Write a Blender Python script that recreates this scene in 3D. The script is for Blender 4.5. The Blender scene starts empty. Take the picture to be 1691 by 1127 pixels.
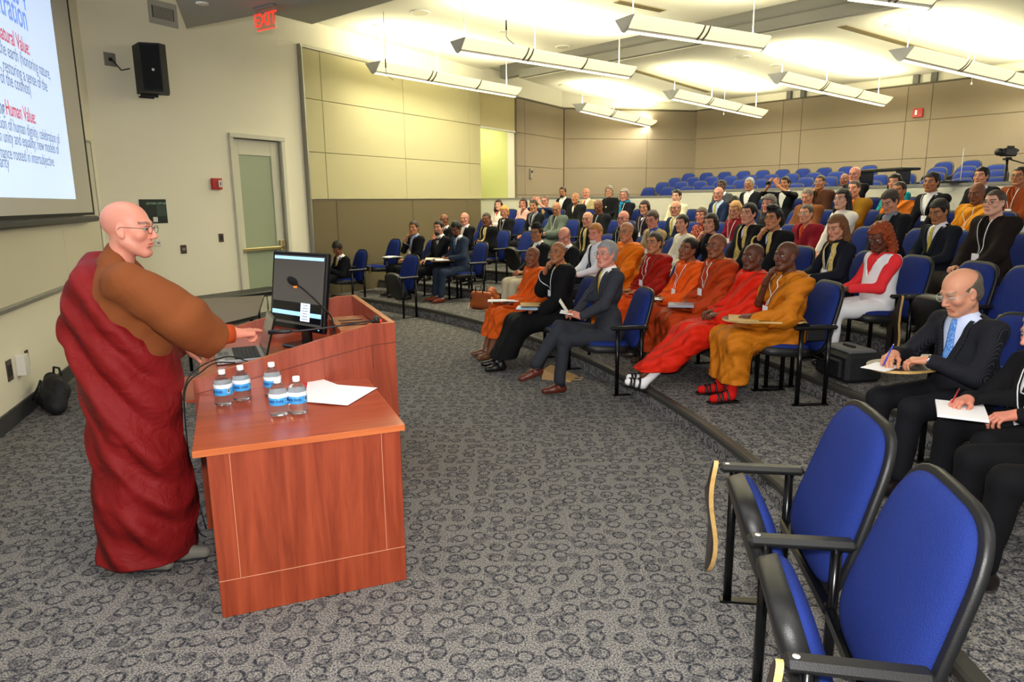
import bpy, math, random
import numpy as np
from mathutils import Vector, Matrix
random.seed(7); RNG = np.random.RandomState(3)
SC = bpy.context.scene
COL = SC.collection
# ------------------------------------------------------------------ camera
F_PX, CX, CY = 1150.0, 845.5, 563.5
PITCH, ROLL, HC = math.radians(11.3), math.radians(0.6), 1.82
_f = np.array([0, math.cos(PITCH), -math.sin(PITCH)]); _r = np.array([1., 0, 0]); _u = np.cross(_r, _f)
CR = _r*math.cos(ROLL) - _u*math.sin(ROLL); CU = _u*math.cos(ROLL) + _r*math.sin(ROLL); CF = _f
EYE = np.array([0, 0, HC])
cam_d = bpy.data.cameras.new('camera'); cam = bpy.data.objects.new('camera', cam_d); COL.objects.link(cam)
cam_d.sensor_width = 36; cam_d.lens = F_PX*36/1691; cam_d.clip_end = 100; cam_d.clip_start = .05
cam.matrix_world = Matrix(((CR[0], CU[0], -CF[0], 0), (CR[1], CU[1], -CF[1], 0), (CR[2], CU[2], -CF[2], HC), (0, 0, 0, 1)))
SC.camera = cam
SC.view_settings.view_transform = 'Standard'; SC.view_settings.look = 'None'
SC.view_settings.gamma = 1.0; SC.view_settings.use_curve_mapping = False
SC.view_settings.exposure = 0.36
# ------------------------------------------------------------------ light
def s2l(c): return c/12.92 if c <= .04045 else ((c+.055)/1.055)**2.4
def hx(h):
    h = h.lstrip('#'); return tuple(s2l(int(h[i:i+2], 16)/255) for i in (0, 2, 4))
W = bpy.data.worlds.new('world'); SC.world = W; W.use_nodes = True
W.node_tree.nodes['Background'].inputs[0].default_value = (1.0, .95, .88, 1)
W.node_tree.nodes['Background'].inputs[1].default_value = 0.62
def area(name, loc, rot, sx, sy, power, color):
    l = bpy.data.lights.new(name, 'AREA'); l.shape = 'RECTANGLE'; l.size = sx; l.size_y = sy; l.energy = power; l.color = color
    o = bpy.data.objects.new(name, l); COL.objects.link(o); o.location = loc; o.rotation_euler = rot; return o
WARM = (1.0, .945, .70)
# camera flash (the photograph shows one) and the room's front fixtures, behind and above the photographer
area('camera_flash', (0.02, -0.02, HC+.20), (math.radians(80), 0, 0), .22, .14, 118, (1, .97, .94))
area('front_ceiling_light', (-1.6, 3.2, 4.6), (0, 0, math.radians(-30)), 3.4,   .5, 45, (1, .94, .84))
area('front_ceiling_light', (1.8, 1.0, 4.6), (0, 0, math.radians(-30)), 3.4, .5, 60, (1, .94, .84))
P_UP, P_DN = 70, 70
# ------------------------------------------------------------------ helpers: geometry of the place
def ray(x, y): return CF*F_PX + CR*(x-CX) - CU*(y-CY)
def G(x, y, z=0.0):
    d = ray(x, y); return EYE + d*((z-HC)/d[2])
def atY(x, y, Y):
    d = ray(x, y); return EYE + d*(Y/d[1])
def wall_hit(x, y, p0, az):
    a = math.radians(az); n = np.array([math.cos(a), -math.sin(a), 0]); d = ray(x, y)
    return EYE + d*(((np.array([p0[0], p0[1], 0])-EYE)@n)/(d@n))
CEN = np.array([-11.05, 2.87])
def on_circle(x, y, r):
    d = ray(x, y); o = -CEN; a = d[:2]@d[:2]; b = 2*o@d[:2]; c = o@o-r*r
    return EYE + d*((-b+math.sqrt(b*b-4*a*c))/(2*a))
# ------------------------------------------------------------------ materials
MATS = {}
def mat(name, color, rough=.6, metal=0., bump=0., bscale=60., emis=None, estr=1., trans=0., spec=.5, sheen=0., var=0., ior=1.45):
    if name in MATS: return MATS[name]
    m = bpy.data.materials.new(name); m.use_nodes = True; nt = m.node_tree; b = nt.nodes['Principled BSDF']
    col = hx(color) if isinstance(color, str) else color
    b.inputs['Base Color'].default_value = (*col, 1); b.inputs['Roughness'].default_value = rough
    b.inputs['Metallic'].default_value = metal; b.inputs['Specular IOR Level'].default_value = spec; b.inputs['IOR'].default_value = ior
    if trans: b.inputs['Transmission Weight'].default_value = trans
    if sheen: b.inputs['Sheen Weight'].default_value = sheen
    if emis: b.inputs['Emission Color'].default_value = (*hx(emis), 1); b.inputs['Emission Strength'].default_value = estr
    if bump or var:
        tc = nt.nodes.new('ShaderNodeTexCoord'); nz = nt.nodes.new('ShaderNodeTexNoise'); nz.inputs['Scale'].default_value = bscale
        nz.inputs['Detail'].default_value = 4; nt.links.new(tc.outputs['Object'], nz.inputs['Vector'])
        if bump:
            bp = nt.nodes.new('ShaderNodeBump'); bp.inputs['Strength'].default_value = bump; bp.inputs['Distance'].default_value = .01
            nt.links.new(nz.outputs['Fac'], bp.inputs['Height']); nt.links.new(bp.outputs[0], b.inputs['Normal'])
        if var:
            mx = nt.nodes.new('ShaderNodeMix'); mx.data_type = 'RGBA'
            mx.inputs[6].default_value = (*[c*(1-var) for c in col], 1); mx.inputs[7].default_value = (*[min(1, c*(1+var)) for c in col], 1)
            nt.links.new(nz.outputs['Fac'], mx.inputs[0]); nt.links.new(mx.outputs[2], b.inputs['Base Color'])
    MATS[name] = m; return m
def drape_mat(name, color, strength=.7, scale=2.2, rough=.62):
    if name in MATS: return MATS[name]
    m = mat(name, color, rough, spec=.25); nt = m.node_tree; b = nt.nodes['Principled BSDF']; N = nt.nodes; L = nt.links
    tc = N.new('ShaderNodeTexCoord'); mp = N.new('ShaderNodeMapping'); mp.inputs['Rotation'].default_value = (.5, .75, .3); L.new(tc.outputs['Object'], mp.inputs[0])
    w = N.new('ShaderNodeTexWave'); w.inputs['Scale'].default_value = scale; w.inputs['Distortion'].default_value = 7.; w.inputs['Detail'].default_value = 3.; w.inputs['Detail Scale'].default_value = .8; L.new(mp.outputs[0], w.inputs['Vector'])
    nz = N.new('ShaderNodeTexNoise'); nz.inputs['Scale'].default_value = 9.; nz.inputs['Detail'].default_value = 5.; nz.inputs['Distortion'].default_value = 1.2; L.new(tc.outputs['Object'], nz.inputs['Vector'])
    ad = N.new('ShaderNodeMath'); ad.operation = 'ADD'; nm = N.new('ShaderNodeMath'); nm.operation = 'MULTIPLY'; nm.inputs[1].default_value = .55; L.new(nz.outputs['Fac'], nm.inputs[0]); L.new(w.outputs['Fac'], ad.inputs[0]); L.new(nm.outputs[0], ad.inputs[1])
    bp = N.new('ShaderNodeBump'); bp.inputs['Strength'].default_value = strength; bp.inputs['Distance'].default_value = .03; L.new(ad.outputs[0], bp.inputs['Height']); L.new(bp.outputs[0], b.inputs['Normal'])
    return m
def cloth(color, rough=.85, bump=.25, sc=14., sheen=.15):
    return mat('cloth_%s_%.2f_%.2f' % (color.strip('#'), rough, bump), color, rough, bump=bump, bscale=sc, spec=.2, sheen=0, var=.10)
def attr_mat(name, rough, bump=0., scale=200., spec=.4):
    m = bpy.data.materials.new(name); m.use_nodes = True; nt = m.node_tree; b = nt.nodes['Principled BSDF']
    a = nt.nodes.new('ShaderNodeAttribute'); a.attribute_name = 'Col'; nt.links.new(a.outputs['Color'], b.inputs['Base Color'])
    b.inputs['Roughness'].default_value = rough; b.inputs['Specular IOR Level'].default_value = spec
    b.inputs['Subsurface Weight'].default_value = 0.0
    if bump:
        tc = nt.nodes.new('ShaderNodeTexCoord'); nz = nt.nodes.new('ShaderNodeTexNoise'); nz.inputs['Scale'].default_value = scale
        nt.links.new(tc.outputs['Object'], nz.inputs['Vector']); bp = nt.nodes.new('ShaderNodeBump'); bp.inputs['Strength'].default_value = bump
        bp.inputs['Distance'].default_value = .003; nt.links.new(nz.outputs['Fac'], bp.inputs['Height']); nt.links.new(bp.outputs[0], b.inputs['Normal'])
    return m
SKIN = attr_mat('skin', .48, .25, 160)
def hair_mat(color):
    n = 'hair_'+color.strip('#')
    if n in MATS: return MATS[n]
    m = mat(n, color, .5, spec=.35); nt = m.node_tree; b = nt.nodes['Principled BSDF']
    tc = nt.nodes.new('ShaderNodeTexCoord'); mp = nt.nodes.new('ShaderNodeMapping'); mp.inputs['Scale'].default_value = (260, 60, 30)
    nz = nt.nodes.new('ShaderNodeTexNoise'); nz.inputs['Scale'].default_value = 1.; nz.inputs['Detail'].default_value = 3
    nt.links.new(tc.outputs['Object'], mp.inputs[0]); nt.links.new(mp.outputs[0], nz.inputs['Vector'])
    bp = nt.nodes.new('ShaderNodeBump'); bp.inputs['Strength'].default_value = .6; bp.inputs['Distance'].default_value = .006
    nt.links.new(nz.outputs['Fac'], bp.inputs['Height']); nt.links.new(bp.outputs[0], b.inputs['Normal'])
    c = hx(color); mx = nt.nodes.new('ShaderNodeMix'); mx.data_type = 'RGBA'
    mx.inputs[6].default_value = (*[q*.55 for q in c], 1); mx.inputs[7].default_value = (*[min(1, q*1.4) for q in c], 1)
    nt.links.new(nz.outputs['Fac'], mx.inputs[0]); nt.links.new(mx.outputs[2], b.inputs['Base Color'])
    return m
def carpet_mat():
    m = bpy.data.materials.new('carpet'); m.use_nodes = True; nt = m.node_tree; N = nt.nodes; L = nt.links; b = N['Principled BSDF']
    g = N.new('ShaderNodeNewGeometry')
    sx_ = N.new('ShaderNodeSeparateXYZ'); cx_ = N.new('ShaderNodeCombineXYZ'); ax_ = N.new('ShaderNodeMath'); ax_.operation = 'ADD'
    L.new(g.outputs['Position'], sx_.inputs[0]); L.new(sx_.outputs['X'], ax_.inputs[0]); L.new(sx_.outputs['Z'], ax_.inputs[1]); L.new(ax_.outputs[0], cx_.inputs['X']); L.new(sx_.outputs['Y'], cx_.inputs['Y'])
    def layer(scale, off, rnd, stops):
        mp = N.new('ShaderNodeMapping'); mp.inputs['Scale'].default_value = (scale,)*3; mp.inputs['Location'].default_value = off; L.new(cx_.outputs[0], mp.inputs[0])
        wn = N.new('ShaderNodeTexNoise'); wn.inputs['Scale'].default_value = 5.; L.new(mp.outputs[0], wn.inputs['Vector'])
        wm = N.new('ShaderNodeMix'); wm.data_type = 'VECTOR'; wm.inputs[0].default_value = .05; L.new(mp.outputs[0], wm.inputs[4]); L.new(wn.outputs['Color'], wm.inputs[5])
        v = N.new('ShaderNodeTexVoronoi'); v.voronoi_dimensions = '2D'; v.inputs['Scale'].default_value = 1.; v.inputs['Randomness'].default_value = rnd; L.new(wm.outputs[1], v.inputs['Vector'])
        r = N.new('ShaderNodeValToRGB'); e = r.color_ramp.elements; e[0].position, e[0].color = stops[0][0], (stops[0][1],)*3+(1,); e[1].position, e[1].color = stops[-1][0], (stops[-1][1],)*3+(1,)
        for p, c in stops[1:-1]: q = e.new(p); q.color = (c, c, c, 1)
        L.new(v.outputs['Distance'], r.inputs[0]); return r.outputs[0]
    a = layer(9.2, (0, 0, 0), .45, [(.0, .0), (.22, .0), (.27, 1.), (.34, 1.), (.39, 0.)])
    c = layer(9.2, (4.6, 4.6, 0), .75, [(.0, .75), (.13, .65), (.17, .25), (.20, .8), (.24, .7), (.30, 0.)])
    mxl = N.new('ShaderNodeMath'); mxl.operation = 'MAXIMUM'; L.new(a, mxl.inputs[0]); L.new(c, mxl.inputs[1])
    nz = N.new('ShaderNodeTexNoise'); nz.inputs['Scale'].default_value = 130.; nz.inputs['Detail'].default_value = 2; L.new(g.outputs['Position'], nz.inputs['Vector'])
    nr = N.new('ShaderNodeValToRGB'); nr.color_ramp.elements[0].position = .36; nr.color_ramp.elements[1].position = .64
    nr.color_ramp.elements[0].color = (*hx('#3b404c'), 1); nr.color_ramp.elements[1].color = (*hx('#9c978f'), 1); L.new(nz.outputs['Fac'], nr.inputs[0])
    nd = N.new('ShaderNodeTexNoise'); nd.inputs['Scale'].default_value = 60.; L.new(g.outputs['Position'], nd.inputs['Vector'])
    mul = N.new('ShaderNodeMath'); mul.operation = 'MULTIPLY'; L.new(mxl.outputs[0], mul.inputs[0])
    nr2 = N.new('ShaderNodeMapRange'); nr2.inputs[1].default_value = .34; nr2.inputs[2].default_value = .58; nr2.inputs[3].default_value = .2; nr2.inputs[4].default_value = .92
    L.new(nd.outputs['Fac'], nr2.inputs[0]); L.new(nr2.outputs[0], mul.inputs[1])
    mx = N.new('ShaderNodeMix'); mx.data_type = 'RGBA'; L.new(mul.outputs[0], mx.inputs[0]); L.new(nr.outputs[0], mx.inputs[6]); mx.inputs[7].default_value = (*hx('#1d2230'), 1)
    L.new(mx.outputs[2], b.inputs['Base Color']); b.inputs['Roughness'].default_value = .95; b.inputs['Specular IOR Level'].default_value = .1
    bp = N.new('ShaderNodeBump'); bp.inputs['Strength'].default_value = .5; bp.inputs['Distance'].default_value = .006; L.new(nz.outputs['Fac'], bp.inputs['Height']); L.new(bp.outputs[0], b.inputs['Normal'])
    return m
CARPET = carpet_mat()
def wood_mat(name, c0, c1, rough=.3, vert=True):
    m = bpy.data.materials.new(name); m.use_nodes = True; nt = m.node_tree; N = nt.nodes; L = nt.links; b = N['Principled BSDF']
    tc = N.new('ShaderNodeTexCoord'); mp = N.new('ShaderNodeMapping'); mp.inputs['Scale'].default_value = (16, 16, 1.1) if vert else (1.6, 16, 16)
    L.new(tc.outputs['Object'], mp.inputs[0]); nz = N.new('ShaderNodeTexNoise'); nz.inputs['Scale'].default_value = 1.3; nz.inputs['Detail'].default_value = 8
    nz.inputs['Roughness'].default_value = .62; nz.inputs['Distortion'].default_value = .7; L.new(mp.outputs[0], nz.inputs['Vector'])
    r = N.new('ShaderNodeValToRGB'); r.color_ramp.elements[0].position = .3; r.color_ramp.elements[1].position = .7
    r.color_ramp.elements[0].color = (*hx(c0), 1); r.color_ramp.elements[1].color = (*hx(c1), 1)
    L.new(nz.outputs['Fac'], r.inputs[0]); L.new(r.outputs[0], b.inputs['Base Color']); b.inputs['Roughness'].default_value = rough
    b.inputs['Coat Weight'].default_value = .12; b.inputs['Coat Roughness'].default_value = .2
    return m
CHERRY = wood_mat('cherry_wood', '#7a2c16', '#a4482a', .36)
CHERRY_H = wood_mat('cherry_wood_flat', '#963c22', '#b0502f', .30, False)
CHERRY_E = wood_mat('cherry_edge_band', '#b0562c', '#c86f3c', .35, False)
TAN_EDGE = wood_mat('plywood_edge', '#c49a55', '#dcb878', .5, False)
def rand_hex_mix(a, b, t): return tuple(a[i]*(1-t)+b[i]*t for i in range(3))
# ------------------------------------------------------------------ mesh helpers
def new_mesh(name, V, Fc, mats=None, smooth=True, fmat=None, cols=None):
    me = bpy.data.meshes.new(name)
    V = np.asarray(V, np.float32).reshape(-1, 3)
    if isinstance(Fc, np.ndarray):
        n, k = Fc.shape; me.vertices.add(len(V)); me.vertices.foreach_set('co', V.ravel())
        me.loops.add(n*k); me.loops.foreach_set('vertex_index', Fc.astype(np.int32).ravel())
        me.polygons.add(n); me.polygons.foreach_set('loop_start', np.arange(0, n*k, k, dtype=np.int32))
        me.update(calc_edges=True)
    else:
        me.from_pydata([tuple(map(float, v)) for v in V], [], [tuple(f) for f in Fc]); me.update()
    if smooth: me.polygons.foreach_set('use_smooth', [True]*len(me.polygons))
    for m in (mats or []): me.materials.append(m)
    if fmat is not None: me.polygons.foreach_set('material_index', np.asarray(fmat, np.int32))
    if cols is not None:
        ca = me.color_attributes.new('Col', 'FLOAT_COLOR', 'POINT')
        c4 = np.ones((len(V), 4), np.float32); c4[:, :3] = cols; ca.data.foreach_set('color', c4.ravel())
    return me
def link(name, me, parent=None):
    o = bpy.data.objects.new(name, me); COL.objects.link(o)
    if parent is not None: o.parent = parent
    return o
def tag(o, label=None, cat=None, group=None, kind=None):
    if label: o['label'] = label
    if cat: o['category'] = cat
    if group: o['group'] = group
    if kind: o['kind'] = kind
    return o
def empty(name, loc=(0, 0, 0), rz=0., label=None, cat=None, group=None):
    o = bpy.data.objects.new(name, None); COL.objects.link(o); o.location = tuple(loc); o.rotation_euler = (0, 0, rz)
    o.empty_display_size = .1
    return tag(o, label, cat, group)
KIDS = {}
def copy_tree(o, parent=None):
    c = o.copy(); COL.objects.link(c); c.parent = parent
    for ch in list(o.children): copy_tree(ch, c)
    return c
class MB:
    def __init__(s): s.V = []; s.F = []; s.M = []; s.mats = []; s.S = []
    def mi(s, m):
        if m not in s.mats: s.mats.append(m)
        return s.mats.index(m)
    def add(s, V, Fc, m, smooth=False):
        b = len(s.V); s.V += [tuple(map(float, v)) for v in V]; k = s.mi(m)
        for f in Fc: s.F.append(tuple(b+i for i in f)); s.M.append(k); s.S.append(smooth)
        return s
    def box(s, c, d, m, R=None, bev=0.):
        c = np.array(c, float); h = np.array(d, float)/2; R = np.eye(3) if R is None else np.array(R)
        if bev <= 0:
            P = [(x, y, z) for x in (-1, 1) for y in (-1, 1) for z in (-1, 1)]
            V = [c + R@(np.array(p)*h) for p in P]
            return s.add(V, [(0, 1, 3, 2), (4, 6, 7, 5), (0, 4, 5, 1), (2, 3, 7, 6), (0, 2, 6, 4), (1, 5, 7, 3)], m)
        V = []; idx = {}
        bev = min(bev, min(h)*.95)
        for i, p in enumerate([(x, y, z) for x in (-1, 1) for y in (-1, 1) for z in (-1, 1)]):
            for a in range(3):
                q = np.array(p)*(h-bev); q[a] = p[a]*h[a]; idx[(p, a)] = len(V); V.append(c+R@q)
        Fc = []
        cyc = [(-1, -1), (1, -1), (1, 1), (-1, 1)]
        def mk(a, sg, uv):
            b_, c_ = [(1, 2), (2, 0), (0, 1)][a]; p = [0, 0, 0]; p[a] = sg; p[b_] = uv[0]; p[c_] = uv[1]; return tuple(p)
        for a in range(3):
            for sg in (-1, 1):
                f = [idx[(mk(a, sg, uv), a)] for uv in cyc]; Fc.append(f if sg > 0 else f[::-1])
        for a in range(3):
            b_, c_ = [(1, 2), (2, 0), (0, 1)][a]
            for u in (-1, 1):
                for w in (-1, 1):
                    p0 = [0, 0, 0]; p1 = [0, 0, 0]; p0[a] = -1; p1[a] = 1; p0[b_] = p1[b_] = u; p0[c_] = p1[c_] = w
                    p0, p1 = tuple(p0), tuple(p1); f = [idx[(p0, b_)], idx[(p1, b_)], idx[(p1, c_)], idx[(p0, c_)]]
                    Fc.append(f if u*w < 0 else f[::-1])
        for p in [(x, y, z) for x in (-1, 1) for y in (-1, 1) for z in (-1, 1)]:
            f = [idx[(p, 0)], idx[(p, 1)], idx[(p, 2)]]; Fc.append(f if p[0]*p[1]*p[2] > 0 else f[::-1])
        return s.add(V, Fc, m)
    def tube(s, pts, r, m, n=10, cap=True):
        pts = [np.array(p, float) for p in pts]; rr = r if hasattr(r, '__len__') else [r]*len(pts); V = []; up = None
        for i, p in enumerate(pts):
            t = pts[min(i+1, len(pts)-1)]-pts[max(i-1, 0)]; t = t/(np.linalg.norm(t)+1e-9)
            if up is None:
                up = np.array([0, 0, 1.]) if abs(t[2]) < .9 else np.array([1., 0, 0])
            a = np.cross(t, up); a /= np.linalg.norm(a)+1e-9; b = np.cross(a, t); up = b
            for k in range(n):
                th = 2*math.pi*k/n; V.append(p + rr[i]*(a*math.cos(th)+b*math.sin(th)))
        Fc = [(i*n+k, i*n+(k+1) % n, (i+1)*n+(k+1) % n, (i+1)*n+k) for i in range(len(pts)-1) for k in range(n)]
        if cap: Fc += [tuple(range(n))[::-1], tuple((len(pts)-1)*n+k for k in range(n))]
        return s.add(V, Fc, m, True)
    def prism(s, poly, z0, z1, m, m_top=None):
        n = len(poly); V = [(x, y, z0) for x, y in poly]+[(x, y, z1) for x, y in poly]
        A = sum(poly[i][0]*poly[(i+1) % n][1]-poly[(i+1) % n][0]*poly[i][1] for i in range(n))
        o = list(range(n)); 
        if A < 0: o = o[::-1]
        s.add(V, [tuple(o[::-1])]+[(o[i], o[(i+1) % n], n+o[(i+1) % n], n+o[i]) for i in range(n)], m)
        s.add(V[n:], [tuple(o)], m_top or m); return s
    def lathe(s, prof, m, n=24, c=(0, 0, 0), a0=0., a1=2*math.pi):
        V = []; full = abs(a1-a0-2*math.pi) < 1e-6; nn = n if full else n+1
        for r, z in prof:
            for k in range(nn):
                th = a0+(a1-a0)*k/n; V.append((c[0]+r*math.cos(th), c[1]+r*math.sin(th), c[2]+z))
        Fc = []
        for i in range(len(prof)-1):
            for k in range(n):
                k2 = (k+1) % nn; Fc.append((i*nn+k, i*nn+k2, (i+1)*nn+k2, (i+1)*nn+k))
        return s.add(V, Fc, m, True)
    def sphere(s, c, r, m, n=12, R=None):
        r = np.array(r if hasattr(r, '__len__') else (r, r, r), float); V = []; R = np.eye(3) if R is None else R
        for i in range(n//2+1):
            ph = math.pi*i/(n//2)
            for k in range(n):
                th = 2*math.pi*k/n; V.append(np.array(c)+R@(r*np.array([math.sin(ph)*math.cos(th), math.sin(ph)*math.sin(th), math.cos(ph)])))
        Fc = [(i*n+k, (i+1)*n+k, (i+1)*n+(k+1) % n, i*n+(k+1) % n) for i in range(n//2) for k in range(n)]
        return s.add(V, Fc, m, True)
    def build(s, name, parent=None, loc=None):
        me = bpy.data.meshes.new(name); me.from_pydata(s.V, [], s.F); me.update()
        for m in s.mats: me.materials.append(m)
        me.polygons.foreach_set('material_index', np.array(s.M, np.int32)); me.polygons.foreach_set('use_smooth', s.S)
        o = link(name, me, parent)
        if loc is not None: o.location = loc
        return o
def rotz(a): c, s = math.cos(a), math.sin(a); return np.array([[c, -s, 0], [s, c, 0], [0, 0, 1.]])
def rotx(a): c, s = math.cos(a), math.sin(a); return np.array([[1., 0, 0], [0, c, -s], [0, s, c]])
def roty(a): c, s = math.cos(a), math.sin(a); return np.array([[c, 0, s], [0, 1., 0], [-s, 0, c]])
def text_obj(name, txt, size, m, parent=None, M=None, extr=.0008, align='LEFT', bold=0.):
    cu = bpy.data.curves.new(name, 'FONT'); cu.body = txt; cu.size = size; cu.extrude = extr; cu.align_x = align; cu.offset = bold
    t = bpy.data.objects.new(name, cu); COL.objects.link(t); bpy.context.view_layer.update()
    me = bpy.data.meshes.new_from_object(t.evaluated_get(bpy.context.evaluated_depsgraph_get()))
    bpy.data.objects.remove(t); bpy.data.curves.remove(cu); me.materials.clear(); me.materials.append(m)
    o = link(name, me, parent)
    if M is not None: o.matrix_local = M
    return o
def frame_M(origin, xdir, ydir):
    x = Vector(xdir).normalized(); y = Vector(ydir).normalized(); z = x.cross(y)
    return Matrix(((x[0], y[0], z[0], origin[0]), (x[1], y[1], z[1], origin[1]), (x[2], y[2], z[2], origin[2]), (0, 0, 0, 1)))
# ------------------------------------------------------------------ signed distance modelling
def seg(a, b, ra, rb, k=.02): return ('c', np.array(a, float), np.array(b, float), ra, rb, k)
def ell(c, r, k=.02, R=None): return ('e', np.array(c, float), np.array(r, float), np.eye(3) if R is None else np.array(R), k)
def sub(c, r, k=.01, R=None): return ('s', np.array(c, float), np.array(r, float), np.eye(3) if R is None else np.array(R), k)
def _ed(p, X, Y, Z):
    c, r, R = p[1], p[2], p[3]; dx, dy, dz = X-c[0], Y-c[1], Z-c[2]
    a = (R[0, 0]*dx+R[1, 0]*dy+R[2, 0]*dz)/r[0]; b = (R[0, 1]*dx+R[1, 1]*dy+R[2, 1]*dz)/r[1]; c_ = (R[0, 2]*dx+R[1, 2]*dy+R[2, 2]*dz)/r[2]
    k0 = np.sqrt(a*a+b*b+c_*c_)+1e-9; k1 = np.sqrt((a/r[0])**2+(b/r[1])**2+(c_/r[2])**2)+1e-9
    return k0*(k0-1)/k1
def pd(p, X, Y, Z):
    if p[0] == 'c':
        a, b = p[1], p[2]; ab = b-a; L2 = ab@ab+1e-12; dx, dy, dz = X-a[0], Y-a[1], Z-a[2]
        t = np.clip((dx*ab[0]+dy*ab[1]+dz*ab[2])/L2, 0, 1)
        return np.sqrt((dx-t*ab[0])**2+(dy-t*ab[1])**2+(dz-t*ab[2])**2)-(p[3]+t*(p[4]-p[3]))
    return _ed(p, X, Y, Z)
def bbox(p):
    if p[0] == 'c':
        r = max(p[3], p[4]); return np.minimum(p[1], p[2])-r, np.maximum(p[1], p[2])+r
    e = np.abs(p[3])@p[2]; return p[1]-e, p[1]+e
def apply(p, D, X, Y, Z):
    if p[0] == 'f': return np.maximum(D, p[1](X, Y, Z))
    if p[0] == 'd': return D+p[1](X, Y, Z)
    k = p[-1]; d = pd(p, X, Y, Z)
    if p[0] == 's':
        h = np.clip(.5-.5*(D+d)/k, 0, 1); return D*(1-h)-d*h+k*h*(1-h)
    h = np.clip(.5+.5*(D-d)/k, 0, 1); return D*(1-h)+d*h-k*h*(1-h)
def ev(prims, X, Y, Z):
    D = np.full(np.broadcast(X, Y, Z).shape, 1.)
    for p in prims: D = apply(p, D, X, Y, Z)
    return D
def sdf_mesh(prims, vox, pad=.03):
    lo = np.full(3, 9.); hi = np.full(3, -9.)
    for p in prims:
        if p[0] in 'ce': a, b = bbox(p); lo = np.minimum(lo, a); hi = np.maximum(hi, b)
    lo -= pad+vox; hi += pad+vox; n = np.ceil((hi-lo)/vox).astype(int)+1
    ax = [(lo[i]+vox*np.arange(n[i])).astype(np.float32) for i in range(3)]; D = np.full(n, 1., np.float32)
    for p in prims:
        if p[0] in 'ces':
            a, b = bbox(p); m = p[-1]+2*vox
            i0 = np.clip(np.floor((a-m-lo)/vox).astype(int), 0, n-1); i1 = np.clip(np.ceil((b+m-lo)/vox).astype(int)+1, 1, n)
            s = tuple(slice(i0[i], i1[i]) for i in range(3))
            D[s] = apply(p, D[s], ax[0][s[0], None, None], ax[1][None, s[1], None], ax[2][None, None, s[2]])
        else: D = apply(p, D, ax[0][:, None, None], ax[1][None, :, None], ax[2][None, None, :]).astype(np.float32)
    for i in range(3):
        for e in (0, -1):
            s = [slice(None)]*3; s[i] = e; D[tuple(s)] = np.maximum(D[tuple(s)], vox*.5)
    return surf_nets(D, lo, vox)
def surf_nets(D, lo, vox):
    ins = D < 0
    cs = [ins[a:ins.shape[0]-1+a, b:ins.shape[1]-1+b, c:ins.shape[2]-1+c] for a in (0, 1) for b in (0, 1) for c in (0, 1)]
    cnt = sum(c.astype(np.int8) for c in cs); act = (cnt > 0) & (cnt < 8); I = np.argwhere(act)
    if len(I) == 0: return np.zeros((0, 3)), np.zeros((0, 4), int)
    idx = np.full(act.shape, -1, np.int64); idx[act] = np.arange(len(I))
    off = [(a, b, c) for a in (0, 1) for b in (0, 1) for c in (0, 1)]
    vals = np.stack([D[I[:, 0]+o[0], I[:, 1]+o[1], I[:, 2]+o[2]] for o in off], 1)
    acc = np.zeros((len(I), 3)); c = np.zeros(len(I))
    for i in range(8):
        for j in range(i+1, 8):
            if sum(abs(off[i][k]-off[j][k]) for k in range(3)) != 1: continue
            vi, vj = vals[:, i], vals[:, j]; m = (vi < 0) != (vj < 0); t = np.where(m, vi/np.where(m, vi-vj, 1), 0)
            pt = np.array(off[i])+t[:, None]*(np.array(off[j])-np.array(off[i])); acc += pt*m[:, None]; c += m
    V = (I+acc/c[:, None])*vox+lo; Q = []
    for a in range(3):
        b, d = (a+1) % 3, (a+2) % 3; s0 = [slice(None)]*3; s1 = [slice(None)]*3; s0[a] = slice(0, -1); s1[a] = slice(1, None)
        A, B = ins[tuple(s0)], ins[tuple(s1)]; E = np.argwhere(A != B)
        E = E[(E[:, b] > 0) & (E[:, d] > 0) & (E[:, b] < D.shape[b]-1) & (E[:, d] < D.shape[d]-1)]
        if len(E) == 0: continue
        eb = np.zeros(3, int); eb[b] = 1; ed = np.zeros(3, int); ed[d] = 1
        q = np.stack([idx[tuple((E-eb-ed).T)], idx[tuple((E-ed).T)], idx[tuple(E.T)], idx[tuple((E-eb).T)]], 1)
        fl = ~A[tuple(E.T)]; q[fl] = q[fl][:, ::-1]; Q.append(q)
    Q = np.concatenate(Q); Q = Q[(Q >= 0).all(1)]; return V, Q
def soft(o_V, Q, it=1):
    V = o_V.copy()
    for _ in range(it):
        acc = np.zeros_like(V); c = np.zeros(len(V))
        for a, b in ((0, 1), (1, 2), (2, 3), (3, 0)):
            np.add.at(acc, Q[:, a], V[Q[:, b]]); np.add.at(c, Q[:, a], 1); np.add.at(acc, Q[:, b], V[Q[:, a]]); np.add.at(c, Q[:, b], 1)
        V = .5*V+.5*acc/np.maximum(c, 1)[:, None]
    return V
def sdf_obj(name, prims, vox, m, parent, sm=1, M=None):
    V, Q = sdf_mesh(prims, vox)
    if sm: V = soft(V, Q, sm)
    if M is not None: V = V@M[0].T+M[1]
    return link(name, new_mesh(name, V, Q, [m]), parent)
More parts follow.
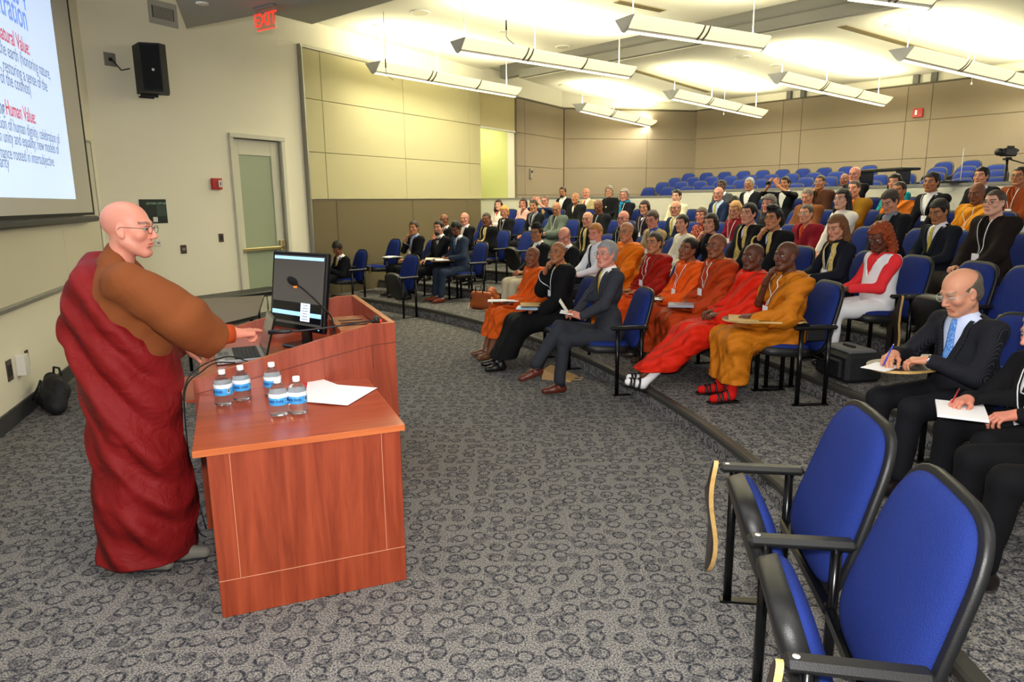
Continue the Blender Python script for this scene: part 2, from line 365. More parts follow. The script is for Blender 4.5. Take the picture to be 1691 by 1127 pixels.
# ------------------------------------------------------------------ people
def euler_head(yaw, pitch, roll=0.):
    return rotz(math.radians(yaw))@rotx(math.radians(pitch))@roty(math.radians(roll))
def add_parts(parts):
    """join (V, Q, cols) blocks into one mesh"""
    V = []; Fq = []; C = []; b = 0
    for v, q, c in parts:
        V.append(v); Fq.append(np.asarray(q)+b); C.append(np.broadcast_to(c, (len(v), 3))); b += len(v)
    return np.concatenate(V), np.concatenate(Fq), np.concatenate(C)
def uv_sphere(c, r, n=12, R=None):
    V = []
    for i in range(n//2+1):
        ph = math.pi*(i+.0)/(n//2)
        for k in range(n):
            th = 2*math.pi*k/n; V.append(np.array([math.sin(ph)*math.cos(th), math.cos(ph), math.sin(ph)*math.sin(th)]))
    V = np.array(V); Q = [(i*n+k, i*n+(k+1) % n, (i+1)*n+(k+1) % n, (i+1)*n+k) for i in range(n//2) for k in range(n)]
    return V, np.array(Q)
def head_prims(s, fem=False, nose=1., jaw=1., fat=0., old=False):
    f = .9 if fem else 1.
    P = [ell((0, -.014, .038), (.074+fat*.3, .096, .082), .02), ell((0, .028, -.028), (.057*f**.5+fat*.5, .060, .080), .035),
         seg((-.050-fat*.4, .004, -.050), (-.018, .068, -.094), .020*jaw+fat*.6, .015, .03), seg((.050+fat*.4, .004, -.050), (.018, .068, -.094), .020*jaw+fat*.6, .015, .03),
         ell((0, .072, -.092), (.022*jaw, .018, .016), .02), seg((-.030, .081, .030), (.030, .081, .030), .009, .009, .018),
         ell((.042, .060, -.018), (.022, .022, .02), .02), ell((-.042, .060, -.018), (.022, .022, .02), .02),
         ell((0, .074, -.052), (.028, .018, .026), .015),
         sub((.0305, .100, .010), (.018, .0125, .0125), .012), sub((-.0305, .100, .010), (.018, .0125, .0125), .012),
         seg((0, .088, .016), (0, .108*1.0+.004*(nose-1), -.022), .0075, .0115*nose, .010), ell((.0115*nose, .098, -.027), (.0085, .010, .0075), .006), ell((-.0115*nose, .098, -.027), (.0085, .010, .0075), .006),
         seg((-.019, .084, -.0505), (0, .0945, -.0485), .0035, .0058, .005), seg((.019, .084, -.0505), (0, .0945, -.0485), .0035, .0058, .005),
         seg((-.017, .084, -.0585), (.0, .0935, -.060), .004, .0068, .005), seg((.017, .084, -.0585), (.0, .0935, -.060), .004, .0068, .005),
         sub((0, .097, -.0545), (.022, .006, .0016), .003),
         sub((0, .087, -.074), (.02, .008, .006), .01)]
    for sx in (-1, 1):
        Re = rotz(sx*.35)@rotx(.15)
        P += [ell((sx*(.074+fat*.4), -.004, -.002), (.0075, .018, .031), .005, Re), ell((sx*(.073+fat*.4), .004, -.024), (.008, .010, .011), .005),
              sub((sx*(.083+fat*.4), .001, .003), (.006, .0095, .018), .003, Re)]
    return [tuple(scale_prim(p, s)) for p in P]
def scale_prim(p, s):
    if p[0] == 'c': return ('c', p[1]*s, p[2]*s, p[3]*s, p[4]*s, p[5]*s)
    return (p[0], p[1]*s, p[2]*s, p[3], p[4]*s)
def head_colors(q, s, skin, shaved, lip, brow, stubble, ht=None):
    sk = np.array(skin); C = np.tile(sk, (len(q), 1)); x, y, z = (q/s).T
    def mixc(m, c): 
        m = np.clip(m, 0, 1)[:, None]; return C*(1-m)+np.array(c)*m
    if shaved > 0:
        hl = z-.02-.62*y; m = np.clip((hl+.0)/.016, 0, 1)*shaved*(z > -.075); C = mixc(m, sk*np.array([.62, .66, .74]))
    red = np.exp(-((x/.016)**2+((z+.026)/.016)**2))*(y > .085); C = mixc(red*.25, sk*np.array([1.1, .75, .7]))
    for sx in (-1, 1):
        ch = np.exp(-(((x-sx*.038)/.02)**2+((z+.022)/.02)**2))*(y > .05); C = mixc(ch*.22, sk*np.array([1.1, .72, .66]))
        bm = (np.abs(z-.0325-.10*(.03-np.abs(x-sx*.031))) < .0055)*(np.abs(x-sx*.031) < .021)*(y > .055); C = mixc(bm*.85, brow)
        em = (np.abs(z-.0195) < .0022)*(np.abs(x-sx*.031) < .0165)*(y > .06); C = mixc(em*.5, sk*.3)
    lm = (np.abs(z+.0550) < .0095-.28*np.abs(x)*.9)*(np.abs(x) < .0235)*(y > .078); C = mixc(lm*.75, lip)
    lc = (np.abs(z+.0545) < .0016)*(np.abs(x) < .021)*(y > .075); C = mixc(lc*.8, sk*.25)
    nm = (((np.abs(x)-.007)/.0045)**2+((y-.103)/.006)**2 < 1)*(z < -.031)*(z > -.040); C = mixc(nm*.8, sk*.15)
    if stubble > 0:
        m = ((z < -.036)*(y > .0)*(z > -.11)).astype(float)*stubble; C = mixc(m*(1-lm), sk*np.array([.7, .7, .74]))
    return C
HAIRCUT = {
 'short': (.011, None), 'fringe': (.005, .040), 'long': (.016, None), 'bob': (.018, None), 'curly': (.024, None), 'tall': (.012, None), 'bun': (.012, None), 'thin': (.005, None), 'buzz': (.003, None)}
def hair_prims(kind, s):
    t, top = HAIRCUT[kind]
    P = [ell((0, -.016, .040), (.076+t*.62, .098+t, .083+t*1.05), .02), ell((0, -.048, -.028), (.060+t*.6, .050+t*.8, .055), .03)]
    if kind == 'tall': P += [ell((0, .040, .128), (.052, .060, .038), .03), ell((0, -.02, .125), (.045, .05, .028), .03)]
    if kind == 'bun': P += [ell((0, -.125, .03), (.035, .03, .035), .012)]
    if kind in ('long', 'curly'):
        for sx in (-1, 1): P += [seg((sx*.078, -.018, .03), (sx*.088, -.03, -.12), .026, .030, .03), seg((sx*.088, -.03, -.12), (sx*.082, .01 if kind == 'long' else .0, -.235), .030, .018, .03)]
        P += [ell((0, -.082, -.10), (.095, .040, .15), .04)]
    if kind == 'bob':
        for sx in (-1, 1): P += [seg((sx*.078, -.012, .03), (sx*.082, -.005, -.075), .024, .018, .03)]
        P += [ell((0, -.072, -.045), (.085, .04, .06), .04)]
    P = [scale_prim(p, s) for p in P]
    if kind in ('short', 'fringe', 'tall', 'bun', 'thin', 'buzz'):
        def cut(X, Y, Z):
            ax = np.abs(X)/s; y = Y/s; z = Z/s
            zf = .072-.9*np.clip(ax-.045, 0, 1)          # front hairline, lower at the temples
            a = np.minimum(y-(.030+.30*np.clip(z, 0, .06)+.2*np.clip(.06-ax, 0, .05)), zf-z)     # face opening
            b_ = np.minimum(y+.024, -.014-z)               # below the sideburns, in front of the nape
            c_ = (-.078-.25*np.clip(-y-.05, 0, 1))-z                                  # nape
            return np.maximum(np.maximum(a, b_), c_)*s*.85
        P.append(('f', cut))
        for sx in (-1, 1): P.append(sub((sx*.092*s, -.004*s, -.004*s), (.022*s, .019*s, .031*s), .003))
    else:
        P.append(('f', lambda X, Y, Z: np.minimum(np.minimum(Y-.012*s, .072*s-Z-.10*np.abs(X)*0), .070*s-np.abs(X) if kind != 'x' else 1)))
    if top: P.append(('f', lambda X, Y, Z: np.maximum(Z-top*s+.35*Y, -1.)))
    a = .0012 if kind in ('buzz', 'thin', 'fringe') else .0020
    if kind == 'curly': P.append(('d', lambda X, Y, Z: .010*np.sin(X*95+np.sin(Z*70)*1.5)*np.sin(Z*85+X*20)*np.sin(Y*90+1)))
    else: P.append(('d', lambda X, Y, Z: a*np.sin(X*300+np.sin(Z*50)*2.5+np.sin(Y*45)*3)+a*.9*np.sin(X*70+Y*40+Z*30)))
    return P
def glasses_mesh(m, s, x=1.):
    b = MB()
    for sx in (-1, 1):
        c = np.array([sx*.0325, .1045, .008]); pts = []
        for k in range(17):
            t = 2*math.pi*k/16; pts.append((c+np.array([.0225*math.copysign(abs(math.cos(t))**.75, math.cos(t)), -.004*abs(math.cos(t)), .0155*math.copysign(abs(math.sin(t))**.75, math.sin(t))]))*s)
        b.tube(pts, .0013*s*x, m, 6)
        b.tube([np.array((sx*.055, .100, .012))*s, np.array((sx*.074, .075, .014))*s, np.array((sx*.083, .0, .014))*s, np.array((sx*.082, -.012, .002))*s], .0013*s*x, m, 6)
    b.tube([np.array((-.0105, .104, .011))*s, np.array((0, .1075, .014))*s, np.array((.0105, .104, .011))*s], .0013*s*x, m, 6)
    return b
def hand_prims(w, d, n, side, curl=(25, 35, 20), s=1., idx_curl=None, thumb_out=.6, spread=1.):
    d = np.array(d, float); d /= np.linalg.norm(d); n = np.array(n, float); n = n-d*(n@d); n /= np.linalg.norm(n)
    t = np.cross(d, n)*side; w = np.array(w, float); P = [seg(w-d*.03, w+d*.02, .026*s, .024*s, .01)]
    offs = (.028, .0095, -.010, -.027); kd = (.086, .090, .085, .077); fl = (.070, .078, .073, .057); rr = (.0092, .0096, .0090, .0080)
    for i in range(4):
        k0 = w+(t*offs[i]+d*kd[i]-n*.004)*s; P.append(seg(w+t*offs[i]*.62*s+d*.012*s, k0, .0150*s, .0118*s, .014))
        cc = curl if (i or idx_curl is None) else idx_curl; ang = 0.; p = k0; sp = (.10, .02, -.05, -.13)[i]*spread
        for j, q in enumerate((.46, .30, .24)):
            ang += math.radians(cc[j]+i*2*(cc[0] > 12)); v = d*math.cos(ang)+n*math.sin(ang)+t*sp; v /= np.linalg.norm(v)
            p2 = p+v*fl[i]*q*s; r0 = rr[i]*(1-.07*j)*s; P.append(seg(p, p2, r0, r0*.92, .004)); p = p2
    b0 = w+(t*.020+d*.020+n*.006)*s; v1 = t*thumb_out+d*.75+n*.35; v1 /= np.linalg.norm(v1); b1 = b0+v1*.045*s
    v2 = t*thumb_out*.35+d*.95+n*.35; v2 /= np.linalg.norm(v2); b2 = b1+v2*.032*s; b3 = b2+(v2+n*.25)*.026*s
    P += [seg(b0, b1, .0165*s, .0125*s, .012), seg(b1, b2, .0115*s, .0100*s, .005), seg(b2, b3, .0098*s, .0085*s, .004)]
    return P
def ik(a, c, l1, l2, pole):
    a, c = np.array(a, float), np.array(c, float); v = c-a; d = np.linalg.norm(v); 
    if d > (l1+l2)*.999: c = a+v/d*(l1+l2)*.999; d = (l1+l2)*.999; v = c-a
    u = v/d; x = (l1*l1-l2*l2+d*d)/(2*d); h = math.sqrt(max(l1*l1-x*x, 0)); p = np.array(pole, float); p = p-u*(p@u); p /= np.linalg.norm(p)+1e-9
    return a+u*x+p*h, c
def skeleton(zt, lean=0., **o):
    nb = zt-.138; S = {}
    hl = .52; ln = math.radians(lean)
    def up(x, y, z): 
        dz = z-hl; return np.array([x, y+dz*math.sin(ln), hl+dz*math.cos(ln)])
    nbz = hl+(nb-hl)/math.cos(ln)
    S['neck'] = up(0, -.045, nbz); S['chest'] = up(0, -.03, nbz-.17); S['belly'] = up(0, -.005, .68)
    S['head'] = S['neck']+np.array([0, .045+.05*math.sin(ln), .138])
    w = o.get('sw', .192)
    for k, sx in (('L', -1), ('R', 1)):
        S['sh'+k] = up(sx*w, -.045, nbz-.065); S['hip'+k] = np.array([sx*.095, .0, .53]); S['knee'+k] = np.array([sx*.13, .46, .50]); S['ank'+k] = np.array([sx*.13, .50, .10])
        S['wr'+k] = np.array([sx*.10, .27, .66]); S['hd'+k] = np.array([-sx*.35, .9, -.05]); S['hn'+k] = np.array([-sx*.2, 0, -1.]); S['pole'+k] = np.array([sx*.6, -.3, -.7]); S['toe'+k] = np.array([sx*.1, 1., 0.])
    for k, v in o.items():
        if k in S: S[k] = np.array(v, float)
    for k in 'LR': S['el'+k], S['wr'+k] = ik(S['sh'+k], S['wr'+k], .28, .25, S['pole'+k])
    return S
def torso_prims(S, g=0., w=1., fat=0.):
    w = w*1.07
    P = [ell(.5*(S['hipL']+S['hipR'])+np.array([0, -.01, .03]), (.17*w+g, .13+g+fat*.5, .12+g), .04), ell(S['belly'], (.150*w+g+fat*.5, .115+g+fat, .17+g), .06),
         ell(S['chest'], (.160*w+g, .110+g, .17+g), .06), seg(S['shL'], S['shR'], .055+g, .055+g, .07),
         seg(S['chest']+np.array([0, 0, .10]), S['neck']+np.array([0, .0, -.01]), .09+g, .062+g, .05)]
    return P
def sleeve(S, k, r0=.060, r1=.052, r2=.042, stop=.02, kk=.03):
    e, w = S['el'+k], S['wr'+k]; d = (w-e)/np.linalg.norm(w-e)
    return [seg(S['sh'+k], e, r0, r1, kk), seg(e, w-d*stop, r1, r2, kk)]
def folds(A, f, dirv, warp=1., seed=0.):
    dx, dy, dz = dirv
    def fn(X, Y, Z):
        u = X*dx+Y*dy+Z*dz; v = X*dz-Z*dx+Y*.3
        t = u*f+warp*np.sin(v*5+seed)+.6*np.sin(v*13+seed*2); q = np.sin(t); w = u*f*.47+2*np.sin(v*3+seed)
        return A*(1.1*(.5-np.abs(np.sin(t*.5)))*1.6+.5*np.sin(w)+.3*np.sin(u*f*2.1+warp*2*np.sin(v*4.+1+seed)))
    return ('d', fn)
def trace(prims, xs, zs, y0=.6, off=.004, sgn=-1):
    xs = np.asarray(xs, float); zs = np.asarray(zs, float); y = np.full(xs.shape, y0)
    for _ in range(60):
        d = ev(prims, xs, y, zs); y = y+sgn*np.clip(d, -.05, .08)*.8
        if y.min() < -.5: y = np.maximum(y, -.5)
    return y-sgn*off
def ribbon(prims, pts, w0, w1=None, th=.003, y0=.5, off=.003, xwid=True):
    w1 = w0 if w1 is None else w1; pts = np.array(pts, float); n = max(8, int(np.sum(np.linalg.norm(np.diff(pts, axis=0), axis=1))/.02))
    t = np.linspace(0, len(pts)-1, n); X = np.interp(t, range(len(pts)), pts[:, 0]); Z = np.interp(t, range(len(pts)), pts[:, 1])
    tx = np.gradient(X); tz = np.gradient(Z); L = np.hypot(tx, tz)+1e-9; nx, nz = -tz/L, tx/L; w = np.interp(np.arange(n), [0, n-1], [w0, w1])/2
    V = []; m = 5
    for j in range(m):
        q = -1+2*j/(m-1); x = X+nx*w*q; z = Z+nz*w*q; V.append(np.stack([x, trace(prims, x, z, y0, off), z], 1))
    V = np.stack(V, 1); Vb = V.copy(); V[:, :, 1] += th; V = np.concatenate([V.reshape(-1, 3), Vb.reshape(-1, 3)]); F_ = []; N = n*m
    for i in range(n-1):
        for j in range(m-1):
            a = i*m+j; F_ += [(a, a+1, a+m+1, a+m), (N+a, N+a+m, N+a+m+1, N+a+1)]
        for a, b in ((i*m, (i+1)*m), ((i+1)*m+m-1, i*m+m-1)): F_.append((a, b, N+b, N+a))
    F_ += [(j, N+j, N+j+1, j+1) for j in range(m-1)]+[((n-1)*m+j+1, N+(n-1)*m+j+1, N+(n-1)*m+j, (n-1)*m+j) for j in range(m-1)]
    return V, np.array(F_)
def shoe(parent, a, toe, m, vox=.008, name='shoe', down=0., sole=True):
    t = np.array(toe, float); t /= np.linalg.norm(t); z = np.array([0, 0, 1.]); s = a*1.0
    h = a-z*.055
    P = [seg(h-t*.035, h+t*.05, .038, .040, .02), seg(h+t*.05-z*.006, h+t*.15-z*.012, .041, .033, .03), seg(h-t*.01+z*.01, h+z*.045-t*.01, .042, .040, .02)]
    b0 = h[2]-.034; P.append(('f', lambda X, Y, Z: b0-Z-((X-h[0])*t[0]+(Y-h[1])*t[1]+0.)*(-t[2])*1.05))
    return sdf_obj(name, P, vox, m, parent, 1)
SKINS = dict(fair='#d9a48c', light='#c98e72', ruddy='#cf8a76', tan='#b57a55', olive='#a56c48', brown='#7d4a30', deep='#5a3222', dark='#43261b')
def person_common(root, S, sp, hero=False):
    """body, hair and glasses"""
    near = sp.get('near', 0); sk = hx(SKINS[sp.get('skin', 'light')]); hs = sp.get('hs', 1.0)*(1.03 if not sp.get('standing') else 1.); Rh = S['Rh']; Hc = S['head']
    hk = sp.get('hair', ('shaved', '#2a2420')); brow = np.array(hx(hk[1]))*.8 if hk[0] != 'shaved' else np.array(sk)*.35
    if sp.get('brow'): brow = np.array(hx(sp['brow']))
    vx = .0030 if near > 1 else (.0036 if near else .0050)
    hp = head_prims(hs, sp.get('fem', False), sp.get('nose', 1.), sp.get('jaw', 1.), sp.get('fat', 0.)*.2)
    nbl = Rh.T@(S['neck']+np.array([0, .0, -.03])-Hc)
    hp += [seg(np.array([0, -.022, -.045])*hs, nbl, .050*hs, .056*hs, .022)] if not sp.get('fem') else [seg(np.array([0, -.022, -.045])*hs, nbl, .043*hs, .048*hs, .022)]
    V, Q = sdf_mesh(hp, vx*hs); V = soft(V, Q, 1)
    C = head_colors(V, hs, sk, sp.get('shave', .55 if hk[0] == 'shaved' else 0.), hx(sp['lips']) if sp.get('lips') else np.array(sk)*np.array([.85, .52, .50]), brow, sp.get('stub', 0.))
    parts = [(V@Rh.T+Hc, Q, C)]
    for sx in (-1, 1):
        v, q = uv_sphere(0, 1, 14); dirv = np.array([0, 1, sp.get('gaze', -.05)]); dirv /= np.linalg.norm(dirv)
        d = v@dirv; c = np.where((d > .80)[:, None], np.array([.012, .008, .006]), np.array([.36, .33, .30]))
        vv = (v*np.array([.0135, .0122, .0082])+np.array([sx*.0315, .0775, .0090]))*hs; parts.append((vv@Rh.T+Hc, q, c))
    hv = .0034 if near else .0058
    for k, sx in (('L', -1), ('R', 1)):
        if sp.get('nohand'+k): continue
        w = S['wr'+k]; hd = S['hd'+k]; hnp = sp.get('hand'+k, {})
        P = hand_prims(w, hd, S['hn'+k], sx, **({'curl': (28, 38, 22)} | hnp))
        e = S['el'+k]; dv = (e-w)/np.linalg.norm(e-w); P.append(seg(w+dv*.0, w+dv*sp.get('bare'+k, .05), .025, .029, .012))
        if sp.get('bare'+k, 0) > .15: P.append(seg(w+dv*sp['bare'+k], e, .030, .036, .02))
        v, q = sdf_mesh(P, hv); v = soft(v, q, 1); parts.append((v, q, np.array(sk)*np.array([1.0, .93, .9])))
    inner = [ell(S['chest'], (.11, .06, .13), .05), ell(S['belly'], (.10, .06, .14), .05), seg(S['chest'], S['neck'], .05, .045, .05)]
    for k in 'LR':
        inner += [seg(S['sh'+k]*.96+S['chest']*.04, S['el'+k], .034, .030, .03), seg(S['el'+k], S['wr'+k], .030, .022, .02)]
        if not sp.get('standing'):
            inner += [seg(S['hip'+k], S['knee'+k], .06, .045, .03)]
            if sp.get('shin'): inner += [seg(S['knee'+k], S['ank'+k], .048, .034, .03), seg(S['ank'+k]+np.array([0, -.02, -.045]), S['ank'+k]+S['toe'+k]*.16+np.array([0, 0, -.065]), .034, .026, .02)]
            else: inner += [seg(S['knee'+k], S['ank'+k]+np.array([0, 0, .04]), .035, .028, .03)]
    v, q = sdf_mesh(inner, .014 if near else .02); parts.append((v, q, np.array(sk)))
    V, Q, C = add_parts(parts); link('body', new_mesh('body', V, Q, [SKIN], cols=C), root)
    if hk[0] != 'shaved':
        v, q = sdf_mesh(hair_prims(hk[0], hs), .0042 if near else .0065); v = soft(v, q, 1); v = v@Rh.T+Hc
        o = link('hair', new_mesh('hair', v, q, [hair_mat(hk[1])]), root)
    if sp.get('beard'):
        P = [seg((-.058, .0, -.040), (-.022, .066, -.090), .012, .020, .02), seg((.058, .0, -.040), (.022, .066, -.090), .012, .020, .02), ell((0, .078, -.092), (.034, .024, .034), .02), seg((-.02, .088, -.038), (.02, .088, -.038), .008, .008, .01),
             sub((0, .104, -.055), (.024, .018, .009), .006), ('d', lambda X, Y, Z: .0015*np.sin(X*400+Z*150))]
        v, q = sdf_mesh([scale_prim(p, hs) if p[0] in 'ces' else p for p in P], .0045); link('beard', new_mesh('beard', v@Rh.T+Hc, q, [hair_mat(sp['beard'])]), root)
    if sp.get('specs'):
        b = glasses_mesh(mat('specs_'+sp['specs'], sp['specs'], .3, .5), hs, 1.5 if not near else 1.0); b.V = [tuple(Rh@np.array(v)+Hc) for v in b.V]; b.build('glasses', root)
    if sp.get('cap'):
        P = [ell((0, -.012, .095), (.082, .102, .040), .02), ell((0, -.01, .135), (.05, .085, .035), .03), ('f', lambda X, Y, Z: .055-Z-.15*Y)]
        v, q = sdf_mesh(P, .006); link('cap', new_mesh('cap', v@Rh.T+Hc, q, [cloth('#15161a')]), root)
    return V
def make_person(sp):
    """seated figure; sp: dict of look and pose"""
    row, px, py = sp['row'], sp['px'], sp['py']; R_ = sp.get('r', ROW_R[row]); h = on_circle(px, py, R_); zf = sp.get('zf', ROW_Z[row])
    fc = face_angle(h[:2])+math.radians(sp.get('turn', 0)); f = np.array([math.cos(fc), math.sin(fc)]); rz = fc-math.pi/2
    zt = float(np.clip(h[2]-zf, 1.02, 1.36)); lean = sp.get('lean', 3)
    S = skeleton(zt, lean, **{k: v for k, v in sp.items() if k in ('sw', 'wrL', 'wrR', 'kneeL', 'kneeR', 'ankL', 'ankR', 'hdL', 'hdR', 'hnL', 'hnR', 'poleL', 'poleR', 'toeL', 'toeR')})
    A = sp.get('arms', 'lap')
    def redo(k): S['el'+k], S['wr'+k] = ik(S['sh'+k], S['wr'+k], .28, .25, S['pole'+k])
    if 'chin' in A:
        k, sx = ('R', 1) if 'chinR' in A else ('L', -1)
        S['wr'+k] = S['head']+np.array([sx*.05, .13, -.20]); S['hd'+k] = np.array([-sx*.35, -.25, .9]); S['hn'+k] = np.array([-sx*.4, -1., -.2]); S['pole'+k] = np.array([sx*.3, .4, -1]); redo(k)
    if A == 'write':
        for k, sx in (('L', -1), ('R', 1)): S['wr'+k] = np.array([sx*.11, .33, .745]); S['hd'+k] = np.array([-sx*.6, .75, -.15]); redo(k)
    if A == 'photo':
        for k, sx in (('L', -1), ('R', 1)): S['wr'+k] = S['head']+np.array([sx*.10, .26, -.02]); S['hd'+k] = np.array([-sx*.4, .2, .85]); S['hn'+k] = np.array([-sx*.5, -.8, 0]); S['pole'+k] = np.array([sx*.9, 0, -.5]); redo(k)
    if A == 'fold':
        for k, sx in (('L', -1), ('R', 1)): S['wr'+k] = np.array([-sx*.02, .20+.03*sx, .80]); S['hd'+k] = np.array([-sx*1., .15, 0]); redo(k)
    # head turn: towards the speaker
    spk = np.array([-1.9, 3.4]); want = math.atan2(spk[1]-h[1], spk[0]-h[0]); dy = math.degrees((want-fc+math.pi) % (2*math.pi)-math.pi)
    yaw = max(-40, min(40, dy*.8))+sp.get('yaw', 0); S['Rh'] = euler_head(yaw, sp.get('pitch', 0), sp.get('roll', 0))
    root = empty('person', (0, 0, 0), rz, sp['label'], 'person')
    hl = rotz(rz)@S['head']; root.location = (h[0]-hl[0], h[1]-hl[1], zf)
    person_common(root, S, sp)
    near = sp.get('near', 0); cv = .0095 if near > 1 else (.011 if near else .017)
    kind = sp['wear']; c1 = sp.get('c1', '#23252b'); c2 = sp.get('c2', '#f2f2f4'); c3 = sp.get('c3'); fat = sp.get('fat', 0.)
    m1 = sp.get('m1') or cloth(c1, bump=.35 if 'robe' in kind else .18); m2 = cloth(c2 or '#888888', .8, .12)
    NK = S['neck']
    # lower half
    lower = sp.get('low', c1); ml = cloth(lower) if kind != 'robe' else m1
    if sp.get('mlow'): ml = sp['mlow']
    if kind in ('robe', 'koromo', 'dress'):
        hem = sp.get('hem', .13); P = [ell(.5*(S['hipL']+S['hipR']), (.20, .15, .12), .05)]
        for k in 'LR':
            an = S['ank'+k]; kn = S['knee'+k]; P += [seg(S['hip'+k]+np.array([0, 0, .02]), kn+np.array([0, .01, .01]), .108, .092, .07), seg(kn, an+np.array([0, -.02, -.02]), .092, .115, .09)]
        mid = .5*(S['kneeL']+S['kneeR']); ma = .5*(S['ankL']+S['ankR']); P += [seg(.5*(S['hipL']+S['hipR']), mid, .10, .088, .08), seg(mid, ma+np.array([0, -.03, 0]), .085, .12, .08)]
        P += [folds(.013 if kind == 'robe' else .006, 34, (.85, .5, -.35), 1.3, px*.1), ('f', lambda X, Y, Z: hem-Z), ('f', lambda X, Y, Z: Z-.75)]
        sdf_obj('robe_skirt' if kind != 'dress' else 'skirt', P, cv, ml, root)
    else:
        P = [ell(.5*(S['hipL']+S['hipR']), (.165, .125, .105), .05)]
        for k in 'LR':
            an = S['ank'+k]; kn = S['knee'+k]; P += [seg(S['hip'+k], kn, .090, .070, .04), seg(kn, an+np.array([0, 0, .03]), .068, .054, .03)]
        zc = min(S['ankL'][2], S['ankR'][2])-.02
        P += [folds(.003, 40, (.2, .6, -.6), 1.2, px*.1)]
        sdf_obj('trousers', P, cv, ml, root)
    if row <= 2 or near:
        sc = sp.get('shoes', '#1a1414'); ms = mat('shoe_'+sc.strip('#'), sc, .35)
        for k in 'LR':
            if not sp.get('sandal'): shoe(root, S['ank'+k], S['toe'+k], ms); continue
            t = S['toe'+k]/np.linalg.norm(S['toe'+k]); sd = np.cross(t, [0, 0, 1.]); sd /= np.linalg.norm(sd); un_ = np.cross(sd, t); a = S['ank'+k]-un_*.055
            R3 = np.stack([sd, t, un_], 1); b = MB(); b.box(a+t*.06-un_*.040, (.095, .27, .018), ms, R3, .008)
            for d0, hh in ((.085, .074), (.115, .066), (.03, .09)): b.tube([a+t*d0+sd*q_*.050+un_*(hh*(1-q_*q_)-.032) for q_ in (-1, -.8, -.5, -.2, 0, .2, .5, .8, 1)], .012, ms, 8)
            b.tube([a-t*.03+sd*q_*.046+un_*(.02) for q_ in (-1, -.5, 0, .5, 1)], .006, ms, 6); b.build('sandal', root)
        if sp.get('socks'):
            for k in 'LR': sdf_obj('sock', [seg(S['ank'+k]+np.array([0, -.01, -.03]), S['ank'+k]+.38*(S['knee'+k]-S['ank'+k]), .041, .048, .02), seg(S['ank'+k]+np.array([0, 0, -.045]), S['ank'+k]+S['toe'+k]*(.15 if sp.get('sandal') else .05)+np.array([0, 0, -.06 if sp.get('sandal') else -.05]), .040 if sp.get('sandal') else .030, .034 if sp.get('sandal') else .028, .03)], .008, cloth(sp['socks'], .9, .1), root)
    # upper half
    g = .010; T = torso_prims(S, g, sp.get('w', 1.), fat); nbz = NK[2]; chy = S['chest'][1]; zb = nbz-sp.get('vee', .30)
    base = torso_prims(S, -.004, sp.get('w', 1.), fat)+[seg(NK+np.array([0, .004, -.05]), NK+np.array([0, .012, .035]), .066, .056, .02)]
    def vcut(slope, x0=.006, zb_=None, side=0.):
        z0 = zb if zb_ is None else zb_
        return ('f', lambda X, Y, Z: np.minimum(np.minimum(x0+(Z-z0)*slope-np.abs(X-side), Y-chy-.01), Z-z0))
    outer = None
    if kind == 'suit':
        outer = T+sleeve(S, 'L')+sleeve(S, 'R')+[('f', lambda X, Y, Z: Z-(nbz+.012)), folds(.0028, 42, (.5, .2, .8), 1.2, px*.2), vcut(.36)]
        sdf_obj('jacket', outer, cv, m1, root); shirt = base+[('f', lambda X, Y, Z: .70-Z), ('f', lambda X, Y, Z: Z-(nbz+.035+.3*(S['neck'][1]-Y)))]
        sdf_obj('shirt', shirt, .010 if near else .013, m2, root)
        if c3:
            zt_ = nbz-.015; V, Q = ribbon(shirt, [(0, zt_), (0, zb-.04)], .034, .075, .006); link('tie', new_mesh('tie', V, Q, [sp.get('mt') or cloth(c3, .5, .1)]), root)
        if near or row <= 2:
            full = [p for p in outer if p is not outer[-1]]
            for sx in (-1, 1):
                V, Q = ribbon(full, [(sx*.100, nbz-.012), (sx*.088, nbz-.10), (sx*.022, zb-.01)], .020, .045, .006, off=.001); link('lapel', new_mesh('lapel', V, Q, [m1]), root)
        if sp.get('cuffs', near):
            for k in 'LR':
                d = S['wr'+k]-S['el'+k]; d /= np.linalg.norm(d); b = MB(); b.tube([S['wr'+k]-d*.04, S['wr'+k]-d*.004], [.037, .035], m2, 16); b.build('shirt_cuff', root)
        full = [p for p in outer if p is not outer[-1]]
    elif kind == 'shirt' or kind == 'top':
        outer = T+sleeve(S, 'L', .054, .046, .036)+sleeve(S, 'R', .054, .046, .036)+[('f', lambda X, Y, Z: .50-Z), ('f', lambda X, Y, Z: Z-(nbz+.012)), folds(.0035, 38, (.5, .2, .8), 1.2, px*.2)]
        full = list(outer)
        if sp.get('vneck'):
            outer.append(vcut(.5, .0, nbz-sp['vneck']))
        sdf_obj('sweater' if kind == 'top' else 'shirt', outer, cv, m1, root)
        if sp.get('vneck'): sdf_obj('undershirt', base+[('f', lambda X, Y, Z: .70-Z), ('f', lambda X, Y, Z: Z-(nbz-.02)), vcut(.6, .0, nbz-sp['vneck']*.4)], .012, m2, root)
        if kind == 'shirt':
            b = MB(); b.lathe([(.060, 0), (.056, .035), (.064, .012)], m1, 20, NK+np.array([0, .006, .0])); b.build('collar', root)
            if c3: V, Q = ribbon(full, [(0, nbz-.01), (0, .66)], .034, .075, .005); link('tie', new_mesh('tie', V, Q, [cloth(c3, .5, .1)]), root)
        if sp.get('vest'):
            vp = torso_prims(S, .020, sp.get('w', 1.), fat)+[('f', lambda X, Y, Z: .50-Z), ('f', lambda X, Y, Z: Z-nbz), ('f', lambda X, Y, Z: np.abs(X)-.185), vcut(.45, .0, nbz-.22)]
            sdf_obj('vest', vp, cv, cloth(sp['vest'], .8, .2), root)
    elif kind in ('koromo', 'robe', 'dress'):
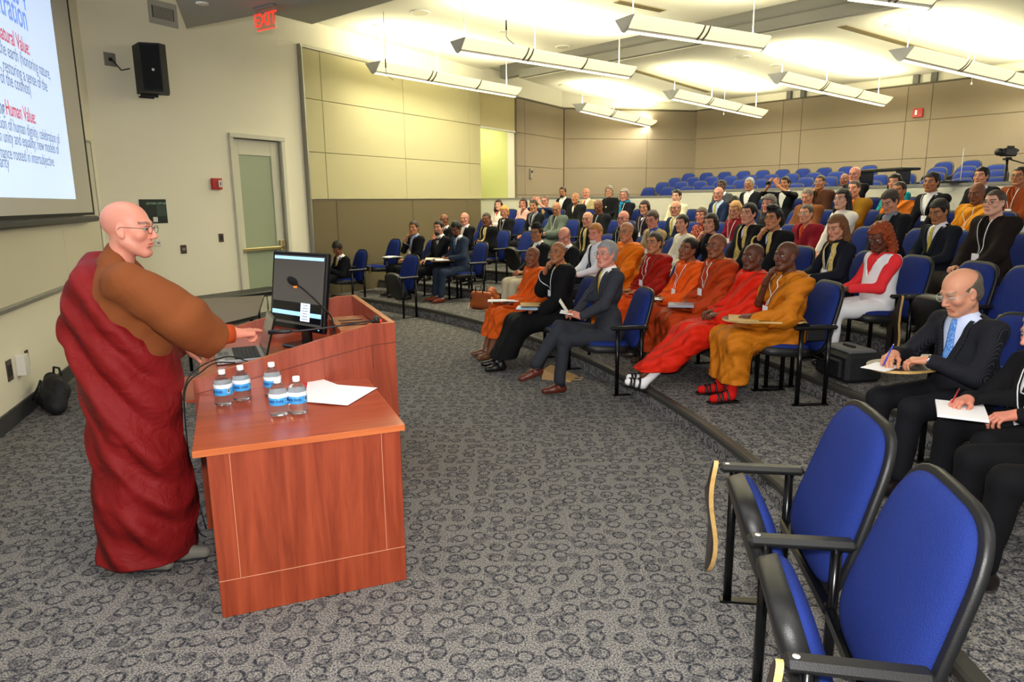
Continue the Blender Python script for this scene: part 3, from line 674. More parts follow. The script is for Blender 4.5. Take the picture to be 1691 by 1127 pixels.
        big = sp.get('drape', 1. if kind == 'robe' else .8)
        outer = torso_prims(S, .018+.012*big, sp.get('w', 1.), fat)
        for k, sx in (('L', -1), ('R', 1)):
            if sp.get('bare'+k, 0) > .15: outer += [seg(S['sh'+k], .4*S['sh'+k]+.6*S['el'+k], .075, .085, .05)]; continue
            e, w = S['el'+k], S['wr'+k]; dn = np.array([0, 0, -.03*big])
            outer += [seg(S['sh'+k], e, .066, .072, .05), seg(e+dn, w+dn*1.2-(w-e)*.10, .070, .058+.012*big, .05)]
            if kind == 'koromo': outer += [seg(.6*e+.4*w+np.array([0, 0, -.06]), w+np.array([0, -.03, -.07])-(w-e)*.1, .045, .05, .05)]
        if kind == 'robe':
            outer += [seg(S['shL']+np.array([.03, .06, .01]), S['hipR']+np.array([-.02, .12, .12]), .055, .06, .05), seg(S['shL']+np.array([.02, .0, .02]), NK+np.array([0, .055, -.055]), .05, .04, .04)]
            outer += [folds(.013, 46, (.62, .25, .74), 1.5, px*.3)]
        else: outer += [folds(.0045, 36, (.7, .2, .4), 1.3, px*.2)]
        outer += [('f', lambda X, Y, Z: Z-(nbz+.02)), ('f', lambda X, Y, Z: .44-Z)]
        full = list(outer)
        if kind == 'koromo' or sp.get('vneck'): outer.append(vcut(.34 if kind == 'koromo' else .5, .0, nbz-sp.get('vneck', .22)))
        else: outer.append(sub(NK+np.array([0, .07, .02]), (.06, .06, .05), .02))
        sdf_obj('robe', outer, cv, m1, root)
        if kind == 'koromo' or c2:
            ip = base[:-1]+[seg(NK+np.array([0, .004, -.05]), NK+np.array([0, .012, .02]), .070, .060, .02), ('f', lambda X, Y, Z: .74-Z), ('f', lambda X, Y, Z: Z-(nbz+.02+.35*(NK[1]-Y))), vcut(.42, .0, nbz-.13)]
            sdf_obj('inner_collar', ip, .011, m2, root)
        if c3:
            m3 = sp.get('m3') or cloth(c3, .6, .2)
            for sx in (-1, 1):
                V, Q = ribbon(full, [(sx*.062, nbz-.005), (sx*.085, nbz-.10), (sx*.055, nbz-.30), (sx*.05, .66)], .042, .042, .005); link('stole', new_mesh('stole', V, Q, [m3]), root)
    # lanyard and name badge
    if sp.get('lany'):
        wm = mat('lanyard_white', '#eef0f4', .6); zb2 = nbz-sp.get('lz', .27); b = []
        for sx in (-1, 1): b.append(ribbon(full, [(sx*.072, nbz-.01), (sx*.066, nbz-.07), (sx*.012, zb2)], .007, .007, .003, off=.005))
        V1, Q1 = b[0]; V2, Q2 = b[1]; la = link('lanyard', new_mesh('lanyard', np.concatenate([V1, V2]), np.concatenate([Q1, Q2+len(V1)]), [wm]), root)
        y = float(max(trace(full, [-.03, .03, 0, 0], [zb2-.03, zb2-.03, zb2-.01, zb2-.06], off=.008))); bb = MB(); bb.box((0, y+.003, zb2-.035), (.092, .003, .068), mat('badge_card', '#f4f5fa', .4))
        bb.build('name_badge', la)
    if sp.get('extra'): sp['extra'](root, S, sp, full, nbz)
    root['_'] = 0; del root['_']
    return root, S, h, rz
ROW_R = [12.55, 13.65, 14.9, 16.2, 17.5, 18.75]
ROW_Z = [0., .15, .30, .48, .66, .84]
#PART3
def face_angle(p):
    th = math.atan2(p[1]-CEN[1], p[0]-CEN[0]); return math.pi+(th*.85-math.radians(6))
BLUE = mat('seat_fabric_blue', '#1f3074', .85, bump=.5, bscale=230., spec=.15, var=.18)
NAVY = BLUE
BLACK_P = mat('black_plastic', '#17181a', .42, bump=.12, bscale=300.)
BLACK_M = mat('black_metal', '#0c0d10', .22, .3)
CHROME = mat('chrome', '#c9ccd2', .15, 1.)
STICK = mat('white_sticker', '#d8d9dc', .4); INK = mat('ink_black', '#16161a', .6)
LAMI = mat('tablet_laminate', '#332b26', .35)
def pillow(a, b, th, bulge, n=3.0, taper=.0, seg_=36, back=0.):
    V = []; F_ = []; rings = [(.0, 1), (.3, .98), (.6, .90), (.82, .72), (.93, .48), (.985, .2), (1.0, 0.), (1.0, -1.), (.97, -1.25), (.9, -1.35), (0.0, -1.35-back)]
    for s, h in rings:
        y = h*bulge if h >= 0 else h*th
        for k in range(seg_):
            t = 2*math.pi*k/seg_; x = math.copysign(abs(math.cos(t))**(2/n), math.cos(t)); z = math.copysign(abs(math.sin(t))**(2/n), math.sin(t))
            V.append((a*s*x*(1-taper*z), y, b*s*z))
    for i in range(len(rings)-1):
        for k in range(seg_): F_.append((i*seg_+k, i*seg_+(k+1) % seg_, (i+1)*seg_+(k+1) % seg_, (i+1)*seg_+k))
    return np.array(V), F_
def tf(V, R, t): return np.asarray(V)@np.array(R).T+np.array(t)
CH_W = .29
def make_chair(up=True, right_frame=False, wide=CH_W, tablet=None, bs=1.0):
    root = empty('auditorium_chair'); rec = math.radians(17)
    R = rotx(rec); c = (0, -.275-.22*(bs-1), .70+.02*(bs-1)/.2)      # back: front face towards +Y, leaning backwards
    V, Fb = pillow(.240*bs, .290*bs**.4, .012, .045, 4.2, .10); b = MB(); b.add(tf(V, R, c), Fb, BLUE, True); b.build('backrest', root)
    V, Fb = pillow(.262*bs, .312*bs**.4, .024, .004, 4.2, .10, back=.6); b = MB(); b.add(tf(V, R, np.array(c)+R@np.array([0, -.008, 0])), Fb, BLACK_P, True); b.build('back_shell', root)
    if up: Rs = rotx(math.radians(72)); pv = np.array([0, -.10, .285])
    else: Rs = rotx(math.radians(3)); pv = np.array([0, -.16, .425])
    R0 = rotx(math.radians(90))          # pillow front (+Y) -> up (+Z)
    V, Fb = pillow(.235, .215, .02, .035, 3.4, -.05); V = tf(V, R0, (0, .22, .045)); b = MB(); b.add(tf(V, Rs, pv), Fb, BLUE, True); so = b.build('seat', root)
    V, Fb = pillow(.246, .226, .055, .002, 3.4, -.05, back=.15); V = tf(V, R0, (0, .22, .035)); b = MB(); b.add(tf(V, Rs, pv), Fb, BLACK_P, True)
    b.build('seat_shell', root)
    b = MB(); b.tube([Rs@np.array([.0, .26, -.030])+pv, Rs@np.array([.0, .26, -.034])+pv], .010, STICK, 14); b.build('round_sticker', root)
    for sx in ([-1, 1] if right_frame else [-1]):
        x = sx*wide
        b = MB(); b.box((x, -.115, .652), (.066, .36, .036), BLACK_P, bev=.015); ar = b.build('armrest', root)
        b = MB(); b.tube([(x, -.265, .669), (x, -.265, .6715)], .010, STICK, 12); 
        if not up: b.build('seat_number_disc', ar)
        else: 
            b = MB(); b.tube([(x, .03, .669), (x, .03, .6715)], .010, STICK, 12); b.build('seat_number_disc', ar)
        b = MB(); b.tube([(x, .0, .0), (x, .0, .645)], .019, BLACK_M, 12); b.build('front_post', root)
        b = MB(); b.tube([(x, -.235, .0), (x, -.235, .645)], .019, BLACK_M, 12); b.build('rear_post', root)
        b = MB(); b.box((x, -.115, .006), (.05, .30, .012), BLACK_M, bev=.003); b.build('foot_plate', root)
    b = MB(); b.box((0, -.225, .40), (2*wide, .035, .05), BLACK_M, bev=.008); b.build('cross_beam', root)
    if tablet: add_tablet(root, tablet[0], tablet[1], wide)
    return root
def tablet_poly():
    return [(0, 0), (.05, .0), (.09, .10), (.13, .17), (.30, .18), (.42, .20), (.47, .27), (.45, .36), (.36, .44), (.20, .46), (.06, .40), (-.03, .26), (-.03, .08)]
def smooth_poly(P, it=2):
    for _ in range(it):
        Q = []
        for i in range(len(P)):
            a, b = np.array(P[i]), np.array(P[(i+1) % len(P)]); Q += [tuple(.75*a+.25*b), tuple(.25*a+.75*b)]
        P = Q
    return P
def add_tablet(root, side, mode, wide, name='writing_tablet'):
    """mode 'open': board over the lap; 'down': board hangs beside the arm"""
    b = MB(); P = smooth_poly([(0, 0), (0, .14), (.05, .22), (.06, .36), (.16, .45), (.30, .46), (.38, .38), (.38, .24), (.30, .14), (.12, .10), (.09, 0)])
    x0 = side*wide
    if mode == 'open':
        V = MB(); V.prism([(x0-side*(p[0]-.03), p[1]*1.3-.02) for p in P], .690, .706, TAN_EDGE, LAMI); V.box((x0, .0, .678), (.05, .10, .03), BLACK_M); V.box((x0+side*.0, -.12, .60), (.03, .16, .12), BLACK_P, bev=.01)
        V.build(name, root)
    else:
        V = MB(); V.prism([(p[1], p[0]) for p in P], -.010, .010, TAN_EDGE, LAMI)
        V.M[0] = V.mi(LAMI)
        pts = np.array(V.V); new = np.stack([x0+side*(.0+pts[:, 1]*.55), .075+pts[:, 2]+.018*np.sin(pts[:, 0]*14), .67-pts[:, 0]*1.3], 1); V.V = [tuple(p) for p in new]
        V.build(name, root)
# ------------------------------------------------------------------ the room
def pt2(p): return np.array([p[0], p[1]])
WL0 = G(0, 722); AZL = -17.9; dL = np.array([math.sin(math.radians(AZL)), math.cos(math.radians(AZL))])
_c = wall_hit(185, 480, WL0, AZL); CORN = _c[:2]; AZF = 31.; dF = np.array([math.sin(math.radians(AZF)), math.cos(math.radians(AZF))])
def perp_in(d):  # towards the room (right-hand side when walking along d)
    return np.array([d[1], -d[0]])
K2 = wall_hit(928, 175, _c, AZF)[:2]; dA = np.array([math.sin(math.radians(77)), math.cos(math.radians(77))])
K3 = wall_hit(1151, 183, [K2[0], K2[1]], 77)[:2]; AZB = 138.3; dB = np.array([math.sin(math.radians(AZB)), math.cos(math.radians(AZB))])
K4 = K3+dB*11.5
def wall_box(b, p, d, s0, s1, z0, z1, off, th, m, bev=0.):
    """box along a wall line: off = distance of its back from the wall plane into the room"""
    n = perp_in(d); c = p+d*(s0+s1)/2+n*(off+th/2); R = np.array([[d[0], -n[0]*-1, 0], [d[1], n[1], 0], [0, 0, 1]]); R = np.array([[d[0], n[0], 0], [d[1], n[1], 0], [0, 0, 1.]])
    b.box((c[0], c[1], (z0+z1)/2), (s1-s0, th, z1-z0), m, R, bev); return b
def w2(p, d, s, off, z): n = perp_in(d); q = p+d*s+n*off; return np.array([q[0], q[1], z])
def on_wall(x, y, p, az): 
    h = wall_hit(x, y, [p[0], p[1]], az); d = np.array([math.sin(math.radians(az)), math.cos(math.radians(az))]); return float((h[:2]-p)@d), float(h[2])
PAINT = mat('wall_paint', '#eae5cf', .9, bump=.06, bscale=90., spec=.2)
PANEL = mat('fabric_wall_panel', '#b9b28c', .95, bump=.3, bscale=260., spec=.1, var=.05)
PANEL_B = mat('fabric_wall_panel_brown', '#8f8270', .95, bump=.3, bscale=260., spec=.1, var=.05)
WAINS = mat('wainscot_panel', '#6c6149', .8, bump=.2, bscale=200., spec=.2, var=.06)
SEAM = mat('panel_seam', '#857b5c', .9); RAIL = mat('aluminium_trim', '#9a9990', .35, .6)
BASE = mat('rubber_baseboard', '#3a3b3c', .6); CEIL = mat('ceiling_paint', '#e9e6d2', .9, spec=.1); GREYP = mat('soffit_and_shade_grey', '#a9a79d', .9, spec=.1)
WHITE_W = mat('white_laminate', '#e3e0d2', .5); CAPG = mat('grey_cap', '#8b8a86', .45)
ZW = 5.0
def structure(name, b, parent=None): o = b.build(name, parent); o['kind'] = 'structure'; return o
b = MB(); b.prism([(-9, -1.5), (16, -1.5), (16, 26), (-9, 26)], -.2, 0, CARPET); structure('floor', b)
b = MB(); wall_box(b, CORN, dL, -14, 0., 0, ZW, -.2, .2, PAINT); structure('wall_left', b)
sDL, zDT = on_wall(383, 230, CORN, AZF); sDR, _ = on_wall(462, 232, CORN, AZF); DH = 2.86
sP0, _ = on_wall(492, 78, CORN, AZF); sP1, _ = on_wall(788, 148, CORN, AZF); sR1, _ = on_wall(848, 152, CORN, AZF); sK2 = float((K2-CORN)@dF)
b = MB(); wall_box(b, CORN, dF, 0, sDL, 0, ZW, -.2, .2, PAINT); wall_box(b, CORN, dF, sDR, sP1, 0, ZW, -.2, .2, PAINT); wall_box(b, CORN, dF, sDL, sDR, DH, ZW, -.2, .2, PAINT)
wall_box(b, CORN, dF, sP1, sR1, 4.45, ZW, -.2, .2, PAINT); wall_box(b, CORN, dF, sR1, sK2+.1, 0, ZW, -.2, .2, PAINT); structure('wall_front', b)
b = MB(); wall_box(b, K2, dA, -.1, float(np.linalg.norm(K3-K2))+.1, 0, ZW, -.2, .2, PAINT); structure('wall_corner', b)
b = MB(); wall_box(b, K3, dB, 0, 11.5, 0, ZW, -.2, .2, PAINT); structure('wall_back', b)
# entry recess with its pale green wall and the metal header over it
RECW = mat('recess_paint', '#d3d78e', .9, spec=.2)
b = MB(); n = perp_in(dF); wall_box(b, CORN, dF, sP1-.9, sR1+.6, 0, ZW, -1.9, .15, RECW); wall_box(b, CORN, dF, sR1, sR1+.12, 0, ZW, -1.8, 1.62, RECW); structure('wall_entry', b)
b = MB(); wall_box(b, CORN, dF, sP1+.02, sR1-.02, 3.62, 4.50, -.02, .06, mat('brushed_header', '#8a7f55', .38, .55, bump=.2, bscale=30)); 
wall_box(b, CORN, dF, sP1+.02, sR1-.02, 3.58, 3.62, -.04, .10, RAIL); structure('trim_1', b)
_q = w2(CORN, dF, (sP1+sR1)/2, -.9, 4.0); area('recess_fill_light', tuple(_q), (0, 0, 0), .6, .6, 28, (1, .93, .70))  # light added to brighten the recess, no fixture behind it
# panels on the front-left wall
def panels(name, p, d, s0, s1, ss, zs, m, off, th, gap=.008, off_s=None):
    b = MB(); 
    b2 = MB(); wall_box(b2, p, d, s0, s1, zs[0], zs[-1], off, th*.55, SEAM)
    for i in range(len(ss)-1):
        for j in range(len(zs)-1):
            wall_box(b2, p, d, ss[i]+gap/2, ss[i+1]-gap/2, zs[j]+gap/2, zs[j+1]-gap/2, off, th, m, .006)
    o = b2.build(name); o['kind'] = 'structure'; return o
sv = [sP0, sP0+.42, on_wall(663, 200, CORN, AZF)[0], on_wall(770, 200, CORN, AZF)[0], sP1]
panels('trim_2', CORN, dF, sP0, sP1, sv, [1.90, 2.72, 3.62, 4.45], PANEL, 0, .07)
panels('trim_3', CORN, dF, sP0+.05, sP1, [sP0+.05, on_wall(555, 380, CORN, AZF)[0], on_wall(680, 380, CORN, AZF)[0], on_wall(770, 380, CORN, AZF)[0], sP1], [.02, .62, 1.885], WAINS, 0, .05)
b = MB(); wall_box(b, CORN, dF, sP0-.03, sP0, 0, 4.47, 0, .10, RAIL); wall_box(b, CORN, dF, sP0-.03, sP1, 4.45, 4.50, 0, .085, RAIL); structure('trim_4', b)
panels('trim_5', CORN, dF, sR1+.03, sK2-.0, [sR1+.03, sR1+.45, sK2-.02], [.9, 2.0, 2.75, 3.60, 4.45], PANEL_B, 0, .07)
LA = float(np.linalg.norm(K3-K2))
panels('trim_6', K2, dA, .05, LA-.03, [.05, LA*.62, LA-.03], [.9, 2.0, 2.78, 3.62, 4.45], PANEL_B, 0, .07)
sc1, sc2 = on_wall(1301, 200, K3, AZB)[0], on_wall(1506, 200, K3, AZB)[0]
panels('trim_7', K3, dB, .04, 11.4, [.04, sc1-.12, sc1+.42, sc2-.12, sc2+.42, 11.4], [1.0, 1.9, 2.75, 3.64, 4.47], PANEL_B, 0, .07)
b = MB()
wall_box(b, CORN, dF, sR1, sK2, 4.45, 4.49, 0, .085, mat('dark_rail', '#57503c', .6)); wall_box(b, K2, dA, 0, LA, 4.45, 4.49, 0, .085, mat('dark_rail', '#57503c', .6)); wall_box(b, K3, dB, 0, 11.4, 4.47, 4.50, 0, .085, mat('dark_rail', '#57503c', .6))
structure('trim_8', b)
b = MB()
for s in (sc1-.03, sc1+.36, sc2-.03, sc2+.36): wall_box(b, K3, dB, s, s+.12, 4.50, 4.80, 0, .12, mat('grey_stub', '#6b6a62', .7))
structure('trim_9', b)
# baseboards
b = MB(); wall_box(b, CORN, dL, -14, -.02, 0, .15, 0, .02, BASE, .004); structure('baseboard_left', b)
b = MB(); wall_box(b, CORN, dF, 0.02, sDL-.1, 0, .15, 0, .02, BASE, .004); wall_box(b, CORN, dF, sDR+.08, sP0-.04, 0, .15, 0, .02, BASE, .004); structure('baseboard_front', b)
# tiers of the floor
def wall_theta(r):
    for k in range(400):
        th = math.radians(70-k*.2); p = CEN+r*np.array([math.cos(th), math.sin(th)])
        if (p-CORN)@perp_in(dF) > 0.06 and (p-K2)@perp_in(dA) > .05 and (p-K3)@perp_in(dB) > .05: return th
def tier(name, r0, r1, z0, z1, nose=True, t1=None):
    t0 = math.radians(-19); t1a = t1 or wall_theta(r0); t1b = t1 or wall_theta(r1); b = MB(); N = 90; inner = []; outer = []
    for k in range(N+1):
        a = t0+(t1a-t0)*k/N; inner.append(tuple(CEN+r0*np.array([math.cos(a), math.sin(a)])))
        a = t0+(t1b-t0)*k/N; outer.append(tuple(CEN+r1*np.array([math.cos(a), math.sin(a)])))
    b.prism(inner+outer[::-1], z0, z1, CARPET); o = structure(name, b)
    if nose:
        b = MB(); V = []; prof = [(r0-.012, z1-.045), (r0-.016, z1-.010), (r0-.006, z1+.006), (r0+.055, z1+.006), (r0+.055, z1-.02), (r0+.01, z1-.045)]
        for k in range(N+1):
            a = t0+(t1a-t0)*k/N
            for r, z in prof: V.append((CEN[0]+r*math.cos(a), CEN[1]+r*math.sin(a), z))
        n = len(prof); F_ = [(k*n+j, k*n+(j+1) % n, (k+1)*n+(j+1) % n, (k+1)*n+j) for k in range(N) for j in range(n)]
        b.add(V, F_, mat('step_nosing', '#3a3935', .45, bump=.1), False); q = b.build('step_nosing', o)
EDGE = [12.68, 13.98, 15.28, 16.58, 17.88]
for i, e in enumerate(EDGE): tier('floor_tier_%d' % (i+1), e, 25.5 if i == 4 else EDGE[i+1]+.3, 0, ROW_Z[i+1])
UP_R = [20.75, 21.75, 22.75, 23.75]; UP_Z = [1.16, 1.31, 1.45, 1.60]
for i in range(4): tier('floor_tier_%d' % (i+6), UP_R[i]-.75, 25.5, .84, UP_Z[i], True)
# white half wall behind the last audience row
def arc_wall(name, r, th, a0, a1, z0, z1, m, par=None):
    b = MB(); N = 60; P = [tuple(CEN+r*np.array([math.cos(a0+(a1-a0)*k/N), math.sin(a0+(a1-a0)*k/N)])) for k in range(N+1)]
    Q = [tuple(CEN+(r+th)*np.array([math.cos(a0+(a1-a0)*k/N), math.sin(a0+(a1-a0)*k/N)])) for k in range(N+1)]
    b.prism(P+Q[::-1], z0, z1, m); o = b.build(name, par); return o
def th_of(x, y, r): h = on_circle(x, y, r); return math.atan2(h[1]-CEN[1], h[0]-CEN[0])
RW = 19.35; aL, aM, aR = th_of(792, 330, RW), th_of(1110, 322, RW), math.radians(-19)
o = arc_wall('trim_10', RW, .14, aM, aL, .84, 1.885, WHITE_W); o['kind'] = 'structure'; q = arc_wall('wall_cap', RW-.02, .18, aM, aL, 1.885, 1.925, CAPG, o)
o = arc_wall('trim_11', RW, .14, aR, aM, .84, 1.985, WHITE_W); o['kind'] = 'structure'; q = arc_wall('wall_cap', RW-.02, .18, aR, aM, 1.985, 2.03, CAPG, o)
# ceiling
m0 = G(800, 114, 4.93)[:2]; m1 = G(1320, 0, 4.93)[:2]; dM = (m1-m0)/np.linalg.norm(m1-m0); nM = np.array([-dM[1], dM[0]])
if nM[1] < 0: nM = -nM
b = MB(); A = m0-dM*5; B_ = m1+dM*9; P = [tuple(A), tuple(B_), tuple(B_-nM*22), tuple(A-nM*22)]; b.prism(P, 4.93, 5.2, CEIL); structure('ceiling', b)
b = MB(); A = G(863, 131, 4.70)[:2]; A2 = G(1400, 30, 4.70)[:2]; dC = (A2-A)/np.linalg.norm(A2-A); nC = np.array([-dC[1], dC[0]]); nC = nC if nC[1] > 0 else -nC
L1 = G(955, 158, 4.70)[:2]; L2 = G(1085, 170, 4.70)[:2]
P = [tuple(A), tuple(A+dC*16), tuple(A+dC*16+nC*16), tuple(K3+np.array([1.5, 1.5])), tuple(L2+(L2-L1)*.8), tuple(L1)]
b.prism(P, 4.70, 4.86, CEIL); structure('ceiling_cloud', b)
b = MB(); Aw = A-dC*.0
b.prism([tuple(Aw-nC*.12), tuple(Aw+dC*16-nC*.12), tuple(Aw+dC*16+nC*.02), tuple(Aw+nC*.02)], 4.72, 4.90, GREYP)
b.prism([tuple(Aw+nC*.10-dC*.9), tuple(Aw+dC*16+nC*.10), tuple(Aw+dC*16+nC*.3), tuple(Aw+nC*.3-dC*.9)], 4.84, 5.24, GREYP); structure('ceiling_beam', b)
b = MB(); b.prism([(-9, 8), (16, 8), (16, 27), (-9, 27)], 5.24, 5.4, CEIL); structure('ceiling_rear', b)
# dropped soffits near the front wall
s1_, s2_, s3_ = G(308, 47, 4.1)[:2], G(290, 0, 4.1)[:2], G(480, 14, 4.1)[:2]
b = MB(); e1 = s1_+(s2_-s1_)*3.2; e3 = s1_+(s3_-s1_)*3.0; b.prism([tuple(s1_), tuple(e3), tuple(e3+(e1-s1_)), tuple(e1)], 4.1, 4.45, GREYP); structure('ceiling_soffit', b)
q1, q2 = G(515, 40, 4.7)[:2], G(625, 8, 4.7)[:2]; dq = (q2-q1)/np.linalg.norm(q2-q1); nq = np.array([-dq[1], dq[0]]); nq = nq if nq[1] > 0 else -nq
b = MB(); b.prism([tuple(q1), tuple(q1+dq*9), tuple(q1+dq*9-nq*1.3), tuple(q1-nq*1.0+dq*.1)], 4.70, 5.0, GREYP); structure('ceiling_drop', b)  # the drop's shade is put into its grey colour
# door
WD = mat('door_frame_paint', '#cfcdb9', .6); GLASS_F = mat('frosted_glass', '#9ba68b', .35, spec=.5); BRASS = mat('push_bar', '#b9ab7c', .3, .7)
b = MB(); wall_box(b, CORN, dF, sDL-.07, sDL, 0, DH+.07, -.12, .16, WD, .005); wall_box(b, CORN, dF, sDR, sDR+.07, 0, DH+.07, -.12, .16, WD, .005); wall_box(b, CORN, dF, sDL-.07, sDR+.07, DH, DH+.07, -.12, .17, WD, .005)
structure('trim_12', b)
b = MB(); W_ = sDR-sDL
wall_box(b, CORN, dF, sDL+.005, sDL+.14, .02, DH-.01, -.10, .05, WD, .004); wall_box(b, CORN, dF, sDR-.17, sDR-.005, .02, DH-.01, -.10, .05, WD, .004)
wall_box(b, CORN, dF, sDL+.14, sDR-.17, DH-.25, DH-.01, -.10, .05, WD, .004); wall_box(b, CORN, dF, sDL+.14, sDR-.17, .02, .30, -.10, .05, WD, .004); dr = structure('door_1', b)
b = MB(); wall_box(b, CORN, dF, sDL+.13, sDR-.16, .29, DH-.24, -.085, .014, GLASS_F); b.build('glass_pane', dr)
b = MB(); wall_box(b, CORN, dF, sDL+.02, sDR-.04, 1.06, 1.12, -.04, .05, BRASS, .012); wall_box(b, CORN, dF, sDR-.14, sDR-.04, 1.04, 1.22, -.05, .06, BRASS, .01); b.build('push_bar', dr)
# ------------------------------------------------------------------ left wall: screen, whiteboard, outlets
def onL(x, y): return on_wall(x, y, CORN, AZL)
def onS(x, y): return on_wall(x, y, CORN+perp_in(dL)*.14, AZL)
BLK = mat('screen_border_black', '#0c0c0d', .7); SCRW = mat('screen_fabric', '#c9c6bb', .8)
sc = empty('projection_screen', tuple(w2(CORN, dL, -2.0, .14, 1.66)), 0, 'large pull-down projection screen with black border, slide text showing, on left wall', 'projection screen')
def lchild(b, name, par):  # geometry given in world coordinates
    o = b.build(name, par); o.matrix_parent_inverse = Matrix.Translation(-par.location); return o
sB, _ = onS(157, 362); sI, _ = onS(127, 333)
b = MB(); wall_box(b, CORN, dL, -8, sB-.03, 1.74, 4.9, .13, .006, SCRW); lchild(b, 'screen_fabric', sc)
b = MB(); wall_box(b, CORN, dL, sB-.035, sB+.02, 1.72, 4.9, .128, .012, BLK); wall_box(b, CORN, dL, -8, sB+.02, 1.72, 1.75, .128, .010, BLK); lchild(b, 'black_border', sc)
b = MB(); wall_box(b, CORN, dL, -8, sB+.09, 1.64, 1.71, .10, .07, mat('screen_bar', '#2b2b2d', .4), .02); lchild(b, 'weight_bar', sc)
pim = mat('projected_image', '#cfe0f7', .8, emis='#c4dafa', estr=.62)
b = MB(); wall_box(b, CORN, dL, -8, sI-.02, 1.90, 4.9, .137, .002, pim); lchild(b, 'projected_slide', sc)
T_B = mat('slide_text_blue', '#7c9be8', .8, emis='#7f9ff0', estr=.5); T_R = mat('slide_text_red', '#c9606e', .8, emis='#d0606e', estr=.4); T_G = mat('slide_text_grey', '#7c8aa8', .8, emis='#7d8cab', estr=.4)
def slide_text(txt, px, py, size, m, bold=0.):
    s, z = onS(px, py); nrm = perp_in(dL); M = frame_M(w2(CORN, dL, s, .1405, z), (dL[0], dL[1], 0), (0, 0, 1))
    me_o = text_obj('slide_text', txt, size, m, sc, None, .0005, 'RIGHT', bold); me_o.matrix_parent_inverse = Matrix.Translation(-sc.location); me_o.matrix_basis = M @ Matrix.Scale(.76, 4, (1, 0, 0))
slide_text('Values 4', 44, 18, .33, T_B, .003); slide_text('Concentration', 47, 52, .33, T_B, .003)
slide_text('Natural Value:', 50, 92, .19, T_R, .002)
for t, x, y in (('Caring for the earth (honoring nature,', 84, 132), ('ecosystems, restoring a sense of the', 79, 152), ('sacredness of the cosmos)', 52, 158)): slide_text(t, x, y, .165, T_G)
slide_text('Human Value:', 60, 205, .18, T_R, .002); slide_text('ng', 9, 190, .18, T_G, .003)
for t, x, y in (('promotion of human dignity, celebration of', 99, 238), ('human unity and equality; new models of', 98, 255), ('governance rooted in intersubjective', 90, 275), ('solidarity', 16, 278)): slide_text(t, x, y, .150, T_G)
wb = empty('whiteboard', tuple(w2(CORN, dL, -2.5, .0, .98)), 0, 'wide whiteboard on left wall beneath the projection screen, with aluminium tray', 'whiteboard')
b = MB(); wall_box(b, CORN, dL, -8, -2.02, 1.0, 2.5, .0, .03, mat('whiteboard_surface', '#d6d1b8', .25)); wall_box(b, CORN, dL, -2.01, -.35, 1.0, 2.62, .0, .03, mat('whiteboard_surface', '#d6d1b8', .25)); lchild(b, 'board', wb)
b = MB(); wall_box(b, CORN, dL, -8, -.34, .96, 1.0, 0, .075, RAIL, .008); lchild(b, 'marker_tray', wb)
b = MB(); wall_box(b, CORN, dL, -.36, -.335, 1.0, 2.63, 0, .04, RAIL); wall_box(b, CORN, dL, -2, -.335, 2.61, 2.635, 0, .04, RAIL); lchild(b, 'board_frame', wb)
def wall_thing(name, label, cat, p, d, s, z, boxes, rzv=None, group=None):
    """boxes: (part name, ds0, ds1, dz0, dz1, off, th, material)"""
    o0 = w2(p, d, s, 0, z); r = empty(name, tuple(o0), 0, label, cat, group)
    for pn, a, b1, c, d1, off, th, m in boxes:
        b = MB(); wall_box(b, p, d, s+a, s+b1, z+c, z+d1, off, th, m, min(.004, th*.4)); lchild(b, pn, r)
    return r
BRN = mat('brown_plate', '#4a3d33', .5); IVO = mat('ivory_plate', '#dedbd2', .5); REDP = mat('red_plastic', '#b3201c', .4)
s, z = onL(15, 612); wall_thing('outlet_plate', 'dark brown double outlet plate low on the left wall', 'outlet', CORN, dL, s, z, [('plate', -.06, .06, -.09, .09, 0, .008, BRN), ('socket', -.045, -.01, -.05, .05, .008, .004, INK), ('socket', .01, .045, -.05, .05, .008, .004, INK)])
s, z = onL(30, 603); wall_thing('wall_box', 'small white box mounted between two outlet plates low on left wall', 'junction box', CORN, dL, s, z, [('housing', -.055, .055, -.09, .09, 0, .07, IVO), ('faceplate', -.045, .045, -.03, .07, .07, .004, WHITE_W)])
s, z = onL(44, 592); wall_thing('outlet_plate', 'narrow brown outlet plate with red sockets low on the left wall', 'outlet', CORN, dL, s, z, [('plate', -.04, .04, -.075, .075, 0, .008, BRN), ('red_socket', -.02, .02, .01, .05, .008, .005, REDP), ('red_socket', -.02, .02, -.05, -.01, .008, .005, REDP)])
# ------------------------------------------------------------------ front wall things
def onF(x, y): return on_wall(x, y, CORN, AZF)
s, z = onF(303, 412); wall_thing('outlet_plate', 'small brown outlet plate on beige wall left of the light switch', 'outlet', CORN, dF, s, z, [('plate', -.05, .05, -.065, .065, 0, .008, BRN), ('socket', -.025, .025, -.015, .02, .008, .004, mat('socket_grey', '#8a8782', .5))])
s, z = onF(365, 393); wall_thing('light_switch', 'brown light switch plate beside the frosted glass door', 'light switch', CORN, dF, s, z, [('plate', -.045, .045, -.065, .065, 0, .008, BRN), ('rocker', -.018, .018, -.03, .03, .008, .006, INK)])
s, z = onF(261, 402); wall_thing('thermostat', 'small white wall plate just right of the speaker\'s chin', 'wall plate', CORN, dF, s, z, [('plate', -.055, .045, -.04, .04, 0, .012, IVO), ('display', -.02, .02, -.01, .02, .012, .003, mat('socket_grey', '#8a8782', .5))])
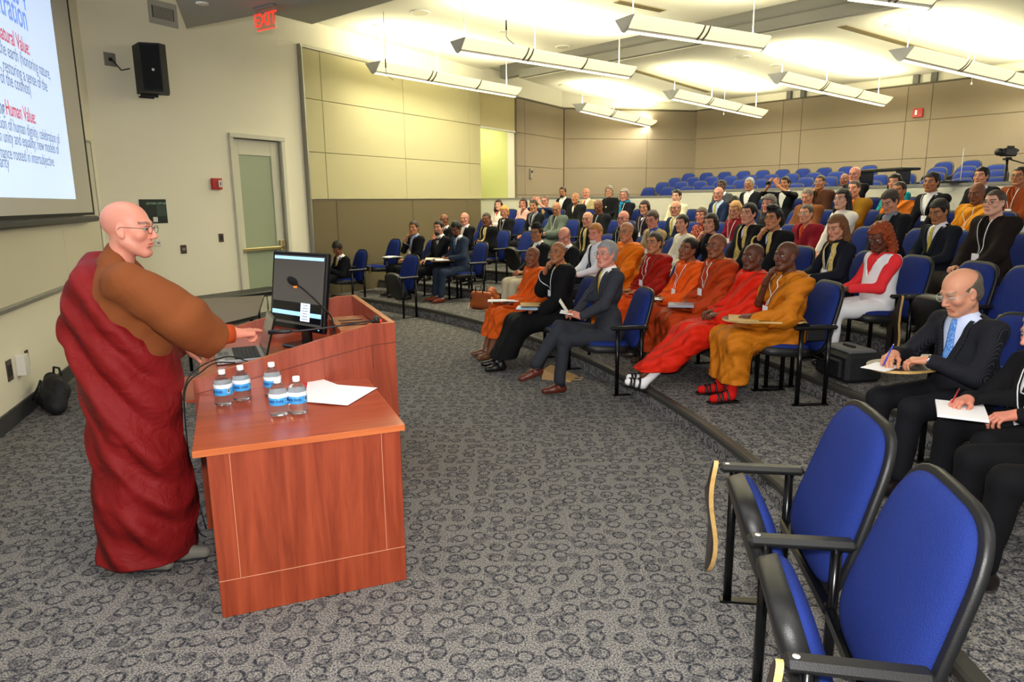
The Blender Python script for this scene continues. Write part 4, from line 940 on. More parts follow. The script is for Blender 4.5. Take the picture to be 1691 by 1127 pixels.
s, z = onF(356, 304); wall_thing('fire_alarm', 'red fire alarm strobe on beige wall left of the glass door', 'fire alarm', CORN, dF, s, z, [('housing', -.085, .085, -.085, .085, 0, .05, REDP), ('strobe_lens', .01, .065, -.05, .055, .05, .02, mat('lens_white', '#e9e6e0', .2)), ('lens_bar', .03, .045, -.03, .03, .07, .004, INK)])
s, z = onF(180, 98); wall_thing('cable_plate', 'grey cable plate left of the black wall loudspeaker', 'wall plate', CORN, dF, s, z, [('plate', -.07, .09, -.085, .085, 0, .008, mat('steel_plate', '#8d8b83', .4, .4)), ('cable_gland', -.01, .03, -.02, .02, .008, .02, INK)])
VG = mat('vent_grille_grey', '#a8a59a', .6)
s0, z0_ = onF(246, 12); s1b, _ = onF(291, 32)
bx = [('frame', -.02, s1b-s0+.02, -.10, .22, 0, .01, VG), ('grille', .03, s1b-s0-.04, -.02, .14, .01, .004, mat('vent_dark', '#3c3c3c', .6))]
for k in range(14): bx.append(('vane', .05+k*(s1b-s0-.1)/14, .062+k*(s1b-s0-.1)/14, -.02, .14, .014, .004, VG))
wall_thing('air_vent', 'rectangular grey air vent high on the wall above the loudspeaker', 'air vent', CORN, dF, s0, z0_-.1, bx)
s, z = onF(233, 370); s2, _ = onF(274, 337); 
ps = wall_thing('poster', 'dark green poster with white lettering on wall behind the speaker\'s head', 'poster', CORN, dF, s, z, [('sheet', 0, s2-s, 0, .34, 0, .008, mat('poster_dark', '#14231f', .4)), ('picture', .62*(s2-s), .97*(s2-s), .10, .26, .008, .001, mat('poster_photo', '#33473f', .4, var=.5, bscale=30)), ('white_note', .45*(s2-s), .62*(s2-s), .02, .09, .008, .001, IVO)])
M = frame_M(w2(CORN, dF, s+.10, .0095, z+.27), (dF[0], dF[1], 0), (0, 0, 1)); t = text_obj('lettering', 'LECTURE CAPTURE', .036, mat('poster_letters', '#a8d8b8', .5), ps, None, .0004); t.matrix_parent_inverse = Matrix.Translation(-ps.location); t.matrix_basis = M
# wall loudspeaker
s, z = onF(225, 92); hp_ = w2(CORN, dF, s, .30, z-.22); ra = math.atan2(dF[1], dF[0])
spk_ = empty('wall_loudspeaker', tuple(hp_), ra-.55, 'black wall-mounted loudspeaker high on the beige wall beside the screen', 'loudspeaker')
SPKM = mat('speaker_black', '#121319', .6, bump=.2, bscale=400)
b = MB(); P = [(-.20, .14), (-.12, -.16), (.12, -.20), (.20, -.12), (.20, .14)]; b.prism(P, -.30, .32, SPKM); b.build('cabinet', spk_)
b = MB(); b.box((0.0, -.185, .01), (.22, .012, .56), mat('speaker_grille', '#1a1b22', .7, bump=.8, bscale=900), rotz(-.16)); b.build('grille', spk_)
b = MB(); b.box((.02, -.196, -.02), (.03, .004, .03), IVO, rotz(-.16)); b.build('badge', spk_)
b = MB(); b.tube([(-.18, .10, -.34), (0, .16, -.34), (.0, .26, -.2)], .012, SPKM); b.box((-.05, .1, -.32), (.22, .05, .03), SPKM); b.build('bracket', spk_)
b = MB(); p0 = w2(CORN, dF, onF(182, 98)[0], .03, onF(182, 98)[1]); p1 = w2(CORN, dF, onF(200, 116)[0], .2, onF(200, 116)[1]); b.tube([p0, .5*(p0+p1)+np.array([0, 0, -.08]), p1], .008, INK)
tag(b.build('speaker_cable'), 'thin black cable from the wall plate to the loudspeaker', 'cable')
# alarm on back wall column and wall device
s, z = on_wall(1518, 187, K3, AZB); wall_thing('fire_alarm', 'red fire alarm strobe on the brown back wall column', 'fire alarm', K3, dB, s, z, [('housing', -.11, .11, -.10, .10, .07, .06, REDP), ('strobe_lens', -.05, .0, -.05, .06, .13, .02, mat('lens_white', '#e9e6e0', .2))])
s, z = onF(872, 287); wall_thing('wall_sensor', 'small grey oval device on tan wall right of the doorway opening', 'wall device', CORN, dF, s, z, [('body', -.06, .06, -.13, .13, .07, .05, mat('device_grey', '#8d877a', .5)), ('lens', -.03, .03, .02, .08, .12, .02, INK)])
# EXIT sign hanging from soffit
ex = G(420, 17, 4.08); ex2 = G(455, 8, 4.08); exd = (ex2-ex)[:2]; exl = np.linalg.norm(exd); exd /= exl; exc = .5*(ex+ex2)
sg = empty('exit_sign', (exc[0], exc[1], 4.1), 0, 'clear hanging EXIT sign with glowing red letters under the soffit', 'exit sign')
exn = np.array([exd[1], -exd[0]]); RE = np.array([[exd[0], exn[0], 0], [exd[1], exn[1], 0], [0, 0, 1.]])
b = MB(); b.box((exc[0], exc[1], 4.085), (.36, .07, .03), mat('sign_housing', '#8a8680', .4, .3), RE, .006); lchild(b, 'housing', sg)
b = MB(); b.box((exc[0], exc[1], 3.955), (.34, .008, .23), mat('sign_acrylic', '#f2c9b8', .1, trans=.85, ior=1.1), RE); lchild(b, 'acrylic_panel', sg)
b = MB(); b.box((exc[0], exc[1], 3.842), (.34, .010, .008), mat('exit_red', '#e0241c', .4, emis='#ff2a1a', estr=1.6), RE); lchild(b, 'red_edge', sg)
M = frame_M((exc[0]+exn[0]*.006, exc[1]+exn[1]*.006, 3.885), (exd[0], exd[1], 0), (0, 0, 1)); t = text_obj('exit_letters', 'EXIT', .205, mat('exit_red', '#e0241c'), sg, None, .001, 'CENTER', .001); t.matrix_parent_inverse = Matrix.Translation(-sg.location); t.matrix_basis = M
# ------------------------------------------------------------------ pendant lights
LAMPM = mat('lamp_lens', '#ffffff', .5, emis='#fff3c8', estr=2.6); LGREY = mat('lamp_body', '#b9bcc4', .35, .3); LWHITE = mat('lamp_white', '#f0efe8', .4)
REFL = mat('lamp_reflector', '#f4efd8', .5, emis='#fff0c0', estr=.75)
def pendant(a, b_, z, zc, label, nseg, rods):
    A, B = G(*a, z), G(*b_, z); c = .5*(A+B); d = (B-A)[:2]; L = float(np.linalg.norm(d)); ang = math.atan2(d[1], d[0])
    r = empty('pendant_light', tuple(c), ang, label, 'pendant light', 'suspended linear lights'); h = L/2
    b = MB()   # central tube housing under the wings
    b.prism([(-h, -.045), (h, -.045), (h, .045), (-h, .045)], -.065, -.02, LWHITE); b.build('housing', r)
    b = MB(); b.prism([(-h+.02, -.04), (h-.02, -.04), (h-.02, .04), (-h+.02, .04)], -.075, -.066, LAMPM); b.build('lens', r)
    for sy in (-1, 1):
        b = MB(); V = []; prof = [(.045, -.03), (.10, .0), (.155, .045), (.20, .11)]
        for x in (-h, h):
            for y, zz in prof: V.append((x, sy*y, zz))
            for y, zz in prof[::-1]: V.append((x, sy*(y+.004), zz-.008))
        n = 8; F_ = [(k, (k+1) % n, n+(k+1) % n, n+k) if sy > 0 else (k, n+k, n+(k+1) % n, (k+1) % n) for k in range(n)]+[tuple(range(n)), tuple(range(n, 2*n))]
        b.add(V, F_, REFL); b.build('wing', r)
    b = MB()
    for sy in (-1, 1): b.box((0, sy*.052, -.036), (2*h, .006, .010), mat('lamp_rib', '#6d6a60', .5))
    b.build('trim_line', r)
    for e in (-1, 1):
        b = MB(); P = [(0, -.09), (.05, -.07), (.205, .115), (-.205, .115), (-.05, -.07)]; V = [(e*(h+q), y, zz) for q in (0, .018) for y, zz in P]
        b.add(V, [(0, 1, 2, 3, 4), (9, 8, 7, 6, 5)]+[(k, (k+1) % 5, 5+(k+1) % 5, 5+k) for k in range(5)], LGREY); b.build('end_cap', r)
    for k in range(1, nseg):
        x = -h+L*k/nseg; 
        for dx in ((-.05, .05) if k == 1 else (0,)):
            b = MB(); P = [(.05, -.065), (.115, -.022), (.170, .030), (.214, .108), (.200, .118), (.045, -.035)]
            for sy in (-1, 1):
                V = [(x+dx+q, sy*y, zz) for q in (-.012, .012) for y, zz in P]; b.add(V, [(0, 1, 2, 3, 4, 5), (11, 10, 9, 8, 7, 6)]+[(j, (j+1) % 6, 6+(j+1) % 6, 6+j) for j in range(6)], mat('lamp_rib', '#6d6a60', .5))
            b.build('rib', r)
    for f in rods:
        b = MB(); x = -h+L*f; b.tube([(x, 0, .0), (x, 0, zc-z)], .008, LWHITE, 8); rd = b.build('suspension_rod', r)
        b = MB(); b.tube([(x, 0, zc-z-.012), (x, 0, zc-z)], .06, LWHITE, 16); b.build('canopy', rd)
    l = bpy.data.lights.new('lamp_glow', 'AREA'); l.shape = 'RECTANGLE'; l.size = L*.96; l.size_y = .16; l.energy = P_UP*L/4; l.color = WARM
    o = bpy.data.objects.new('lamp_glow', l); COL.objects.link(o); o.parent = r; o.location = (0, 0, .125); o.rotation_euler = (math.pi, 0, 0)
    l = bpy.data.lights.new('lamp_downlight', 'AREA'); l.shape = 'RECTANGLE'; l.size = L*.96; l.size_y = .07; l.energy = P_DN*L/4; l.color = WARM
    o = bpy.data.objects.new('lamp_downlight', l); COL.objects.link(o); o.parent = r; o.location = (0, 0, -.082)
ZF, ZR = 4.17, 4.06
for a, b_, z, zc, lab, ns, rods in [((617, 114), (850, 155), ZF, 4.93, 'suspended linear light in front row, leftmost, nearest the beige wall', 3, (.03, .4, .93)), ((757, 78), (1038, 123), ZF, 4.93, 'suspended linear light in front row, second from left', 3, (.03, .4, .93)),
    ((1032, 43), (1256, 76), ZF, 4.93, 'suspended two-section linear light in front row, third from left', 2, (.05, .93)), ((1400, -12), (1532, 5), ZF, 4.93, 'suspended linear light cut by the top edge of the photo', 2, (.05, .93)),
    ((957, 179), (1082, 208), ZR, 4.70, 'suspended linear light in rear row, leftmost and farthest', 3, (.03, .4, .93)), ((1108, 158), (1256, 190), ZR, 4.70, 'suspended linear light in rear row, second from left', 3, (.03, .4, .93)),
    ((1284, 131), (1459, 170), ZR, 4.70, 'suspended linear light in rear row, third from left', 3, (.03, .4, .93)), ((1488, 92), (1720, 146), ZR, 4.70, 'suspended linear light in rear row, rightmost, nearest the camera', 3, (.03, .4, .93))]:
    pendant(a, b_, z, zc, lab, ns, rods)
# ceiling fittings
def ceil_disc(x, y, z, r, lab, name='ceiling_speaker', cat='ceiling speaker'):
    p = G(x, y, z); t = empty(name, tuple(p), 0, lab, cat, None); b = MB(); b.lathe([(r, .0), (r, -.012), (r*.86, -.016)], LWHITE, 28); b.build('trim_ring', t)
    b = MB(); b.lathe([(r*.86, -.014), (0.001, -.014)], mat('speaker_cloth', '#d9d3b4', .8), 28); b.build('grille', t)
ceil_disc(694, 20, 4.93, .17, 'round ceiling speaker above the leftmost pendant light'); ceil_disc(929, 77, 4.93, .15, 'round ceiling speaker above the third pendant light of front row')
ceil_disc(832, 51, 4.93, .10, 'small round ceiling fitting between the hanging microphones', 'ceiling_sensor', 'ceiling sensor'); ceil_disc(932, 140, 4.70, .14, 'round ceiling speaker on lower rear ceiling, far left')
ceil_disc(1227, 94, 4.70, .16, 'round ceiling speaker on lower rear ceiling near the middle'); ceil_disc(1280, 107, 4.70, .11, 'small beige disc on rear ceiling right of the middle speaker', 'ceiling_sensor', 'ceiling sensor'); ceil_disc(1480, 40, 4.70, .17, 'round ceiling speaker on rear ceiling, right side')
ceil_disc(334, 5, 4.10, .07, 'small round sprinkler cover on the grey soffit', 'sprinkler_cover', 'sprinkler')
def diffuser(a, b_, z, lab):
    A, B = G(*a, z), G(*b_, z); c = .5*(A+B); d = (B-A)[:2]; L = float(np.linalg.norm(d)); t = empty('air_diffuser', tuple(c), math.atan2(d[1], d[0]), lab, 'air diffuser')
    b = MB(); b.box((0, 0, -.004), (L, .17, .008), mat('diffuser_frame', '#b9a874', .6)); b.build('frame', t)
    for k in range(3): b = MB(); b.box((0, -.05+.05*k, -.011), (L-.04, .014, .008), mat('diffuser_slot', '#5f5434', .7)); b.build('slot', t)
diffuser((1018, 2), (1095, 18), 4.93, 'slotted air diffuser on front ceiling at the top of the photo'); diffuser((1040, 114), (1170, 152), 4.70, 'long slotted air diffuser on rear ceiling, left one'); diffuser((1390, 43), (1570, 94), 4.70, 'long slotted air diffuser on rear ceiling, right one')
def hang_mic(x, y0, y1, xt, yt, z, lab):
    p = G(x, y1, z); t = empty('hanging_microphone', tuple(p), 0, lab, 'microphone'); b = MB(); b.tube([(0, 0, 4.93-z), (.0, 0, .12)], .004, mat('mic_cable_grey', '#8b897c', .6), 6); b.build('cable', t)
    b = MB(); b.tube([(0, 0, .14), (0, 0, .0)], [.010, .012], INK, 8); b.tube([(0, 0, 0), (.0, 0, -.09)], .007, LWHITE, 8); b.tube([(0, 0, -.09), (.03, 0, -.13), (.12, 0, -.20)], .006, mat('mic_cable_grey', '#8b897c', .6), 6); b.build('capsule', t)
hang_mic(637, 9, 112, 648, 135, 4.05, 'hanging choir microphone beside the leftmost pendant light'); hang_mic(836, 5, 50, 850, 75, 4.35, 'hanging choir microphone above the second pendant light')
for (x, y, lab) in ((1195, 190, 'thin rod with small sensor hanging past the second rear light'), (1604, 140, 'thin rod with small sensor hanging past the rightmost rear light')):
    p = G(x, y, 4.0); t = empty('hanging_rod', tuple(p), 0, lab, 'ceiling rod'); b = MB(); b.tube([(0, 0, .0), (0, 0, .70)], .006, LWHITE, 6); b.build('rod', t); b = MB(); b.lathe([(.004, .06), (.014, .03), (.022, 0), (.0, 0)], LWHITE, 12); b.build('tip', t)
#PART4
# ------------------------------------------------------------------ lectern
LU = np.array([.928, .372]); LV = np.array([-.372, .928]); LO = np.array([-1.31, 2.82]); LANG = math.atan2(LU[1], LU[0])
def LW(u, v, z): q = LO+LU*u+LV*v; return np.array([q[0], q[1], z])
LP = LO+LV*.98; LAZ = math.degrees(math.atan2(LU[0], LU[1]))
def lp(x, y): s, z = on_wall(x, y, LP, LAZ); return s, z
lec = empty('lectern', tuple(LW(0, 0, 0)), LANG, 'large cherry wood lectern console with sloping side panels and lower side shelf', 'lectern')
LINE = mat('veneer_joint', '#c98a6a', .6)
b = MB(); b.box((.42, .47, .385), (.84, .94, .77), CHERRY, bev=.003); cab = b.build('side_cabinet', lec)
b = MB(); 
for x0, x1, z0, z1 in ((0, .84, .178, .181), (.09, .0925, .18, .77), (.748, .7505, .18, .77)): b.box(((x0+x1)/2, -.0005, (z0+z1)/2), (x1-x0, .003, z1-z0), LINE)
b.build('panel_joints', cab)
b = MB(); b.box((.403, .485, .785), (.91, .985, .027), CHERRY_H); so = b.build('side_shelf', lec)
b = MB(); b.box((.403, -.0095, .785), (.912, .004, .030), CHERRY_E, bev=.001); b.box((.8595, .485, .785), (.003, .985, .030), CHERRY_E); b.build('edge_band', so)
uL, zL = lp(318, 628); uK, zK = lp(612, 534); uR, zR = lp(652, 533); zL = max(.84, min(.95, zL)); DV = 1.40
prof = [(uL, 0), (uR, 0), (uR, zR), (uK, zR), (uL, zL)]
def side_panel(v0, name):
    b = MB(); n = 5; V = [(u, v0+dv, z) for dv in (0, .032) for u, z in prof]; b.add(V, [(0, 1, 2, 3, 4), (9, 8, 7, 6, 5), (0, 5, 6, 1), (1, 6, 7, 2), (4, 9, 5, 0)], CHERRY)
    b.add(V, [(2, 7, 8, 3), (3, 8, 9, 4)], CHERRY_E); return b.build(name, lec)
sp1 = side_panel(.98, 'side_panel'); side_panel(.98+DV-.03, 'side_panel')
b = MB(); s1, s2 = (lp(322, 652), lp(612, 571)); s3 = lp(656, 565)
def strip(p, q, w=.0022): 
    d = np.array(q)-np.array(p); d = d/np.linalg.norm(d); n = np.array([-d[1], d[0]])*w; V = [(p[0]+n[0], .978, p[1]+n[1]), (p[0]-n[0], .978, p[1]-n[1]), (q[0]-n[0], .978, q[1]-n[1]), (q[0]+n[0], .978, q[1]+n[1])]
    V += [(x, .9795, z) for x, _, z in V]; b.add(V, [(0, 1, 2, 3), (0, 4, 5, 1), (2, 6, 7, 3), (1, 5, 6, 2), (3, 7, 4, 0)], mat('joint_dark', '#5f2414', .6))
strip(s1, s2); strip(s2, s3); strip((s2[0]+.01, s2[1]), (s2[0]+.01, .85)); b.build('panel_joints', sp1)
b = MB(); b.box((uR-.016, .98+DV/2, zR/2), (.032, DV-.066, zR), CHERRY); e = b.build('end_panel', lec)
b = MB(); b.box((uR-.016, .98+DV/2, zR+.001), (.034, DV, .004), CHERRY_E); b.build('edge_band', e)
b = MB(); b.box(((uL+uR)/2, .98+DV/2, .845), (uR-uL-.04, DV-.07, .03), CHERRY_H); b.build('worktop', lec)
b = MB(); b.box(((uL+.15+uR)/2, .98+DV/2, .42), (uR-uL-.20, DV-.07, .82), CHERRY); b.build('console_body', lec)
b = MB(); b.box((uR-.16, .98+DV*.42, .95), (.24, .55, .18), CHERRY_H, bev=.003); gb = b.build('slotted_ledge', lec)
b = MB(); 
for k in range(3): b.box((uR-.16, .98+DV*.42-.12+.10*k, 1.041), (.16, .022, .004), mat('slot_dark', '#3a1208', .8))
b.build('slots', gb)
tr = empty('keyboard_tray', tuple(LW(uL-.10, 1.55, .72)), LANG, 'pull-out wooden keyboard tray at the left end of the lectern', 'tray')
b = MB(); b.box((.0, -.1, .0), (.20, .62, .02), CHERRY_H, bev=.003); b.build('tray_board', tr)
b = MB(); b.box((-.05, .16, .016), (.09, .05, .012), mat('white_plastic', '#e6e8ee', .4), bev=.003); b.build('white_pad', tr)
b = MB(); b.box((-.05, -.42, -.012), (.20, .02, .035), RAIL, bev=.003); b.build('slide_rail', tr)
# monitor
mo = empty('monitor', tuple(LW(.60, 1.60, .861)), math.atan2(math.cos(math.radians(-52)), math.sin(math.radians(-52)))+math.pi, 'large black computer monitor standing inside the lectern', 'monitor')
mp_ = G(500, 556, .87); mo.location = (mp_[0]*.93, mp_[1]*.93, .861)
Rm = rotx(math.radians(-8)); mc = np.array([0, .0, .385]); MW, MH = .60, .52
def mbx(c, d, m, bev=0., b=None): b = b or MB(); b.box(mc+Rm@np.array(c), d, m, Rm, bev); return b
GB = mat('gloss_black', '#0d0d12', .18)
mbx((0, 0, 0), (MW, .035, MH), GB, .008).build('bezel', mo)
scr = mbx((0, -.0185, .008), (MW-.05, .002, MH-.06), mat('screen_grey', '#3a3836', .15, emis='#47433f', estr=.55)).build('screen', mo)
bw = mbx((0, -.0200, MH/2-.040), (MW-.06, .001, .020), mat('screen_blue_bar', '#8fc0ea', .3, emis='#8fc4f2', estr=.9)); bw.build('title_bar', scr)
b = mbx((0, -.0200, -.14), (MW-.06, .001, .13), mat('screen_dark_area', '#0b0c12', .3)); b.build('window', scr)
b = mbx((0, -.0206, -.150), (MW-.06, .001, .028), mat('screen_blue_bar', '#8fc0ea', .3)); b.build('task_bar', scr)
b = mbx((.10, -.0212, -.135), (.10, .001, .12), mat('screen_menu', '#c9d8ea', .3, emis='#c9dcf2', estr=.8)); mn = b.build('menu', scr)
b = MB()
for k in range(6): mbx((.10, -.0218, -.09-.018*k), (.05+.01*(k % 3), .0006, .004), mat('screen_text_line', '#54657c', .4), b=b)
b.build('menu_lines', mn)
b = MB(); b.lathe([(.022, 0), (.020, .01), (.005, .05), (0, .052)], mat('cone_orange', '#e8822a', .4, emis='#e8822a', estr=.5), 14); b.V = [tuple(mc+Rm@np.array([x-.02, -.023+y*.02, z+.02])) for x, y, z in b.V]
b.build('cone_icon', scr)
b = MB(); b.box((0, .035, .10), (.10, .03, .20), GB, bev=.01); b.box((0, .02, .012), (.28, .20, .022), GB, bev=.01); b.build('stand', mo)
b = MB(); b.box((MW/2-.05, -.0200, -MH/2+.02), (.008, .002, .004), mat('power_led', '#7fd0ff', .4, emis='#9fd8ff', estr=2.)); b.V = [tuple(mc+Rm@np.array(v)) for v in b.V]; b.build('power_light', mo)
# laptop
lt = empty('laptop', tuple(LW(uL+.25, 1.60, .861)), LANG+.05, 'open silver and black laptop on the lectern, its screen facing the speaker', 'laptop')
lt.scale = (1.12, 1.12, 1.0); LSIL = mat('laptop_silver', '#8d8f94', .3, .6); KEY = mat('laptop_key', '#1d1e22', .5)
b = MB(); b.box((0, 0, .014), (.26, .37, .024), LSIL, bev=.006); bs = b.build('base', lt)
b = MB(); b.box((.035, 0, .0268), (.135, .335, .002), KEY); b.build('keyboard_well', bs)
b = MB()
for i in range(6):
    for j in range(15): b.box((-.02+.022*i, -.155+.022*j, .0295), (.018, .018, .004), KEY, bev=.0015)
o = b.build('keys', bs); o['kind'] = 'stuff'
b = MB(); b.box((-.085, .02, .0265), (.055, .10, .001), mat('touchpad', '#4b4d52', .35)); b.box((-.085, .02, .0267), (.004, .10, .001), LSIL); b.build('touchpad', bs)
b = MB(); b.box((-.10, -.155, .0265), (.03, .022, .001), IVO); b.build('sticker', bs)
Rl = roty(math.radians(14)); hg = np.array([.13, 0, .026])
b = MB(); b.box(hg+Rl@np.array([0, 0, .125]), (.010, .37, .25), GB, Rl, .004); lid = b.build('lid', lt)
b = MB(); b.box(hg+Rl@np.array([-.0056, 0, .128]), (.001, .34, .215), mat('laptop_screen', '#57504a', .12, emis='#6a6258', estr=.25), Rl); b.build('screen', lid)
# microphones
def goose(name, lab, pts, foam):
    base = np.array(pts[0]); t = empty(name, tuple(base), 0, lab, 'microphone'); P = [np.array(p)-base for p in pts]; Q = []
    for i in range(len(P)-1):
        p0, p1, p2, p3 = P[max(i-1, 0)], P[i], P[i+1], P[min(i+2, len(P)-1)]
        for k in range(6):
            s = k/6; Q.append(.5*((2*p1)+(-p0+p2)*s+(2*p0-5*p1+4*p2-p3)*s*s+(-p0+3*p1-3*p2+p3)*s**3))
    Q.append(P[-1]); b = MB(); b.tube(Q, .0055, BLACK_P, 8); b.build('gooseneck', t); d = (P[-1]-P[-2]); d /= np.linalg.norm(d); e = P[-1]
    b = MB(); 
    if foam: b.sphere(e+d*.03, (.024, .024, .040), mat('foam_black', '#141416', .95, bump=1., bscale=500), 14, np.array(Vector((0, 0, 1)).rotation_difference(Vector(d)).to_matrix())); b.build('foam_windscreen', t)
    else: b.tube([e, e+d*.01, e+d*.13], [.008, .013, .013], BLACK_P, 10); b.build('capsule', t)
    b = MB(); b.tube([(0, 0, -.01), (0, 0, .03)], .016, BLACK_P, 12); b.build('connector', t); return t
m1b = atY(551, 538, 4.30); goose('gooseneck_microphone', 'gooseneck microphone with black foam windscreen in front of the monitor', [(m1b[0], m1b[1], .88)]+[tuple(atY(x, y, Y)) for x, y, Y in ((549, 530, 4.3), (530, 505, 4.25), (505, 481, 4.2), (489, 469, 4.15))], True)
t = goose('gooseneck_microphone', 'thin black gooseneck microphone lying along the near lectern rim', [tuple(atY(x, y, Y)) for x, y, Y in ((622, 531, 4.12), (600, 532, 4.08), (550, 540, 4.0), (500, 546, 3.95), (482, 547, 3.93))], False)
b = MB(); p = atY(628, 530, 4.12)-np.array(t.location); b.tube([p, p-np.array([.05, 0, .004])], .012, BLACK_P, 12); b.tube([p+np.array([.006, 0, 0]), p], .008, mat('red_led', '#ff2a20', .4, emis='#ff3020', estr=1.5), 10); b.build('red_ring', t)
mouse = MB(); mouse.sphere((0, 0, .012), (.032, .055, .020), BLACK_P, 16); ms_ = mouse.build('computer_mouse', None, tuple(LW(uL+.12, 1.08, .86))); ms_.rotation_euler = (0, 0, LANG+.6); tag(ms_, 'black computer mouse at the near left corner of the lectern top', 'mouse')
for k, (lab, P) in enumerate([('black cable looping from the laptop over the lectern edge to the floor', [LW(uL+.22, 1.37, .875), LW(uL+.12, 1.25, .91), LW(uL+.05, 1.06, .91), LW(uL-.05, 1.04, .80), LW(uL-.06, 1.02, .4), LW(uL-.04, .96, .25), LW(uL-.0, .90, .01)]),
                               ('second black cable hanging down the left end of lectern, looped', [LW(uL+.30, 1.36, .875), LW(uL+.16, 1.30, .93), LW(uL-.04, 1.18, .84), LW(uL-.09, 1.10, .5), LW(uL-.06, 1.0, .35), LW(uL-.05, .93, .05), LW(uL+.0, .85, .01)])]):
    Q = []; P = [np.array(p) for p in P]
    for i in range(len(P)-1):
        p0, p1, p2, p3 = P[max(i-1, 0)], P[i], P[i+1], P[min(i+2, len(P)-1)]
        for j in range(6): s = j/6; Q.append(.5*((2*p1)+(-p0+p2)*s+(2*p0-5*p1+4*p2-p3)*s*s+(-p0+3*p1-3*p2+p3)*s**3))
    b = MB(); b.tube(Q, .004, BLACK_P, 6); tag(b.build('cable'), lab, 'cable')
pd_ = MB(); pd_.box((0, 0, .004), (.12, .09, .008), mat('pad_grey', '#b9bcc0', .4), bev=.003); o = pd_.build('touch_panel', None, tuple(LW(.62, 1.38, .861))); o.rotation_euler = (0, 0, LANG); tag(o, 'small flat grey control panel lying by the monitor stand', 'panel')
# water bottles
PET = mat('bottle_plastic', '#f4f8fa', .05, trans=.96, ior=1.2); LAB = mat('bottle_label_blue', '#3f9ee0', .35); LABW = mat('bottle_label_white', '#eef6fc', .35); CAPW = mat('bottle_cap_white', '#f3f4f6', .4, bump=.2, bscale=300); LTXT = mat('label_text_navy', '#1b3f86', .4)
def bottle(px, py, lab, face):
    p = G(px, py, .7995); r = empty('water_bottle', (p[0], p[1], .7995), face, lab, 'water bottle', 'water bottles on the lectern shelf')
    b = MB(); BK = 1.42; pr = [(0, .004), (.020, .003), (.030, .006), (.0320, .014), (.0315, .030), (.0300, .040), (.0315, .050), (.0318, .070), (.0318, .118), (.0305, .130), (.022, .148), (.0135, .160), (.0125, .168), (.0125, .178)]
    b.lathe([(q*BK if z < .15 else q*(BK*.5+.5), z) for q, z in pr], PET, 28); b.build('bottle_body', r)
    b = MB(); b.lathe([(q*BK, z) for q, z in [(.0325, .060), (.0328, .062), (.0328, .096), (.0325, .097)]], LAB, 28); lb = b.build('label', r)
    b = MB(); b.lathe([(q*BK, z) for q, z in [(.0326, .097), (.0329, .098), (.0329, .116), (.0326, .117)]], LABW, 28); b.build('label_top_band', lb)
    b = MB(); b.lathe([(.0172, .166), (.0180, .168), (.0180, .186), (.0165, .190), (0, .190)], CAPW, 22); b.build('cap', r)
    t = text_obj('brand_lettering', 'DEER PARK', .0125, LTXT, lb, None, .0004, 'CENTER', .0003); me = t.data
    for v in me.vertices:
        a = v.co.x/.0335/BK*1.25; y = v.co.y*1.4; rr = .0333*BK+v.co.z; v.co = (rr*math.sin(a), -rr*math.cos(a), .0745+y)
    b = MB(); 
    for k in range(9): a = 1.25+.035*k; b.box((.0332*BK*math.sin(a), -.0332*BK*math.cos(a), .084), (.0007+.0004*(k % 3), .0006, .020), INK, rotz(a))
    b.box((.0330*BK*math.sin(1.39), -.0330*BK*math.cos(1.39), .084), (.014, .0003, .026), LABW, rotz(1.39)); b.build('bar_code', lb)
for x, y, l, f in ((371, 669, 'water bottle nearest the speaker, leftmost on the shelf', -.2), (401, 661, 'water bottle just behind and right of the leftmost one', .5), (452, 655, 'water bottle partly hidden behind the two front right bottles', .3), (462, 686, 'water bottle in front, middle of the shelf', .25), (493, 683, 'water bottle at the right end, beside the white papers', .15)): bottle(x, y, l, f-.25)
def flat_sheet(name, pts, z, th, m, lab, cat, folds_=None, parent=None):
    b = MB(); P = [G(x, y, z+dz)[:2] for (x, y, dz) in pts]; b.V = []; n = len(P); V = [(p[0], p[1], z+q[2]) for p, q in zip(P, pts)]+[(p[0], p[1], z+q[2]+th) for p, q in zip(P, pts)]
    c = np.mean(np.array(V), 0); c[2] = z; V = [tuple(np.array(v)-c) for v in V]
    A = sum((P[i][0]*P[(i+1) % n][1]-P[(i+1) % n][0]*P[i][1]) for i in range(n)); o = list(range(n)) if A > 0 else list(range(n))[::-1]
    tri = [(n+o[0], n+o[i], n+o[i+1]) for i in range(1, n-1)]+[(o[0], o[i+1], o[i]) for i in range(1, n-1)]+[(o[i], o[(i+1) % n], n+o[(i+1) % n], n+o[i]) for i in range(n)]
    b.add(V, tri, m); ob = b.build(name, parent, tuple(c)); return tag(ob, lab, cat)
PAPER = mat('paper_white', '#f6f7fb', .7)
flat_sheet('folder', [(485, 640, 0), (506, 620, 0), (545, 628, 0), (520, 652, 0)], .7995, .004, mat('folder_red', '#c8232c', .5), 'red folder peeking out under the white papers behind the bottles', 'folder')
flat_sheet('paper_sheet', [(503, 664, 0), (510, 618, .0), (558, 636, .012), (623, 641, .0), (574, 670, 0), (540, 667, .006)], .8038, .0015, PAPER, 'white papers lying on the lectern shelf right of the bottles', 'papers')
